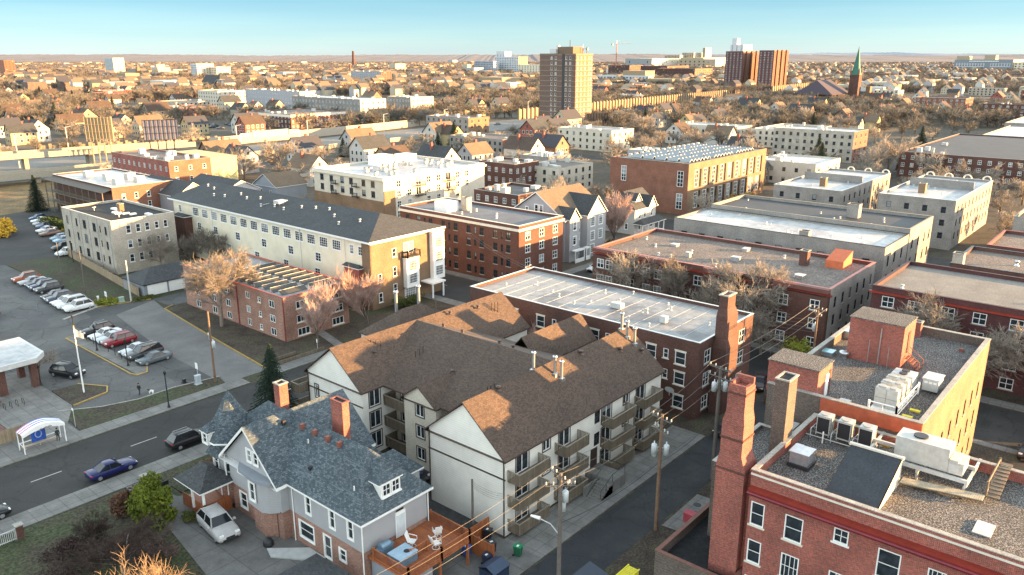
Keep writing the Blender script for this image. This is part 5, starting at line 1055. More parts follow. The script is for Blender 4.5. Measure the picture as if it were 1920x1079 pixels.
b=MB(); b.box(97,108.0,8.7,100.1,109.5,8.82); rail((97,108.05),(100.1,108.05),8.8,1.0,b,.2); rail((97,108.05),(97,109.4),8.8,1.0,b,.2); rail((100.1,108.05),(100.1,109.4),8.8,1.0,b,.2); b.build('balcony',DARKM,LW)
b=MB(); b.box(87.6,173,0,89.48,177.5,9.6); b.build('stair_bay',BR_BRN,LW); gableroof(LW,87.6,173,89.4,177.5,9.6,10.1,'y',SH_GRY,.3,.12,WHITE,.5,.5)
b=MB(); b.box(88.5,112,0,89.48,116.4,7.6); b.build('stair_bay',plain('dark_red_render',(.25,.07,.05),.8),LW); gableroof(LW,88.5,112,89.4,116.4,7.7,8.3,'y',SH_GRY,.3,.12,WHITE,.5,.5)
b=MB(); b.box(101.5,106.3,2.9,105.0,109.5,3.2); b.box(101.7,106.5,0,101.95,106.75,2.9); b.box(104.5,106.5,0,104.75,106.75,2.9); b.build('entrance_canopy',WHITE,LW)
for y,x,h in [(y,93+rnd.uniform(-1,3),.7) for y in lin(118,176,16)]: vent(LW,x,y,13.0+(x-88.6)*.332-.1,.6,.14,LGREY)
b=MB(); b.box(94.2,144.5,15.0,96.4,146.6,15.6); [b.tube([(x,y,14.4),(x,y,15.1)],.05,n=4) for x in (94.2,96.4) for y in (144.5,146.6)]; b.tube([(93.6,147.2,15.0),(92.7,148.4,14.6)],.06,n=4); b.build('roof_equipment',LGREY,LW)
b=MB(); 
for y in (117,131,164): b.cyl(89.42,y,.2,12.7,.06,6)
b.build('downspout',WHITE,LW)
# little grey-blue house roof behind it
def house(name,label,x0,y0,x1,y1,ze,zr,axis,wall,roof,wins={},group=None,cat='house',trim=None,hip=0,oh=.35,sub=False,chim=None):
    t=thing(name,label,cat,((x0+x1)/2,(y0+y1)/2,0),group); half=((y1-y0) if axis=='x' else (x1-x0))/2+oh; sl=(zr-ze)/half; zt=ze+sl*oh-.14
    walls(t,x0,y0,x1,y1,0,zt,wall,wins,None if hip else axis,zr-.2,sub); gableroof(t,x0,y0,x1,y1,ze,zr,axis,roof,oh,.12,trim or WHITE,hip,hip)
    if chim: chimney(t,chim[0],chim[1],chim[0]+.8,chim[1]+.8,ze,zr+1.2,BR_RED)
    return t
house('row_house','grey-blue gabled house behind the long cream building',118.5,205+5,131,232,7.0,10.2,'y',SIDG,SH_GRY,{'B':G([121,125,129],[1.5,4.3],1,1.5,'sash')})
house('row_house','dark-roofed row of gabled houses at the left of the long building',106,212,116,236,7.5,11,'y',SIDG2,SH_GRY,{})
house('gabled_house','brown shingled house with tan gable beside the white corner building',135,208,146,220,7,10.6,'x',SIDG2,SH_TAN,{'A':G([211,216],[1.5,4.3],1,1.5,'sash')})
# ---------------------------------------------------------------- four-storey white corner building
W4=flat('apartment_building','white four-storey corner building with brick base, balconies and crowded roof','apartment building',142,167,183,198.4,13,STUCW,MEMB,.7,WHITE,
 {'A':G([171.5,175.5,181,185,190,194.5],[7.1,9.9],1.6,1.8,'dbld')+G([171.5,175.5,181,185,190,194.5],[1.4,4.2],1.5,1.8,'dbl'),'B':G([147.5,151.5,159,163,171,175],[7.1,9.9],1.6,1.8,'dbl')+G([155,167],[6.9,9.7],2.0,2.2,'slide')+G([147.5,151.5,159,163,171],[1.4,4.2],1.5,1.8,'dbl')},cornice=(CREAMT,12.1,.5,.5,'AB'),capw=.4)
b=MB(); b.box(141.8,166.85,0,141.99,198.4,6.4); b.box(141.99,166.8,0,146,166.99,9.2); b.build('brick_base',BR_TAN,W4)
for x in (155,167):
    for z in (6.8,9.6): b=MB(); b.box(x-1.5,165.6,z-.15,x+1.5,166.98,z); rail((x-1.5,165.65),(x+1.5,165.65),z,1,b,.3); b.build('balcony',DARKM,W4)
for y in (178.2,187.6):
    for z in (6.8,9.6): b=MB(); b.box(140.7,y-1.1,z-.15,141.79,y+1.1,z); rail((140.75,y-1.1),(140.75,y+1.1),z,1,b,.3); b.build('balcony',DARKM,W4)
b=MB(); b.box(160,190,12.3,166,195,15.5); b.build('penthouse',WHITE,W4); b=MB(); b.box(170,189,12.3,175,194,15); b.build('penthouse',WHITE,W4)
for i in range(34):
    x,y=rnd.uniform(146,180),rnd.uniform(171,188); b=MB(); b.box(x-.5,y-.5,12.35,x+.5,y+.5,13.4); b.box(x-.4,y-.4,13.4,x+.4,y+.4,13.5,1); b.build('roof_unit',[HVAC,DARKM],W4)
# ---------------------------------------------------------------- dark red building between
RBb=flat('brick_building','dark red brick building with long grey roof behind the bay-windowed end','apartment building',118.7,99.2,133.3,134.2,12.5,brick('deep_red_brick',(.15,.04,.022),(.09,.025,.015),(.13,.09,.07),.3),plain('grey_roof_felt',(.13,.14,.16),.85,0,.3,.2,3),.5,CREAMT,
 {'A':G([102,105.5,109.3,113,116.8,120.5,124.4,128.2,131.8],[.9,3.8,6.7,9.3],1.1,1.6,'dbld')+G([103.7,111.1,118.7,126.3],[.9,3.8,6.7,9.3],.6,1.5,'plaind'),'B':G([121.5,126,130.6],[.9,3.8,6.7,9.3],1.6,1.7,'dbl')},cornice=(CREAMT,11.4,.25,.5,'AB'),capw=.4)
b=MB(); b.box(121.5,122,12,125,126,14.2); b.build('penthouse',WHITE,RBb); chimney(RBb,125.6,120,127.2,121.8,12,15,BR_CRM)
for i in range(6): vent(RBb,rnd.uniform(121,131),rnd.uniform(102,120),12,.6,.15,LGREY)
# ---------------------------------------------------------------- gabled grey houses
GH=house('gabled_house','tall grey gabled house with tan roof and white porches across the avenue',153,101.6,171.5,113.5,8.4,13.4,'y',SIDG,SH_TAN,{'B':[(155.5,1.2,1,1.8,'trim'),(155.5,5,1,2.0,'trim')],'A':G([106,109],[1.5,4.8],1,1.7,'trim')},sub=True) if 0 else thing('gabled_house','tall grey gabled house with tan roof and white porches across the avenue','house',(161,108,0))
walls(GH,140.8,104.4,157,120.4,0,9.6,SIDG,{'A':G([107,112,117],[6.0],1,1.7,'trim'),'B':[(146.2,1.0,.9,1.6,'trim'),(146.2,4.2,.9,1.7,'trim'),(146.2,7.0,.9,1.6,'trim')]})
gableroof(GH,140.8,104.4,157,120.4,9.6,15.3,'x',SH_TAN,.5,.25,WHITE)
b=MB(); b.poly([(140.75,120.4,9.55),(140.75,104.4,9.55),(140.75,112.4,14.9)]); b.build('gable',SIDG,GH); addwins(GH,'A',140.66,0,0,0,[(111.0,10.4,1.0,1.9,'trim'),(112.4,10.4,1.0,1.9,'trim'),(115.2,10.3,.8,1.2,'trim')])
def xgable(root,x0,x1,yf,yb,ze,zr,wall,roof,w=None):
    b=MB(); b.box(x0,yf,0,x1,yb,ze-.05) if w else None; b.poly([(x0,yf,ze-.1),(x1,yf,ze-.1),((x0+x1)/2,yf,zr-.2)]); b.build('gable',wall,root); gableroof(root,x0,yf,x1,yb,ze,zr,'y',roof,.35,.18,WHITE)
xgable(GH,141.2,144.8,103.2,108.5,9.8,12.3,SIDG,SH_GRY,1); xgable(GH,147.2,154.6,102.6,110.5,10.0,14.2,SIDG,SH_GRY,1)
addwins(GH,'B',0,103.11,0,0,[(143,3.8,1.2,2.0,'trim'),(143,7.2,1.2,2.1,'trim')]); addwins(GH,'B',0,102.51,0,0,[(149.2,4.0,1.6,2.1,'nine'),(152.4,4.0,1.6,2.1,'nine'),(149.2,7.3,1.6,2.1,'nine'),(152.4,7.3,1.6,2.1,'nine'),(149.2,1.0,1.6,2.0,'nine')])
for x0,x1 in ((141.2,144.8),(145.4,147.1)):
    b=MB(); b.box(x0,101.4,2.7,x1,102.55,2.95); [b.box(x-.08,101.45,.1,x+.08,101.6,2.7) for x in (x0+.1,x1-.1)]; b.box(x0,101.5,.1,x1,101.6,1.0); b.build('porch',WHITE,GH)
VH=thing('gabled_house','pale two-storey house with dark dormered roof and wraparound porch by the brick wall','house',(182,112,0))
walls(VH,175.5,107.5,186,117,0,6.6,siding('pale_grey_siding',(.5,.48,.45),.2),{'B':G([178,180.5,184],[4.0],.9,1.7,'trim')+G([178,184],[1.0],1,1.7,'trim'),'A':G([110,113.5],[1.2,4.1],.9,1.6,'trim')})
gableroof(VH,175.5,107.5,186,117,6.6,10.8,'x',SH_GRY,.5,.2,WHITE,2,0); xgable(VH,181.2,185,106.9,112,6.7,9.6,WHITE,SH_GRY); xgable(VH,177,179.6,108.4,112.5,8.6,10.6,WHITE,SH_GRY)
b=MB(); [b.box(x-.1,104.9,.3,x+.1,105.1,3.0) for x in lin(175.5,186.3,5)]; b.box(175.3,104.8,.1,186.5,107.4,.3); b.build('porch',WHITE,VH); gableroof(VH,175.4,104.8,186.4,107.6,3.0,4.2,'x',SH_GRY,.3,.15,WHITE,1.2,1.2)
# ---------------------------------------------------------------- big brick building with roof solar tents
wv=[]
for i,x in enumerate(lin(213,256,9)): wv+= [(x,7.9,2.1,5.0,'loft'),(x+2.35,7.6,1.2,5.4,'bal'),(x,1.6,2.1,4.8,'loft'),(x+2.35,1.4,1.2,5.2,'bal')]
SOb=flat('brick_building','large five-storey brick building with rows of tent-shaped solar panels on its roof','apartment building',208,110,262,137,15,BR_ORG,plain('tan_grey_roof',(.3,.27,.22),.9,0,.25,.2,3),.4,DARKM,{'B':wv,'A':[(112.6,8.2,2.0,4.6,'loft'),(112.6,1.6,2.0,4.6,'loft'),(132,8.2,1.8,4.6,'loft')]},wallB=BR_TAN,capw=.3)
for i in range(5):
    for j in range(3):
        x0=213+j*15.5; y0=112.5+i*4.2; t=thing('solar_rack','row of pale tent-shaped solar panels on the large brick roof','solar panels',(x0+6,y0,14.6),'tent-shaped solar rows on the large brick roof'); b=MB()
        for k in range(6): xx=x0+k*2.2; b.quad((xx,y0,14.8),(xx,y0+3.4,14.8),(xx+1.1,y0+3.4,15.6),(xx+1.1,y0,15.6)); b.quad((xx+1.1,y0,15.6),(xx+1.1,y0+3.4,15.6),(xx+2.2,y0+3.4,14.8),(xx+2.2,y0,14.8)); b.tube([(xx,y0-.03,14.8),(xx+1.1,y0-.03,15.6),(xx+2.2,y0-.03,14.8)],.08,n=4,m=1)
        b.build('panel',[plain('pale_solar_glass',(.3,.32,.33),.25,.2,.2),WHITE],t)
for i in range(14): 
    b=MB(); x=215+i*3.4; b.box(x,134,14.6,x+.8,135,15.5); b.build('roof_unit',LGREY,SOb)
# ---------------------------------------------------------------- white roofs to the right
def wroof(label,x0,y0,x1,y1,h,wb,step,chim):
    t=flat('brick_building',label,'apartment building',x0,y0,x1,y1,h,wb,MEMB,.5,plain('pale_metal_coping',(.55,.54,.5),.5,.2),{'A':G(lin(y0+2.5,y1-2.5,4),[h-3.2,h-6.3,h-9.4] if h>10 else [h-3.2,h-6],1.1,1.5,'sashd'),'B':G(lin(x0+3,x1-3,10),[h-3.4,h-6.6,h-9.8] if h>10 else [h-3.4,h-6.4],1.0,1.8,'sashd')},capw=.3)
    b=MB(); b.box(step,y0+1,h-.48,step+.4,y1-1,h+1.6); b.build('fire_wall',BR_GRY,t); chimney(t,chim[0],chim[1],chim[0]+1.6,chim[1]+1.6,h-.5,h+2,BR_TAN)
    b=MB(); 
    for i in range(4): y=y0+1.5+i*(y1-y0-3)/3; b.tube([(x1,y+1*math.cos(a),h+1*math.sin(a)) for a in lin(0,math.pi,7)],.2,n=4)
    b.build('scroll_parapet',CREAMT,t)
    for i in range(8): vent(t,rnd.uniform(x0+2,x1-2),rnd.uniform(y0+2,y1-2),h-.5,.5,.14,LGREY)
    return t
wroof('pale brick building with white roof right of the large yellow brick front',218,69.8,262,88.5,10.2,BR_GRY,238,(226,77)); wroof('grey brick apartment block with white roof and dark side windows in the right middle',210,40.6,252,58,12,BR_GRY,233,(220,50))
def slabblock(label,x0,y0,x1,y1,h,wall,roofm,rows,nA,nB,sa='sashd',sb='sashd',wallB=None,cat='apartment building',name='apartment_building',group=None,ww=1.2,wh=1.5,sub=False,roofbits=6,capm=None,cornice=None):
    zs=[(h-.8)/rows*i+1.0 for i in range(rows)]; wn={}
    if nA: wn['A']=G(lin(y0+(y1-y0)/nA*.5,y1-(y1-y0)/nA*.5,nA),zs,ww,wh,sa)
    if nB: wn['B']=G(lin(x0+(x1-x0)/nB*.5,x1-(x1-x0)/nB*.5,nB),zs,ww,wh,sb)
    t=flat(name,label,cat,x0,y0,x1,y1,h,wall,roofm,.5,capm or STONE,wn,sub,group,wallB,cornice)
    for i in range(roofbits):
        x,y=rnd.uniform(x0+1.5,x1-1.5),rnd.uniform(y0+1.5,y1-1.5); s=rnd.uniform(.4,1.1); b=MB(); b.box(x-s,y-s,h-.5,x+s,y+s,h+rnd.uniform(.2,1.4)); b.build('roof_unit',HVAC if i%2 else LGREY,t)
    return t
slabblock('white two-storey building with dark brick edge behind the yellow front',285,101,310,124,8,STUCW,MEMB,2,5,3,'plaind','plaind')
slabblock('cream three-storey building with white roof and rows of arched windows at right',361,113,380,149,13.3,BR_CRM,MEMB,4,11,3,'sashd','sashd',BR_ORG)
slabblock('dark brick building with white window bands at the right edge',333,28,430,86.5,9.5,BR_BRN,DMEMB,3,18,8,'dbl','dbl')
slabblock('white-roofed long building at the right edge beyond the dark brick one',440,30,520,80,8,BR_GRY,MEMB,2,8,6); slabblock('second white-roofed building at the far right',540,28,640,86,8,BR_GRY,MEMB,2,8,6)
slabblock('pale grey flat-roofed block behind the cream three-storey building',398,150,440,176,9,STUCW,GMEMB,3,8,4)
# mid distance blocks
slabblock('grey-beige brick building with sunlit end near the tower',320.9,304.3,337.6,337.6,12.3,BR_GRY,TANROOF,4,8,3,wallB=BR_TAN,capm=plain('maroon_coping',(.15,.06,.05),.7))
slabblock('three-storey pale building with dark windows below the tower',268.5,234,286.5,267,9.3,BR_GRY,TANROOF,3,11,3,wallB=BR_ORG)
slabblock('cream low apartment block directly in front of the tower',327,215.3,347,247.8,10.2,STUCW,GMEMB,3,8,4)
slabblock('cream two-storey building with white roof right of the tower',403,186.4,421.7,225.5,8.6,STUCW,MEMB,2,11,4)
slabblock('orange brick low building with cream band beyond the freeway',300.5,440,344.3,487,9.3,BR_BRN,TANROOF,3,12,14,'dbl','dbl',BR_ORG,cornice=(CREAMT,7.4,.1,1.6,'AB'))
slabblock('yellow-sided four-storey apartment block beyond the freeway',364.5,449.5,388,530,15.7,BR_GRY,MEMB,4,20,5,'dbl','plaind',STUCW,roofbits=14); slabblock('second yellow-sided four-storey apartment block beyond the freeway',414.5,452,438,479,15.2,BR_GRY,MEMB,4,8,5,'dbl','plaind',STUCW)
slabblock('grey and white row of flats beyond the freeway',411,586,425,670,15.9,plain('grey_panel',(.32,.33,.36),.8),TANROOF,4,22,3,'dbl','dbl',STUCW,roofbits=14); slabblock('yellow-green block at the left end of the grey row',395,690,425,725,14,STUCW,TANROOF,4,8,6)
slabblock('small brick house block left of the grey-roofed red building',177.4,158.4,200,182,11.8,BR_BRN,TANROOF,3,6,5,'dbl','dbl') if 0 else slabblock('dark red brick block behind the long red building',160,134,176,150,9.5,BR_BRN,DMEMB,3,5,5,'dbl','dbl')
slabblock('small red brick block beside the white corner building',186 if 0 else 201,170,214,186,10.5,BR_BRN,TANROOF,3,5,4,'dbl','dbl')
slabblock('pale grey rear building among trees left of the large brick one',212,160,232,176,9,STUCW,TANROOF,3,4,5); slabblock('white cube house with dark windows in mid picture',240,186,254,200,8,BR_GRY,MEMB,2,5,3)
slabblock('grey house with white flat roof behind the solar-roofed building',286,160,300,180,7.5,SIDG,MEMB,2,5,3,'trim','trim')
slabblock('dark grey five-storey building with white penthouse in the middle distance',862,1007,884,1083,21,plain('grey_panel',(.32,.33,.36),.8),MEMB,6,14,4,'dbl','plaind',BR_ORG,ww=2,wh=2)
# left group
RBL=slabblock('red brick corner building with yellow painted rear at the left',127,257,142,299,11.5,BR_RED,TANROOF,3,11,3,'dbl','sash',BR_ORG,roofbits=12); b=MB(); b.box(142.05,257.2,0,152,285,11.3); b.build('painted_extension',plain('yellow_render',(.5,.42,.2),.8,0,.2),RBL)
WBb=slabblock('low orange brick building with white roof and timber galleries at the left','',0,0,0,0) if 0 else flat('brick_building','low orange brick building with white roof and timber gallery at the left','apartment building',93,222,111,262,10.6,BR_BRN,MEMB,.4,CREAMT,{'B':G([96,99.5,103,107],[1.3,4.2,7.0],1.0,1.6,'sash')},wallB=BR_ORG,capw=.3)
for (x,y) in ((98,250),(99.5,240),(104,236),(103,228),(97,228)): b=MB(); b.box(x,y,10.2,x+2.2,y+2.6,11.8); b.box(x-.1,y-.1,11.803,x+2.3,y+2.7,11.9,1); b.build('roof_unit',[HVAC,CREAMT],WBb)
b=MB(); b.quad((90.2,221.6,9.4),(93,221.6,10.1),(93,262,10.1),(90.2,262,9.4)); b.build('gallery_roof',plain('brown_felt',(.12,.1,.08),.9),WBb); b=MB()
for y in lin(222,261,10):
    b.box(90.3,y,0,90.5,y+.2,9.4)
for z in (3,6): b.box(90.3,222,z,93,262,z+.2); b.box(90.3,222,z+.9,90.4,262,z+1.0)
b.build('gallery',WOODB,WBb)
# ================================================================ utility poles and wires
INS=plain('insulator',(.55,.55,.52),.3)
def upole(x,y,h,label,arms=(),trans=(),m=POLEW,r=.15,lamp=None):
    t=thing('utility_pole',label,'utility pole',(x,y,0)); b=MB(); b.tube([(x,y,0),(x,y,h)],r*1.2,r*.85,10); b.build('pole',m,t)
    for (z,dx,dy,dbl) in arms:
        b=MB(); l=math.hypot(dx,dy); ux,uy=dx/l,dy/l
        for o in ((-.16,.16) if dbl else (0.16,)): b.tube([(x-dx-uy*o,y-dy+ux*o,z),(x+dx-uy*o,y+dy+ux*o,z)],.065,n=4)
        b.tube([(x,y,z-.7),(x+dx*.6,y+dy*.6,z)],.03,n=4); b.tube([(x,y,z-.7),(x-dx*.6,y-dy*.6,z)],.03,n=4); c=b.build('crossarm',POLEG,t)
        for f in (-1,-.5,.5,1): b=MB(); b.lathe(x+dx*f*.94,y+dy*f*.94,[(.05,z+.05),(.08,z+.15),(.05,z+.2),(.08,z+.28),(.03,z+.34)],8); b.build('insulator',INS,t)
    for (z,dx,dy) in trans: b=MB(); b.lathe(x+dx,y+dy,[(.03,z),(.27,z+.02),(.28,z+.95),(.2,z+1.05),(.06,z+1.1),(.06,z+1.35),(.02,z+1.37)],14); b.tube([(x,y,z+.7),(x+dx,y+dy,z+.7)],.05,n=4); b.build('transformer',plain('pale_transformer_paint',(.5,.54,.55),.4,.1,.15),t)
    return t
upole(47.2,34.9,12.0,'grey weathered utility pole with double crossarms in front of the balconies',((11.7,.5,1.3,True),(10.9,-.9,.9,True)),((9.2,.45,-.2),(8.2,.5,.1)),POLEG,.17)
upole(61.5,33.7,12.5,'orange-brown utility pole with three white transformer cans on the alley',((12.1,.3,1.2,False),(10.9,.5,1.0,True)),((8.4,-.4,.45),(8.0,-.1,.55),(8.3,.35,-.45)),POLEW,.17)
upole(74.1,34.0,13.4,'grey utility pole behind the big brick chimney with a ring of white transformers',((13.2,.3,1.4,True),(12.2,.3,1.4,False)),((10.6,-.4,.4),(10.6,.35,-.5),(10.6,.5,.2)),POLEG,.2)
upole(104.2,34.6,12.6,'utility pole with sunlit crossarms beyond the second brick building',((12.3,.2,1.2,False),(11.6,.8,.8,False)),((9.0,.3,.3),))
upole(48.8,46.5,6.4,'short grey service pole in front of the cream gable wall',(),(),POLEG,.12); upole(103.0,84.0,10.2,'utility pole with a crossarm behind the long flat roof',((9.9,1.0,.2,False),))
upole(52.9,100.9,10.7,'brown utility pole on the verge corner with a gold-lit top',(),((5.2,.25,-.1),),POLEW,.15); upole(63.0,148.7,8.2,'pale concrete light pole at the fence corner',(),(),plain('pale_pole',(.5,.48,.44),.8),.13); upole(59.9,161.5,8.6,'grey car park light pole on the round concrete foot',(),(),POLEG,.1); upole(60.2,173.3,8.5,'thin grey light pole near the side street',(),(),POLEG,.1); upole(81.0,88.0-3.8,9.2,'tall thin pole with lamp arm by the corner entrance',(),(),POLEG,.09)
upole(32.5,93.0-11,0.0+9,'thin pole by near sidewalk',()) if 0 else None
def wire(a,c,sag,label,r=.018,g=None,m=None):
    t=thing('power_line',label,'power line',a,g); b=MB(); a_,c_=Vector(a),Vector(c); pts=[]
    for i in range(15): f=i/14; p=a_.lerp(c_,f); p.z-=sag*4*f*(1-f); pts.append(p)
    b.tube(pts,r,n=4,cap=False); b.build('wire',m or plain('bright_wire',(.15,.14,.125),.5,.3),t); return t
for i,f in enumerate((-1,-.1,.95)):
    n=['left','middle','right'][i]; g='overhead wires along the alley'
    wire((104.2+.2*f,34.6+1.15*f,12.65),(74.1+.3*f,34+1.35*f,13.5),.5,n+' overhead wire from the far pole to the chimney pole',.028,g)
    wire((74.1+.3*f,34+1.35*f,13.5),(61.5+.3*f,33.7+1.15*f,12.45),.35,n+' overhead wire from the chimney pole to the orange-brown pole',.018,g)
    wire((61.5+.3*f,33.7+1.15*f,12.45),(47.2+.5*f,34.9+1.2*f,12.05),.5,n+' overhead wire from the orange-brown pole to the weathered pole',.015,g)
    wire((47.2+.5*f,34.9+1.2*f,12.05),(20,36+1.2*f,12.0),.7,n+' overhead wire from the weathered pole past the orange deck',.014,g)
wire((47.3,35,7.2),(61.6,33.8,7.4),.6,'black cable bundle sagging along the alley kerb, near span',.035,None,DARKM); wire((61.6,33.8,7.4),(74.1,34.1,7.8),.6,'black cable bundle sagging along the alley kerb, far span',.035,None,DARKM)
for i in range(4): wire((103.0,84.0+.2*i,9.9-.45*i),(104.2,35,10.6-.55*i),.7,['top','second','third','lowest'][i]+' wire crossing behind the long flat roof',.022,'wires crossing behind the long flat roof')
for i in range(2): wire((103.0,84.0+.2*i,9.9-.4*i),(116,110+.5*i,10.2-.4*i),.5,['upper','lower'][i]+' wire crossing the avenue toward the dark red building',.022)
for i in range(4): wire((48.8,46.5,6.2-.2*i),(50.95,44.6,4.6-.25*i),.25,['top','second','third','lowest'][i]+' service wire to the gable corner',.012,None,DARKM)
t=thing('street_light','white cobra-head street light on the weathered pole above the alley','street light',(47.2,34.9,7)); b=MB(); b.tube([(47.2,35.0,6.2),(47.1,35.8,6.9),(46.9,37.0,7.1)],.05,n=6); b.build('arm',LGREY,t); b=MB(); b.lathe(0,0,[(.01,0)],3) if 0 else b.tube([(46.95,36.8,7.1),(46.8,37.7,7.08)],.17,.1,8); b.build('lamp_head',WHITE,t)
surf('embankment',[(72,262.5),(97,266),(120,330),(92,332),(60,300)],.04,ground('dry_golden_grass',[(.3,(.07,.045,.02)),(.5,(.16,.1,.035)),(.7,(.24,.16,.06))],.2,2,.95,.5))
# street lamps and signs
def lamp(x,y,h,label,m=DARKM):
    t=thing('street_lamp',label,'street lamp',(x,y,0)); b=MB(); b.lathe(x,y,[(.22,0),(.2,.25),(.09,.6),(.06,h-.6),(.09,h-.55)],10); b.build('pole',m,t); b=MB(); b.lathe(x,y,[(.1,h-.55),(.2,h-.2),(.22,h-.15),(.08,h+.02),(.02,h+.12)],10); b.build('lamp_head',m,t)
lamp(44.3,97.6,5.3,'black old-style street lamp on the sidewalk beside the verge'); lamp(47.6,116.5,4.4,'black lamp post in the near part of the island'); lamp(47.4,126.8,4.4,'black lamp post in the middle of the island'); lamp(47.3,134.6,4.4,'black lamp post at the far end of the island'); lamp(36.2,118.6,3.2,'black bollard light by the canopy tree'); lamp(68.5,189,5,'black street lamp in front of the cream house')
for i,y in enumerate((132.8,130.2,127.8,124.8,122.4,120.2,117.4)):
    t=thing('bollard','thin dark bollard post on the island before the parked cars','bollard',(48.3,y,.13),'bollards along the island'); b=MB(); b.cyl(48.3,y,.13,1.3,.05,6); b.build('post',DARKM,t)
t=thing('flagpole','tall white flagpole with a small pale flag in the planted corner bed','flagpole',(39.1,111.4,0)); b=MB(); b.tube([(39.1,111.4,0),(39.1,111.4,9.7)],.12,.06,8); b.lathe(39.1,111.4,[(.02,9.7),(.12,9.8),(.02,9.92)],8,1); b.build('pole',[WHITE,YELLOW],t); b=MB()
fl=[(39.15+.25*i,111.38-.28*i+.05*math.sin(i*2),0) for i in range(4)]
for i in range(3): p,q=fl[i],fl[i+1]; b.quad((p[0],p[1],8.3-.12*i),(q[0],q[1],8.18-.12*i),(q[0],q[1],9.2-.25*i),(p[0],p[1],9.45-.25*i))
b.build('flag',plain('pale_flag',(.6,.55,.48),.8),t)
def sign(x,y,h,w_,hh,label,m=WHITE,side='A'):
    t=thing('sign_post',label,'sign',(x,y,0)); b=MB(); b.cyl(x,y,0,h,.04,6); b.build('post',LGREY,t); b=MB(); (b.box(x-.06,y-w_/2,h-hh,x-.045,y+w_/2,h) if side=='A' else b.box(x-w_/2,y-.06,h-hh,x+w_/2,y-.045,h)); b.build('sign_panel',m,t)
    return t
sign(51.8,103.7,2.6,.7,.9,'white square sign at the edge of the verge'); s_=sign(59.6,151.2,2.4,.95,.95,'white square sign on a post in the green shrubs')
b=MB(); [b.box(59.525,151.2-.3,z,59.53,151.2+.3,z+.07) for z in (1.75,1.95)]; b.build('lettering',BLUM,s_)
sign(61.6,118,1.3,.3,.4,'small white sign on the lawn by the yellow kerb'); sign(70.0,100.0,2.1,.25,.6,'narrow white sign by the avenue sidewalk'); sign(33.9,101.2,2.6,.5,.35,'bus stop sign beside the shelter')
def cabinet(x,y,sx,sy,h,label,m,z=.1): t=thing('utility_cabinet',label,'utility cabinet',(x,y,z)); b=MB(); b.box(x-sx/2,y-sy/2,z,x+sx/2,y+sy/2,z+h); b.box(x-sx/2-.06,y-sy/2-.06,z+h+.002,x+sx/2+.06,y+sy/2+.06,z+h+.06); b.box(x-sx/2-.12,y-sy/2-.12,z-.02,x+sx/2+.12,y+sy/2+.12,z+.08); b.build('cabinet_body',m,t); b=MB(); b.box(x-sx/2-.02,y-.01,z+.15,x-sx/2-.003,y+.01,z+h-.1); b.build('door_seam',DARKM,t)
cabinet(50.9,102.0,.7,.5,1.3,'pale blue-grey utility cabinet on the verge',plain('pale_cabinet',(.42,.47,.5),.6)); cabinet(61.8,150.0,.8,.6,.9,'pale green utility cabinet among the low shrubs',plain('green_cabinet',(.3,.4,.32),.6)); cabinet(59.0,153.6,.3,.3,1.0,'small white service post by the shrubs',WHITE); cabinet(22.6,108.5,1.2,1.4,2.0,'pale blue kiosk at the left edge of the red paving',plain('pale_blue_panel',(.35,.5,.58),.6)); cabinet(49.9,104.1,.4,.4,.5,'small black and white box on the verge',DARKM)
t=thing('clothing_drop_box','red-pink box on the concrete slab by the alley','box',(65.2,31.8,.1)); b=MB(); b.box(64.6,31.2,.1,65.4,32.4,1.0); b.box(64.55,31.15,1.003,65.45,32.45,1.06); b.build('box_body',plain('faded_red',(.4,.05,.07),.6),t); b=MB(); b.box(65.5,31.3,.1,66.1,31.9,.7); b.build('lid',DARKM,t)
t=thing('manhole_cover','round dark manhole cover in the concrete slab','manhole cover',(68.2,32.7,.1)); b=MB(); b.cyl(68.2,32.7,.1,.125,.35,18); b.lathe(68.2,32.7,[(.36,.1),(.42,.112),(.42,.1)],18); b.build('cover',DARKM,t)
# barrier and bin at the bottom edge
t=thing('pallet_barrier','bright yellow slatted crate at the bottom edge beside the alley','crate',(52.8,31.4,0)); b=MB(); [b.box(51.6+i*.22,30.9,.05,51.75+i*.22,32.0,1.0) for i in range(10)]; b.box(51.55,30.85,.95,53.85,30.95,1.05); b.box(51.55,31.95,.95,53.85,32.05,1.05); b.build('slats',plain('bright_yellow',(.7,.6,.03),.6),t)
t=thing('dumpster','teal-blue skip with sloping lid at the bottom edge of the alley','dumpster',(49.9,33.6,0)); b=MB(); b.add([(48.4,32.7,.15),(51.2,32.7,.15),(51.2,34.4,.15),(48.4,34.4,.15),(48.3,32.6,1.1),(51.3,32.6,1.1),(51.3,34.5,1.5),(48.3,34.5,1.5)],[(0,3,2,1),(4,5,6,7),(0,1,5,4),(1,2,6,5),(2,3,7,6),(3,0,4,7)]); b.build('container',plain('teal_paint',(.02,.09,.13),.5,.1,.2),t); b=MB(); b.box(48.25,32.55,1.14,49.7,34.55,1.58) if 0 else b.add([(48.25,32.55,1.14),(51.35,32.55,1.14),(51.35,34.55,1.54),(48.25,34.55,1.54)],[(0,1,2,3)]); b.build('lid',plain('dark_lid',(.02,.03,.05),.5),t)
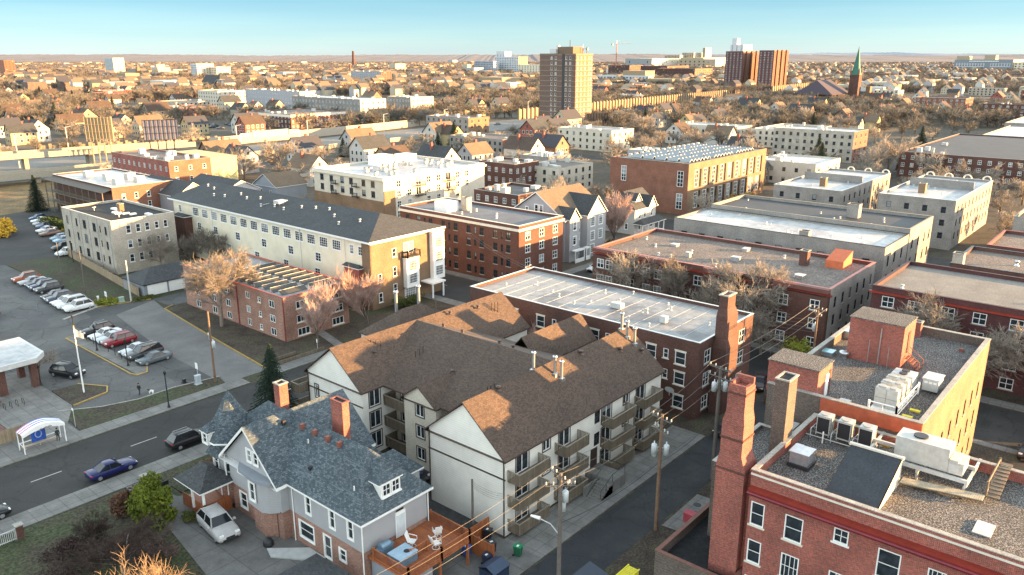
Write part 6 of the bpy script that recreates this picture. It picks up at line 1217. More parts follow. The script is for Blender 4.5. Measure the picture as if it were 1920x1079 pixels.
# bus shelter
BS=thing('bus_shelter','white bus shelter with striped vaulted roof and blue poster on the sidewalk','bus shelter',(29.2,98.8,.1))
b=MB(); n=10
prof=[(97.5+2.6*i/n,2.55+.42*math.sin(math.pi*i/n)) for i in range(n+1)]
X0,X1=26.9,31.6
def arch(x): return 2.55+.75*math.sin(math.pi*(x-X0)/(X1-X0))
xs=lin(X0,X1,15)
for i in range(14):
    for j,(ya,yb) in enumerate(((97.7,98.25),(98.25,98.5),(98.5,98.8),(98.8,99.05),(99.05,99.35),(99.35,99.6))):
        m_=0 if j%2==0 else (1 if i>7 else (2 if i>3 else 3)); b.quad((xs[i],ya,arch(xs[i])),(xs[i+1],ya,arch(xs[i+1])),(xs[i+1],yb,arch(xs[i+1])),(xs[i],yb,arch(xs[i])),m_)
    b.quad((xs[i],97.7,arch(xs[i])-.35-.25*math.sin(math.pi*(xs[i]-X0)/(X1-X0))),(xs[i+1],97.7,arch(xs[i+1])-.35-.25*math.sin(math.pi*(xs[i+1]-X0)/(X1-X0))),(xs[i+1],97.7,arch(xs[i+1])),(xs[i],97.7,arch(xs[i])))
b.build('roof',[WHITE,plain('stripe_blue',(.05,.12,.4),.5),plain('stripe_indigo',(.12,.08,.45),.5),plain('stripe_pink',(.5,.1,.35),.5)],BS)
b=MB(); b.tube([(29.0+.11*math.cos(a),97.66,2.72+.11*math.sin(a)) for a in lin(0,2*math.pi,13)],.022,n=4); [b.box(29.22+.14*i,97.64,2.68,29.31+.14*i,97.66,2.68+.1+.04*(i%3)) for i in range(7)]; b.build('lettering',plain('grey_letter',(.12,.14,.16),.6),BS)
b=MB(); [b.box(x-.05,y-.05,.1,x+.05,y+.05,2.5) for x in (26.95,31.5) for y in (97.8,99.5)]; b.box(27.0,99.47,.9,31.5,99.53,.98); b.box(27.0,99.47,2.2,31.5,99.53,2.3); b.box(26.93,97.8,1.0,26.97,99.5,1.1); b.build('frame',WHITE,BS)
b=MB(); b.box(28.3,99.36,.6,29.9,99.44,2.3,0); b.lathe(29.1,99.34,[(.01,0)],4) if 0 else None; b.tube([(29.1+.35*math.cos(a),99.34,1.5+.45*math.sin(a)) for a in lin(0,2*math.pi,13)],.06,n=4,m=1); b.build('poster',[plain('poster_blue',(.03,.1,.42),.4,0,.5,3),plain('poster_pale',(.4,.5,.7),.4)],BS)
b=MB(); b.box(27.1,98.9,.5,31.0,99.3,.58); b.box(27.1,97.95,.1,27.3,98.1,1.1) if 0 else None; [b.box(x,99.0,.1,x+.08,99.2,.5) for x in (27.4,29,30.6)]; b.build('bench',plain('pale_bench',(.42,.33,.25),.7),BS)
# fences and canopy at the left
fn=thing('timber_fence','stained board fence behind the bus shelter','fence',(24,103,0)); b=MB()
for i in range(30): y=102.9+.0*i; x=18.5+i*.37; b.box(x,y,.1,x+.34,y+.04,1.75)
b.build('boards',WOODF,fn)
CN=thing('canopy','white flat canopy on brick piers at the left edge','canopy',(34,121,0)); b=MB(); b.slab([(30.5,116.4),(35.6,116.4),(37.2,118.4),(37.2,127.6),(30.5,127.6)],4.3,5.0); b.slab([(31,116.8),(35.3,116.8),(36.8,118.6),(36.8,127.2),(31,127.2)],5.003,5.02,1); b.build('roof_slab',[LGREY,MEMB],CN); b=MB(); b.box(35.2,118.3,0,36,119.3,4.28); b.box(35.2,123.6,0,36,124.6,4.28); b.box(31,118.3,0,32,119.3,4.28); b.build('pier',BR_BRN,CN)
for i in range(5): t=thing('bike_rack','dark hoop bicycle rack on the plaza','bike rack',(29.2+i*.75,113.6,.1),'bicycle racks on the plaza'); b=MB(); x=29.2+i*.75; b.tube([(x,113.2,.1),(x,113.2,.8),(x,113.45,.95),(x,113.75,.95),(x,114,.8),(x,114,.1)],.04,n=6); b.build('hoop',DARKM,t)
for i in range(2): t=thing('picnic_bench',['dark red bench nearest the bike racks','dark red bench by the canopy piers'][i],'bench',(28.6-.3*i,115.6+1.8*i,.1)); b=MB(); x,y=28.6-.3*i,115.6+1.8*i; b.box(x-1.6,y-.3,.5,x+1.6,y+.3,.6); b.box(x-1.6,y+.25,.6,x+1.6,y+.32,1.1); [b.box(x+d-.05,y-.25,.1,x+d+.05,y+.25,.5) for d in (-1.2,1.2)]; b.build('seat',plain('dark_red_wood',(.14,.03,.025),.7),t)
for i,(x,y) in enumerate(((20.3,79.9),(32.6,79.9))): t=thing('brick_pier',['brick gate pier with stone cap at the left edge','low brick gate pier by the house path'][i],'pier',(x,y,0)); b=MB(); b.box(x-.3,y-.3,0,x+.3,y+.3,1.5); b.box(x-.38,y-.38,1.503,x+.38,y+.38,1.62,1); b.build('pier',[BR_BRN,CONC],t)
t=thing('iron_fence','thin pale iron garden fence at the left edge','fence',(17,79.9,0)); b=MB(); rail((10,79.9),(20,79.9),.1,1.1,b,.16); b.build('rails',LGREY,t)
t=thing('garden_bench','black slatted garden bench beside the house path','bench',(33.2,77.6,.1)); b=MB(); b.box(32.0,77.3,.5,34.2,77.8,.56); b.box(32.0,77.8,.6,34.2,77.86,1.1); [b.box(x,77.3,.1,x+.08,77.8,.55) for x in (32.1,33.1,34.0)]; b.build('seat',DARKM,t)
t=thing('planter','dark grey domed cover standing at the foot of the bay','planter',(34.9,61.2,.1)); b=MB(); b.lathe(35.2,60.5,[(.5,.1),(.5,.5),(.35,.8),(.05,.9)],12); b.build('cover',DARKM,t)
t=thing('stone_step','pale angular doorstep slab at the foot of the brick bay','step',(35.5,58,.1)); b=MB(); b.slab([(34.7,60),(37.4,57.0),(37.4,54.6),(36.6,54.8),(34.2,58.6)],.12,.26); b.build('slab',LGREY,t)
t=thing('retaining_wall','low timber retaining wall and planter by the path of the low brick building','wall',(66,100,0)); strip_=MB(); strip_.box(62.5,99.6,.1,71,99.75,.6); strip_.box(62.5,99.76,.1,62.65,101.6,.6); strip_.box(62.66,101.45,.1,67,101.6,.55); strip_.build('timbers',WOODB,t)
surf('path',[(73,99.5),(74.6,99.5),(76.6,107.3),(75,107.3)],.12,SIDEW,.03)
t=thing('satellite_dish','pale grey oval dish low on the brown brick side wall','dish',(85.9,45.6,3)); b=MB(); b.lathe(0,0,[(.02,0)],3) if 0 else None; b.cyl(85.8,46.2,2.6,3.3,.05,6); b.add([(85.8,46.2+.7*math.cos(a),3.4+.4*math.sin(a)) for a in lin(0,2*math.pi*.95,16)],[tuple(range(16))]); b.build('dish',LGREY,t)
# courtyard clutter
rc=random.Random(9)
for i in range(9):
    x,y=rc.uniform(50.5,54.2),rc.uniform(56,64); c=rc.choice([(.05,.1,.4),(.5,.5,.5),(.3,.26,.15),(.04,.04,.04)])
    t=thing('patio_item',['blue folded umbrella','white folding chair','round tan pot','black grill','white bucket','tan planter','black chair','pale table','dark crate'][i]+' in the dark courtyard between house and apartments','courtyard item',(x,y,.1)); b=MB(); b.lathe(x,y,[(.2,.1),(.3,.5),(.38,.62),(.3,.7),(.05,.75)],10); b.build('pot',plain('item%d'%i,c,.6),t)
# ================================================================ people and dog
def person(x,y,rz,label,top,bot,step=.18):
    root=thingL('person',label,'person',(x,y,.05),rz)
    V_=[(0,0,.95),(0,0,1.15),(0,0,1.38),(0,0,1.5),(0,-.01,1.6),(0,-.02,1.74),(.19,0,1.4),(.26,.04,1.12),(.24,-.1,.9),(-.19,0,1.4),(-.26,-.04,1.12),(-.24,-.16,.92),(.09,0,.88),(.1,-step,.5),(.1,-step*.9,.08),(.1,-step-.14,.04),(-.09,0,.88),(-.1,step*.6,.48),(-.1,step+.1,.1),(-.1,step-.04,.04)]
    E_=[(0,1),(1,2),(2,3),(3,4),(4,5),(2,6),(6,7),(7,8),(2,9),(9,10),(10,11),(0,12),(12,13),(13,14),(14,15),(0,16),(16,17),(17,18),(18,19)]
    Rr=[.14,.14,.16,.06,.09,.08,.08,.055,.04,.08,.055,.04,.1,.07,.05,.04,.1,.07,.05,.04]
    me=bpy.data.meshes.new('body'); me.from_pydata(V_,E_,[]); 
    for m_ in (plain('skin',(.4,.24,.17),.6),top,bot): me.materials.append(m_)
    o=bpy.data.objects.new('body',me); COL.objects.link(o); o.parent=root; o.modifiers.new('skin','SKIN')
    for i,v in enumerate(me.skin_vertices[0].data): v.radius=(Rr[i],Rr[i]*.85); v.use_root=(i==0)
    s=o.modifiers.new('sub','SUBSURF'); s.levels=1; s.render_levels=1
    dg=bpy.context.evaluated_depsgraph_get(); m2=bpy.data.meshes.new_from_object(o.evaluated_get(dg)); o.modifiers.clear(); o.data=m2
    m2.materials.clear()
    for m_ in (plain('skin',(.4,.24,.17),.6),top,bot): m2.materials.append(m_)
    for p in m2.polygons: z=p.center.z; p.material_index=0 if z>1.5 or (abs(p.center.x)>.2 and z<.97) else (2 if z<.93 else 1); p.use_smooth=True
    b=MB(); b.lathe(0,0,[(.105,1.66),(.11,1.74),(.09,1.81),(.02,1.84)],10); b.build('hair',plain('dark_hair',(.02,.015,.012),.8),root)
person(43.7,104.6,2.0,'person in dark clothes walking a dog on the car park edge',plain('black_coat',(.02,.02,.022),.8),plain('dark_trousers',(.03,.03,.035),.8)); person(30.9,98.6,0,'person in a dark coat standing inside the bus shelter',plain('teal_black_coat',(.015,.03,.035),.8),plain('dark_trousers',(.03,.03,.035),.8),.06)
t=thingL('dog','white dog with brown patches walking on a lead','dog',(45.0,103.9,.05),2.2); me=bpy.data.meshes.new('d')
V_=[(0,0,.42),(.25,0,.44),(-.25,0,.44),(.36,0,.58),(.46,0,.62),(.56,0,.58),(.22,.08,.25),(.22,.08,.04),(.22,-.08,.25),(.26,-.08,.04),(-.25,.08,.26),(-.22,.08,.04),(-.25,-.08,.26),(-.3,-.08,.04),(-.36,0,.52),(-.45,0,.6)]
me.from_pydata(V_,[(0,1),(0,2),(1,3),(3,4),(4,5),(1,6),(6,7),(1,8),(8,9),(2,10),(10,11),(2,12),(12,13),(2,14),(14,15)],[]); o=bpy.data.objects.new('body',me); COL.objects.link(o); o.parent=t
o.modifiers.new('s','SKIN')
for v,r_ in zip(me.skin_vertices[0].data,[.11,.12,.1,.07,.08,.04,.045,.03,.045,.03,.05,.03,.05,.03,.03,.015]): v.radius=(r_,r_)
me.skin_vertices[0].data[0].use_root=True; dg=bpy.context.evaluated_depsgraph_get(); m2=bpy.data.meshes.new_from_object(o.evaluated_get(dg)); o.modifiers.clear(); o.data=m2; m2.materials.clear(); m2.materials.append(WHITE); m2.materials.append(plain('brown_fur',(.1,.05,.03),.9))
for p in m2.polygons: p.material_index=1 if (p.center.x>.1 and p.center.z>.45) or (-.15<p.center.x<-.02) else 0
b=MB(); b.tube([(.4,.09,.66),(.36,.12,.58)],.03,n=4); b.tube([(.4,-.09,.66),(.36,-.12,.58)],.03,n=4); b.build('ear',plain('brown_fur',(.1,.05,.03),.9),t)
# ================================================================ the towers
TWc=brick('tower_brown_concrete',(.15,.1,.082),(.12,.082,.068),(.17,.125,.1),.12,1.2,.3); TWt=brick('tower_tan_concrete',(.17,.118,.078),(.155,.107,.07),(.18,.135,.1),.1,1.2,.3)
Hh=46.3; nf=14; fh=(Hh-1.5)/nf
TW=flat('residential_tower','tall brown and tan slab tower with fourteen floors of small windows','tower',417.2,302.9,435.6,331.5,Hh,TWc,DMEMB,.6,plain('tan_band',(.3,.24,.17),.8),
 {'A':[(y,1.2+fh*f,1.3,1.7,'sash') for y in (307.2,310.4,318.6,321.9) for f in range(nf)],'B':[(x,1.2+fh*f,1.0,1.7,'sash') for x in (419.4,423.2,427.2,431.4,434) for f in range(nf)]},sub=False,wallB=TWt,capw=.5)
b=MB(); [b.box(417.05,302.75,1.0+fh*f-.35,435.7,331.6,1.0+fh*f-.1) for f in range(nf+1)]; b.build('floor_band',plain('tan_band',(.3,.24,.17),.8),TW)
b=MB(); b.box(417.0,309.0-1.0,0,417.19,308.3-1.2+.4,Hh) if 0 else b.box(417.0,311.6,0,417.19,313.4,Hh); b.build('recess_shade_strip',plain('recess_shade',(.05,.045,.05),.8),TW)  # dark strip on the wall face stands in for a recess's shade
b=MB(); b.box(421,308,45.7,431,320,50.5); b.build('penthouse',TWt,TW); b=MB(); b.box(419,320,45.7,428,325,49.2); b.cyl(424,322,45.7,51.5,1.2,10); b.build('roof_unit',LGREY,TW); b=MB(); b.cyl(426,314,50.5,54.5,.25,6); b.cyl(431,304.5,46,50.5,.2,6); b.build('antenna',DARKM,TW)
def tower(label,x0,y0,x1,y1,h,mA,mB,fl,nA,nB,z0=0,style=('plaind','plaind'),ww=2,name='tower_block',cat='tower'):
    f=(h-2)/max(fl,1); t=flat(name,label,cat,x0,y0,x1,y1,h,mA,DMEMB,.6,None,{'A':[(y,1.5+f*i,ww,f*.5,style[0]) for y in lin(y0+(y1-y0)/max(nA,1)/2,y1-(y1-y0)/max(nA,1)/2,nA) for i in range(fl)],'B':[(x,1.5+f*i,ww,f*.5,style[1]) for x in lin(x0+(x1-x0)/max(nB,1)/2,x1-(x1-x0)/max(nB,1)/2,nB) for i in range(fl)]} if nA else {},sub=False,wallB=mB,capw=.6); return t
DRB=plain('maroon_tower_brick',(.1,.045,.045),.85); DRL=plain('sunlit_orange_brick',(.17,.075,.045),.85)  # orange copy of the maroon brick: sunlight on ribs and sides put into colour
t=tower('left maroon brick high-rise with lit orange vertical ribs',1076,497,1127,523,51,DRB,DRL,16,5,8,ww=1.6,style=('sash','plaind')); b=MB(); [b.box(x,495.3,0,x+3.5,496.9,51.5) for x in (1084,1100,1116)]; b.build('rib',DRL,t)
t=tower('right maroon brick high-rise with lit orange vertical ribs',1069,450,1118,471,52,DRB,DRL,16,4,8,ww=1.6,style=('sash','plaind')); b=MB(); [b.box(x,448.4,0,x+3.5,449.9,52.6) for x in (1077,1092,1107)]; b.build('rib',DRL,t)
GT=plain('pale_tower_concrete',(.5,.52,.54),.7); WT=plain('warm_white_concrete',(.62,.55,.42),.7); TT=plain('tan_tower_concrete',(.36,.29,.2),.8)
t=tower('white high-rise rising behind the maroon towers',2730,1262,2800,1312,82,GT,WT,20,3,6,ww=4); b=MB(); b.box(2735,1290,80,2760,1308,104); b.build('upper_stage',GT,t)
t=tower('slim tan tower at the skyline',3894,2007,3960,2022,84,TT,WT,16,2,4,ww=4); tower('stepped tan block beside the slim tower',3856,2051,3950,2119,60,TT,WT,8,5,6,ww=5); tower('lower tan stepped block left of the slim tower',3800,2100,3850,2190,48,TT,WT,7,5,4,ww=5)
tower('long grey shed-roofed hall below the skyline towers',2745,1635,3008,1755,35,plain('grey_cladding',(.25,.27,.28),.8),WT,2,3,6,ww=4,name='hall',cat='building'); tower('long pale low block right of the grey hall',2900,1500,3100,1600,38,TT,WT,3,6,10,ww=6,name='office_building',cat='building'); tower('pale low block before the slim tan tower',2600,1300,2700,1440,34,TT,WT,3,8,6,ww=5,name='office_building',cat='building')
tower('grey office block with sunlit end at the skyline centre',1457,1221,1491,1293,43,GT,plain('yellow_concrete',(.3,.25,.16),.8),10,14,4,ww=2.6,name='office_building',cat='building'); tower('blue-grey glass block left of the grey office block',1420,1265,1440,1325,33,plain('blue_grey_panel',(.25,.29,.35),.5),GT,8,12,3,ww=3,name='office_building',cat='building'); tower('grey cube behind the grey office block',1640,1420,1665,1450,56,GT,GT,4,3,3,name='office_building',cat='building')
tower('cream low wing right of the grey office block',1450,1150,1490,1215,26,WT,WT,6,8,4,ww=2.5,name='office_building',cat='building')
tower('brick midrise right of the brown tower',1542,974,1598,1030,25,BR_BRN,BR_ORG,5,10,8,ww=2.5,name='apartment_building',cat='building'); tower('orange brick midrise with shaded side right of the brown tower',1483,847,1573,910,25,BR_BRN,BR_ORG,5,12,12,ww=2.5,name='apartment_building',cat='building'); tower('row of tan and brick midrises before the grey hall',1380,730,1450,810,22,BR_BRN,BR_TAN,5,14,9,ww=2.5,name='apartment_building',cat='building'); tower('white-banded grey block beyond the noise wall',1150,690,1165,790,14,GT,WT,3,16,3,ww=3,name='apartment_building',cat='building')
HS=tower('wide grey and white institutional building with sign band at the right skyline',2695,434,2860,584,34,plain('grey_panel_dark',(.2,.22,.25),.7),WT,0,0,0,name='institution_building',cat='building'); b=MB(); b.box(2694,505,14,2694.8,582,24); b.box(2694,440,14,2694.8,490,24); b.build('white_wing',GT,HS)
b=MB(); [b.box(2693,y,17+4*j,2693.6,y+4,19+4*j) for j in range(2) for y in list(range(508,580,7))+list(range(442,488,7))]; b.build('window_band',DARKM,HS); b=MB(); b.box(2700,548,34,2740,580,44); b.box(2700,480,34,2740,508,47); b.build('penthouse',TT,HS); b=MB(); [b.box(2693.5,y,28.5,2694,y+3.0,31) for y in range(470,545,4)]; b.build('lettering',WHITE,HS)
tower('cream extension of the institutional building at the right edge',2700,300,2800,432,28,WT,WT,4,14,6,ww=4,name='institution_building',cat='building')
tower('white high-rise with sunlit side at the left skyline',876,1984,902,2029,40,plain('pale_blue_concrete',(.42,.46,.48),.8),WT,13,7,6,ww=2.6); tower('red-orange brick high-rise at the left edge of the skyline',655,2016,676,2100,36,plain('orange_red_brick',(.32,.13,.08),.85),DRL,10,6,3,ww=2.6); tower('stepped grey and white block left of centre skyline',824,1506,860,1530,30,GT,WT,8,5,6,ww=2.5); tower('lower cream step of the grey and white block',850,1480,880,1504,24,WT,WT,6,4,5,ww=2.5)
for i,(x,y,h,lab) in enumerate(((1950,2430,62,'tall thin brick smokestack on the horizon left of centre'),(1240,1560,26,'short orange smokestack left of the dark grey building'))):
    t=thing('smokestack',lab,'smokestack',(x,y,0)); b=MB(); b.cyl(x,y,0,h,6.5 if i==0 else 2.6,10,0,4 if i==0 else 1.8); b.build('stack',BR_BRN if i==0 else DRL,t)
def crane(x,y,h,jl,az,label):
    t=thing('tower_crane',label,'crane',(x,y,0)); b=MB(); n=22
    for sx,sy in ((-1,-1),(1,-1),(1,1),(-1,1)): b.tube([(x+sx,y+sy,0),(x+sx,y+sy,h)],.55,n=4)
    for i in range(n): z=h*i/n; b.tube([(x-1,y-1,z),(x+1,y+1,z+h/n)],.45,n=4); b.tube([(x+1,y-1,z),(x-1,y+1,z+h/n)],.45,n=4)
    b.build('mast',plain('crane_red',(.5,.18,.14),.6),t); dx,dy=math.cos(az),math.sin(az); b=MB(); b.tube([(x-dx*jl*.3,y-dy*jl*.3,h),(x+dx*jl,y+dy*jl,h+2)],.9,n=4); b.tube([(x,y,h),(x,y,h+12)],.7,n=4); b.tube([(x,y,h+12),(x+dx*jl*.8,y+dy*jl*.8,h+2)],.35,n=4); b.build('jib',LGREY,t); b=MB(); b.box(x-dx*jl*.3-3,y-dy*jl*.3-3,h-5,x-dx*jl*.3+3,y-dy*jl*.3+3,h+1); b.build('counterweight',CONC,t)
crane(2520,1650,86,-40 if 0 else 52,-.85,'tall tower crane on the skyline right of the brown tower'); crane(1990,1420,66,42,2.25,'smaller tower crane behind the brown tower')
# church with green spire
CH=thing('church','brick church with tall green copper spire and dark steep roof','church',(842,268,0)); CG=plain('green_copper',(.03,.13,.095),.6,.1,.25,.1)
b=MB(); b.box(835.5,263.5,0,844.5,272.5,27); b.build('tower',BR_BRN,CH); b=MB(); a=[(835.5,263.5,27),(844.5,263.5,27),(844.5,272.5,27),(835.5,272.5,27)]; k=[(837.3,265.3,33),(842.7,265.3,33),(842.7,270.7,33),(837.3,270.7,33)]
for i in range(4): j=(i+1)%4; b.quad(a[i],a[j],k[j],k[i]); b.poly([k[i],k[j],(840,268,54.5)])
b.build('spire',CG,CH); b=MB(); [b.lathe(x,y,[(.9,27),(.9,30),(.05,35)],6) for x,y in ((836,264),(844,264),(844,272),(836,272))]; b.build('pinnacle',BR_TAN,CH); b=MB(); b.box(820,280,0,850,300,9); b.build('nave',BR_BRN,CH); gableroof(CH,800,276,850,312,9,22,'x',plain('purple_slate',(.06,.045,.06),.8),1,.4,BR_BRN,8,8); b=MB(); b.box(846.1,255,0,852,259,16); b.build('stair_turret',BR_TAN,CH)
for i,(x,y,h,w_,lab) in enumerate(((760,1620,30,7,'pale stone church with pointed tower at the left skyline'),(583,1010,24,8,'dark grey church with sharp roof at left'))):
    t=thing('church',lab,'church',(x,y,0)); b=MB(); b.box(x,y,0,x+w_,y+w_,h*.62); b.build('tower',BR_TAN if i==0 else BR_GRY,t); b=MB(); q=h*.62
    a=[(x,y,q),(x+w_,y,q),(x+w_,y+w_,q),(x,y+w_,q)]; [b.poly([a[j],a[(j+1)%4],(x+w_/2,y+w_/2,h)]) for j in range(4)]; b.build('spire',BR_TAN if i==0 else SH_GRY,t); b=MB(); b.box(x-4,y+w_+.5,0,x+14,y+w_+34,9); b.build('nave',BR_TAN if i==0 else BR_GRY,t); gableroof(t,x-4,y+w_+.5,x+14,y+w_+34,9,20,'y',plain('grey_brown_roof',(.17,.14,.11),.8) if i==0 else SH_GRY,.6,.4,WHITE)
# freeway, ramp, noise walls
surf('freeway',[(40,335),(560,335),(1500,430),(1500,474),(870,412),(560,386),(380,385),(200,375),(40,440)],.05,plain('pale_freeway_concrete',(.18,.17,.155),.85,0,.2,.05,2))
b=MB(); [b.box(x,y-.1,.055,x+6,y+.1,.07) for x in range(60,560,18) for y in (343,349,360,366)]; tag(b.build('lane_marking',plain('lane_paint2',(.55,.54,.5),.7)),kind='structure')
def wallstrip(name,label,pts,h,m,pil=0,th=.4,z0=0,pm=None):
    t=thing(name,label,'wall',(pts[0][0],pts[0][1],0)); b=MB(); p=MB()
    for i in range(len(pts)-1):
        a,c=Vector((*pts[i],0)),Vector((*pts[i+1],0)); d=(c-a); l=d.length; d.normalize(); n=Vector((-d.y,d.x,0))*th/2
        b.slab([tuple(a-n)[:2],tuple(c-n)[:2],tuple(c+n)[:2],tuple(a+n)[:2]],z0,z0+h)
        if pil:
            k=int(l/pil)
            for j in range(k): q=a+d*(l*j/k)-n*3.2; p.cbox(q.x,q.y,z0,pil*.32,1.2,h+.8,0,math.atan2(d.y,d.x))
    b.build('panel',m,t)
    if pil: p.build('pilaster',pm or m,t)
NWm=plain('tan_noise_wall',(.3,.24,.15),.85,0,.12); NWp=plain('brown_pilaster',(.2,.15,.1),.85)
wallstrip('noise_wall','sunlit tan noise wall with ribbed pilasters right of the brown tower',[(456,382),(561,392),(869,418)],7.2,NWm,5.5,pm=NWp); wallstrip('noise_wall','distant tan noise wall beyond the maroon towers',[(1039,436),(1487,479)],6.5,NWm,9,pm=NWp); wallstrip('noise_wall','tan noise wall left of the brown tower',[(395,412),(440,400)],7,NWm,5.5,pm=NWp)
wallstrip('retaining_wall','long pale concrete retaining wall of the freeway',[(214,387),(277,388),(330,392),(378,398)],4.5,plain('pale_concrete_wall',(.35,.31,.25),.85,0,.12)); wallstrip('retaining_wall','low pale wall on the near side of the freeway',[(150,336),(230,333),(340,333)],2.2,plain('pale_concrete_wall',(.35,.31,.25),.85,0,.12)); wallstrip('timber_fence','brown board fence along the freeway at left',[(150,432),(178,420),(232,404)],2.6,WOODF,4)
EM=thing('freeway_ramp','elevated concrete freeway ramp with sunlit parapet at the left','ramp',(100,360,0)); b=MB()
CRP=plain('sunlit_ramp_concrete',(.3,.27,.21),.85,0,.15)
def deck(a,c,z,w_,name):
    d=(Vector(c)-Vector(a)).normalized(); n=Vector((-d.y,d.x))*w_/2; b=MB(); P_=[(a[0]-n.x,a[1]-n.y),(c[0]-n.x,c[1]-n.y),(c[0]+n.x,c[1]+n.y),(a[0]+n.x,a[1]+n.y)]; b.slab(P_,z-1.2,z); b.build('deck',CRP,EM)
    b=MB(); 
    for s in (-1,1): q=[(a[0]+s*n.x,a[1]+s*n.y),(c[0]+s*n.x,c[1]+s*n.y)]; b.slab([q[0],q[1],(q[1][0]-s*d.y*.4*-1,q[1][1]+s*d.x*.4*-1),(q[0][0]-s*d.y*.4*-1,q[0][1]+s*d.x*.4*-1)],z+.003,z+1.0)
    b.build('parapet',CRP,EM); b=MB(); L_=(Vector(c)-Vector(a)).length
    for k in range(int(L_/24)): p=Vector(a)+d*(12+k*24); b.cbox(p.x,p.y,0,1.6,w_*.6,z-1.2,0,math.atan2(d.y,d.x))
    b.build('pier',CRP,EM)
deck((60,372),(186,352),6.5,11,'a'); deck((40,318),(170,346),3.6,9,'b') if 0 else deck((50,330),(150,322),3.4,9,'b')
def billboard(x,y,az,w_,h,z,label,fm,bm):
    t=thingL('billboard',label,'billboard',(x,y,0),az); b=MB(); b.box(-w_/2,-.25,z,w_/2,.0,z+h); b.build('panel',fm,t); b=MB()
    for i in range(9): xx=-w_/2+w_*i/8; b.box(xx-.1,-.75,z-1,xx+.1,-.5,z+h+.2)
    for zz in (z,z+h*.33,z+h*.66,z+h): b.box(-w_/2,-.78,zz-.08,w_/2,-.55,zz+.08)
    for xx in (-w_*.35,-w_*.12,w_*.12,w_*.35): b.box(xx-.2,-.5,0,xx+.2,-.1,z)
    b.build('lattice',bm,t)
billboard(158,323,-.5,13,8,12,'back of a dark-framed billboard above the red brick corner building',plain('pale_panel',(.16,.16,.21),.7),DARKM); billboard(139,335,-.9,11,8.5,13,'sunlit tan lattice back of a tall billboard at the left',NWm,plain('tan_lattice',(.45,.33,.18),.7)); billboard(402,275,-.6,14,4.6,7.5,'dark billboard in front of the noise wall',DARKM,DARKM)
SGn=thing('sign_gantry','freeway sign gantry with blue-grey panels in front of the retaining wall','gantry',(236,350,0)); b=MB(); [b.box(x,354,0,x+.5,354.5,8.6) for x in (212,246)]; b.box(212,354,8.2,246.5,354.5,8.6); b.box(212,354,7.2,246.5,354.4,7.4); b.build('frame',LGREY,SGn); b=MB(); b.box(219,353.6,6.2,240,353.9,9.4); b.build('sign_panel',plain('sign_back',(.16,.24,.26),.6),SGn)
for i,(x,y) in enumerate(((96,345),(104,362),(112,380),(120,372),(150,398),(180,372),(205,345),(245,345),(300,350),(350,352),(455,372),(520,372))):
    t=thing('freeway_light','tall pale freeway light pole','light pole',(x,y,0),'light poles along the freeway'); b=MB(); b.tube([(x,y,0),(x,y,13.5)],.28,.18,6); b.tube([(x,y,13.4),(x+2.2,y-1.2,13.9)],.12,n=4); b.build('pole',plain('pale_pole',(.5,.48,.44),.8),t)
# ================================================================ houses, trees and woods of the far neighbourhoods
KEEP=[(417,303,436,332),(321,304,338,338),(268,234,287,267),(327,215,347,248),(403,186,422,226),(300,440,345,487),(364,449,388,530),(414,452,440,479),(411,586,425,670),(395,690,425,725),(208,110,262,151),(361,113,380,149),(218,70,262,89),(210,40,252,58),(333,28,640,87),(285,101,310,124),(398,150,440,176),(286,160,300,180),(240,186,254,200),(212,160,232,176),(142,167,214,199),(116,97,190,135),(149,38,188,82),(800,255,855,315),(820,1480,900,1560),(862,1007,900,1083),(245,455,300,535),(85,215,156,300),(130,200,150,236),(104,200,133,236),(1060,440,1140,525),(115,-5,188,95),(185,-5,230,30)]
def free(x,y,mg):
    for a,b_,c,d in KEEP:
        if a-mg<x<c+mg and b_-mg<y<d+mg: return False
    if y>326-mg and x<1500 and y<(390+mg if x<560 else 392+(x-560)*.105+mg) and y<448: 
        if x<560: return not (y<392+mg)
        lo=333+(x-560)*.1; return not(lo-mg<y<396+(x-560)*.09+mg)
    if 84-mg*.6<y<97+mg*.6 and x<640: return False
    for sx in (104,188,300):
        if sx-3<x<sx+15 and y<330: return False
    return x*x+y*y>0
def inview(x,y,mg=.06):
    f=x*.7615+y*.6481; r=x*.6481-y*.7615
    return f>0 and abs(r)/f<.67+mg
HW=[('cream',plain('h_cream',(.42,.37,.28),.8)),('white',plain('h_white',(.5,.48,.44),.8)),('yellow',plain('h_yellow',(.4,.32,.17),.8)),('grey',plain('h_grey',(.34,.34,.35),.8)),('tan',plain('h_tan',(.28,.22,.14),.8)),('red brick',BR_RED),('brown',plain('h_brown',(.2,.13,.09),.8))]
HR=[('grey',SH_GRY),('tan',SH_TAN),('brown',SH_BRN),('charcoal',plain('charcoal_roof',(.05,.05,.06),.9))]
HC={}
WSM=plain('small_window',(.03,.035,.045),.2)
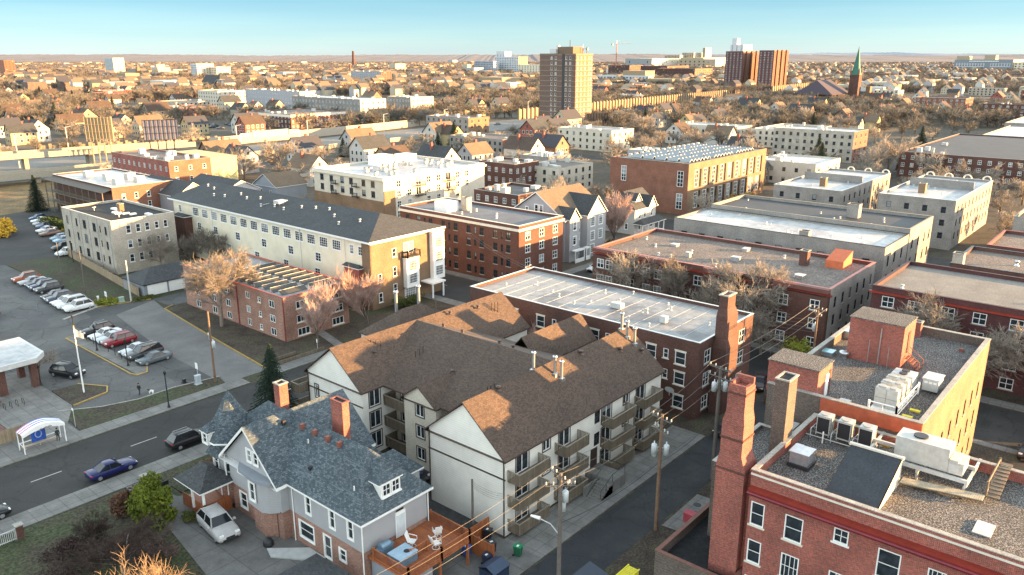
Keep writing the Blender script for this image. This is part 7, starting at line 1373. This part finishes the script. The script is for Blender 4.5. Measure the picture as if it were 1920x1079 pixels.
def housemesh(i,wi,ri):
    k=(i,wi,ri)
    if k in HC: return HC[k]
    L_,W_,h,rr=((11,7.5,5.8,3.4),(13,8.5,6.2,4.0),(9,7.5,5.2,3.2))[i]
    b=MB(); b.box(0,0,0,L_,W_,h) 
    b.poly([(0,W_,h),(0,0,h),(0,W_/2,h+rr)]); b.poly([(L_,0,h),(L_,W_,h),(L_,W_/2,h+rr)])
    for z in (1.1,3.7):
        for x in lin(1.6,L_-1.6,4): b.box(x-.5,-.04,z,x+.5,-.003,z+1.4,1); b.box(x-.6,-.02,z-.1,x+.6,-.001,z+1.5,2)
        for y in lin(1.7,W_-1.7,3): b.box(-.04,y-.45,z,-.003,y+.45,z+1.4,1); b.box(-.02,y-.55,z-.1,-.001,y+.55,z+1.5,2)
    b.box(-.04,W_/2-.5,h+.5,-.003,W_/2+.5,h+1.6,1)
    wm=b.mesh('wall',[HW[wi][1],WSM,WHITE]); r=MB(); o=.5; e=h-.35
    r.quad((-o,-o,e),(L_+o,-o,e),(L_+o,W_/2,h+rr+.15),(-o,W_/2,h+rr+.15)); r.quad((L_+o,W_+o,e),(-o,W_+o,e),(-o,W_/2,h+rr+.15),(L_+o,W_/2,h+rr+.15)); r.box(L_*.6,W_*.6,h,L_*.6+.8,W_*.6+.8,h+rr+1.0,1)
    rm=r.mesh('roof',[HR[ri][1],BR_RED]); HC[k]=(wm,rm); return HC[k]
def fhouse(x,y,label,i,wi,ri,rot,s=1.0):
    wm,rm=housemesh(i,wi,ri); t=thingL('gabled_house',label,'house',(x,y,0),rot,'houses among the trees'); t.scale=(s,s,s); inst('wall',wm,t,(0,0,0)); inst('roof',rm,t,(0,0,0))
rh=random.Random(77); hp=[]
def where(x,y):
    f=x*.7615+y*.6481; r=(x*.6481-y*.7615)/f; h='far left' if r<-.4 else 'left of centre' if r<-.12 else 'centre' if r<.14 else 'right of centre' if r<.4 else 'far right'
    d='beyond the blocks' if f<420 else 'middle distance' if f<800 else 'far away'; return h+', '+d
# houses along the near bank of the freeway and by hand
for n_,(x,y,i,wi,ri,rot) in enumerate(((150,470,0,2,0,0),(172,478,1,1,0,1.57),(196,470,0,2,3,0),(214,462,1,0,1,0),(238,452,0,2,3,0),(262,450-14,1,1,3,0),(128,462,2,2,0,0),(105,470,1,1,0,0),(228,500,0,0,0,1.57),(190,510,1,4,2,0),(160,520,0,1,3,0),(470,420+20,1,2,3,0),(486,441,1,2,3,1.57),(503,442,1,0,3,0),(238,300,1,3,1,0),(258,305,0,4,1,1.57),(290,298,1,1,1,0),(302,290,0,2,2,1.57),(166,300,1,6,1,0),(178,285,0,3,3,1.57),(218,268,1,1,0,0),(205,238,0,4,2,0),(222,215,1,1,0,1.57),(236,222,0,3,1,0))):
    fhouse(x,y,HW[wi][0]+' walled house with '+HR[ri][0]+' gabled roof, '+where(x,y)+['',' near freeway',' by trees',' end-on'][n_%4],i,wi,ri,rot,1.15); hp.append((x,y)); KEEP.append((x-4,y-4,x+15,y+15))
cnt=0; tries=0
while cnt<262 and tries<20000:
    tries+=1; f=280+1300*rh.random()**1.25; r=rh.uniform(-.7,.7)*f; x=f*.7615+r*.6481; y=f*.6481-r*.7615; x=round(x/16)*16+rh.uniform(-2,2); y=round(y/30)*30+rh.uniform(-3,3)
    if not free(x,y,9) or not inview(x,y) or any(abs(x-a)<13 and abs(y-c)<13 for a,c in hp): continue
    i,wi,ri=rh.randrange(3),rh.choice([0,0,1,1,2,2,3,4,4,5,6]),rh.randrange(4); rot=rh.choice([0,0,1.57]); hp.append((x,y)); cnt+=1
    fhouse(x,y,('small ','','tall ')[(i+1)%3]+HW[wi][0]+' house with '+HR[ri][0]+' roof among trees, '+where(x,y),i,wi,ri,rot,rh.uniform(1.0,1.3))
# flat-roofed small blocks scattered further out
for q in range(46):
    for _ in range(60):
        f=rh.uniform(330,1500); r=rh.uniform(-.68,.68)*f; x=f*.7615+r*.6481; y=f*.6481-r*.7615
        if free(x,y,26) and inview(x,y) and not any(abs(x-a)<26 and abs(y-c)<26 for a,c in hp): break
    else: continue
    dx,dy,h=rh.uniform(14,34),rh.uniform(16,40),rh.choice([7,9,10,12]); hp.append((x+dx/2,y+dy/2)); KEEP.append((x-3,y-3,x+dx+3,y+dy+3)); wm,wn=rh.choice([(BR_RED,'red brick'),(BR_BRN,'brown brick'),(BR_TAN,'tan brick'),(BR_CRM,'cream'),(BR_ORG,'orange brick'),(STUCW,'pale rendered')]); rm,rn=rh.choice([(MEMB,'white'),(TANROOF,'tan'),(DMEMB,'dark')])
    slabblock(wn+' flat-roofed block with '+rn+' roof, '+where(x,y),x,y,x+dx,y+dy,h,wm,rm,int(h/3),int(dy/4),int(dx/4),'dbl' if f<700 else 'plaind','plaind',BR_TAN if wm is BR_BRN else None,'building','flat_roofed_building','flat-roofed blocks in the distance',roofbits=3 if f<900 else 1,ww=1.6,wh=1.6)
rt=random.Random(5); tc_=0; tries=0; tp=[]
HAND=[(172,112.5+14,12,0),(300,262,10,1),(178,268,15,0),(185,262,13,1),(228,288,10,2),(222,280,9,0),(258,284,8,1),(262,276,9,2),(297,300,9,0),(240,206,9,1),(232,200,8,2),(388,236,15,0),(395,246,13,1),(455,309,11,2),(445,300,12,0),(333,90,15,1),(341,97,16,2),(352,92,14,0),(325,96,13,1),(268,92,8,2),(275,88,9,0),(262,97,8,1),(585,313,14,2),(518,254,15,0),(546,202,14,1),(498,169,13,2),(470,150,14,0),(232,206,9,1),(394,537,14,2),(312,270,8,0),(375,262,11,1),(305,200,12,2),(318,188,11,0),(350,180,13,1),(372,168,14,2),(300,140,10,0),(310,132,9,1),(322,150,11,2),(202,205,9,0),(196,150,11,1),(190,160,10,2),(136,200,6,0),(350,265,10,0),(362,275,11,2),(344,290,9,1),(358,205,10,0)]
HAND+=[(205,64,8,0),(206,72,9,1),(203,90,9,2),(258,62,10,0),(262,50,9,1),(268,40,8,2),(275,60,10,0),(285,45,9,1),(290,70,10,2),(262,30,8,0),(240,34,7,1),(318,60,11,2),(322,40,10,0),(327,75,12,1),(272,78,9,2),(282,30,9,1),(292,38,9,0),(320,22,9,1),(314,90,9,2),(190,60,7,0),(201.5,20,8,1),(233,33,7,2),(250,92,8,0),(277,96,9,2),(206,103,8,1)]
for x,y,h,k in HAND:
    tp.append((x,y)); t=tree(TMm[k],x,y,h,'bare brown-crowned tree, '+where(x,y),'bare trees of the far neighbourhoods',w=1.15)
while tc_<215 and tries<40000:
    tries+=1; f=235+380*rt.random()**.8; r=rt.uniform(-.7,.7)*f; x=f*.7615+r*.6481; y=f*.6481-r*.7615
    if not free(x,y,4.5) or not inview(x,y) or any((x-a)**2+(y-c)**2<45 for a,c in tp) or (x<135 and y<330) or (140<x<186 and y<200): continue
    if 245<x<300 and 455<y<535: continue
    if any(a-5<x<a+15 and c-6<y<c+13 for a,c in hp[:24]): continue
    tp.append((x,y)); tc_+=1; tree((TMm+TF)[rt.randrange(7)] if f<450 else TF[rt.randrange(4)],x,y,rt.uniform(7,13.5),'bare brown-crowned tree, '+where(x,y),'bare trees of the far neighbourhoods',w=rt.uniform(1.1,1.5))
rs_=random.Random(12); sp_=[o for o in COL.objects if o.name.startswith('spruce_tree')][0]; q_=0
while q_<16:
    f=300+700*rs_.random(); r=rs_.uniform(-.6,.6)*f; x=f*.7615+r*.6481; y=f*.6481-r*.7615
    if not free(x,y,5) or any(abs(x-a)<12 and abs(y-c)<12 for a,c in hp): continue
    q_+=1; c_=copytree(sp_,(x,y,0),rs_.uniform(0,6),'dark evergreen spruce among bare trees, '+where(x,y),rs_.uniform(.8,1.2)); c_['group']='evergreens scattered among the bare trees'
# woods: everything farther, instanced on one object
def woods(name,label,f0,f1,n,seed,s0,s1):
    rg=random.Random(seed); vs=[]
    while len(vs)<n:
        f=math.sqrt(f0*f0+(f1*f1-f0*f0)*rg.random()); r=rg.uniform(-.74,.74)*f; x=f*.7615+r*.6481; y=f*.6481-r*.7615
        if f<1600 and (not free(x,y,3) or any(abs(x-a)<9 and abs(y-c)<9 for a,c in hp)): continue
        if rg.random()<.0: continue
        if (math.sin(x*.011)+math.cos(y*.013+1)+math.sin((x+y)*.004))<-1.35: continue
        vs.append((x,y,0))
    me=bpy.data.meshes.new(name); me.from_pydata(vs,[],[]); o=bpy.data.objects.new(name,me); COL.objects.link(o); tag(o,label,'trees',None,'stuff')
    ng=bpy.data.node_groups.new(name,'GeometryNodeTree'); ng.interface.new_socket('Geometry',in_out='INPUT',socket_type='NodeSocketGeometry'); ng.interface.new_socket('Geometry',in_out='OUTPUT',socket_type='NodeSocketGeometry')
    gi=ng.nodes.new('NodeGroupInput'); go=ng.nodes.new('NodeGroupOutput'); cols=ng.nodes.new('GeometryNodeJoinGeometry')
    for i in range(4):
        sel=ng.nodes.new('FunctionNodeRandomValue'); sel.data_type='INT'; sel.inputs[4].default_value=0; sel.inputs[5].default_value=3; sel.inputs['Seed'].default_value=1
        cmp_=ng.nodes.new('FunctionNodeCompare'); cmp_.data_type='INT'; cmp_.operation='EQUAL'; cmp_.inputs[3].default_value=i; ng.links.new(sel.outputs[2],cmp_.inputs[2])
        ip=ng.nodes.new('GeometryNodeInstanceOnPoints'); ng.links.new(gi.outputs[0],ip.inputs['Points']); ng.links.new(cmp_.outputs[0],ip.inputs['Selection'])
        oi=ng.nodes.new('GeometryNodeObjectInfo'); oi.inputs[0].default_value=WP[i]; oi.inputs['As Instance'].default_value=True; ng.links.new(oi.outputs['Geometry'],ip.inputs['Instance'])
        rr=ng.nodes.new('FunctionNodeRandomValue'); rr.data_type='FLOAT'; rr.inputs[2].default_value=0; rr.inputs[3].default_value=6.28; rr.inputs['Seed'].default_value=7+i; cx=ng.nodes.new('ShaderNodeCombineXYZ'); ng.links.new(rr.outputs[1],cx.inputs[2]); ng.links.new(cx.outputs[0],ip.inputs['Rotation'])
        rs=ng.nodes.new('FunctionNodeRandomValue'); rs.data_type='FLOAT'; rs.inputs[2].default_value=s0; rs.inputs[3].default_value=s1; rs.inputs['Seed'].default_value=17+i; ng.links.new(rs.outputs[1],ip.inputs['Scale'])
        ng.links.new(ip.outputs[0],cols.inputs[0])
    ng.links.new(cols.outputs[0],go.inputs[0]); md=o.modifiers.new('scatter','NODES'); md.node_group=ng
WP=[]
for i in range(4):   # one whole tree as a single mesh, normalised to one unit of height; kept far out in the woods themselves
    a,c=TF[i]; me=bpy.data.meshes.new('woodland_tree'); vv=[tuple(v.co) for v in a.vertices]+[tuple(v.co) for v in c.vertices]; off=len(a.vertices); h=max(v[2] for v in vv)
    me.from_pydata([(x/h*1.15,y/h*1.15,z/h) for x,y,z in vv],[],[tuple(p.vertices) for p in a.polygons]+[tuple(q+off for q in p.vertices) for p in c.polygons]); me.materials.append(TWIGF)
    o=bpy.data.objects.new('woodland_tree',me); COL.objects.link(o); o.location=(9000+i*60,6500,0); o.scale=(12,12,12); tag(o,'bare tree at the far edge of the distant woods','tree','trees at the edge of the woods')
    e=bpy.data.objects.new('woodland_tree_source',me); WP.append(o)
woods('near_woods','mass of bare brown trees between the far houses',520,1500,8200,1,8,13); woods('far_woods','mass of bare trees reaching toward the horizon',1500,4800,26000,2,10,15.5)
# far small buildings as one mass
b=MB(); rg=random.Random(4)
for i in range(2500):
    f=900+3800*rg.random()**1.05; r=rg.uniform(-.72,.72)*f; x=f*.7615+r*.6481; y=f*.6481-r*.7615; m_=rg.choice([0,0,1,2,3,4])
    if not free(x,y,14) or (f<1600 and any(abs(x-a)<18 and abs(y-c)<18 for a,c in hp)): continue
    if rg.random()<.86:
        l,w_,h=rg.uniform(11,16),rg.uniform(8,11),rg.uniform(8,12); b.box(x,y,0,x+l,y+w_,h,m_); b.poly([(x,y+w_,h),(x,y,h),(x,y+w_/2,h+4)],m_); b.quad((x-.5,y-.5,h-.3),(x+l,y-.5,h-.3),(x+l,y+w_/2,h+4.2),(x-.5,y+w_/2,h+4.2),5+i%2); b.quad((x+l,y+w_,h-.3),(x,y+w_,h-.3),(x,y+w_/2,h+4.2),(x+l,y+w_/2,h+4.2),5+i%2)
    else: sx,sy,h=rg.uniform(14,40),rg.uniform(14,45),rg.uniform(8,14)*(1.7 if rg.random()<.07 else 1); b.box(x,y,0,x+sx,y+sy,h,m_)
tag(b.build('distant_buildings',[HW[0][1],HW[1][1],HW[3][1],BR_BRN,HW[4][1],HR[3][1],plain('tan_roof_far',(.14,.11,.08),.9)],None,False),'scattered pale buildings too far to tell apart','buildings',None,'stuff')
# hills on the horizon
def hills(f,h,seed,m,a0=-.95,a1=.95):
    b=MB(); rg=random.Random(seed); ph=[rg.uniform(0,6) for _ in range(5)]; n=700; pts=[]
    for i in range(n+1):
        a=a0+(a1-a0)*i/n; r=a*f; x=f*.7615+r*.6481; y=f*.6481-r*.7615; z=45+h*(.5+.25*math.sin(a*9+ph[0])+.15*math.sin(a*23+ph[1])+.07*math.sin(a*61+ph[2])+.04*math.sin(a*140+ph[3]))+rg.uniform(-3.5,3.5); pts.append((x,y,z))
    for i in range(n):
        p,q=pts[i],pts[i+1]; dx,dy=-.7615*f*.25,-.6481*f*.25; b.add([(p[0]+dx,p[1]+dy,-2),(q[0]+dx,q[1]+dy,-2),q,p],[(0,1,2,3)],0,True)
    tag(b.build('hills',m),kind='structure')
hills(9000,22,1,HILL); hills(14000,60,5,plain('haze_blue_hills',(.19,.24,.3),1,0,.08,.001),.1,1.0)  # blue of the farther ridge is distance haze put into the colour
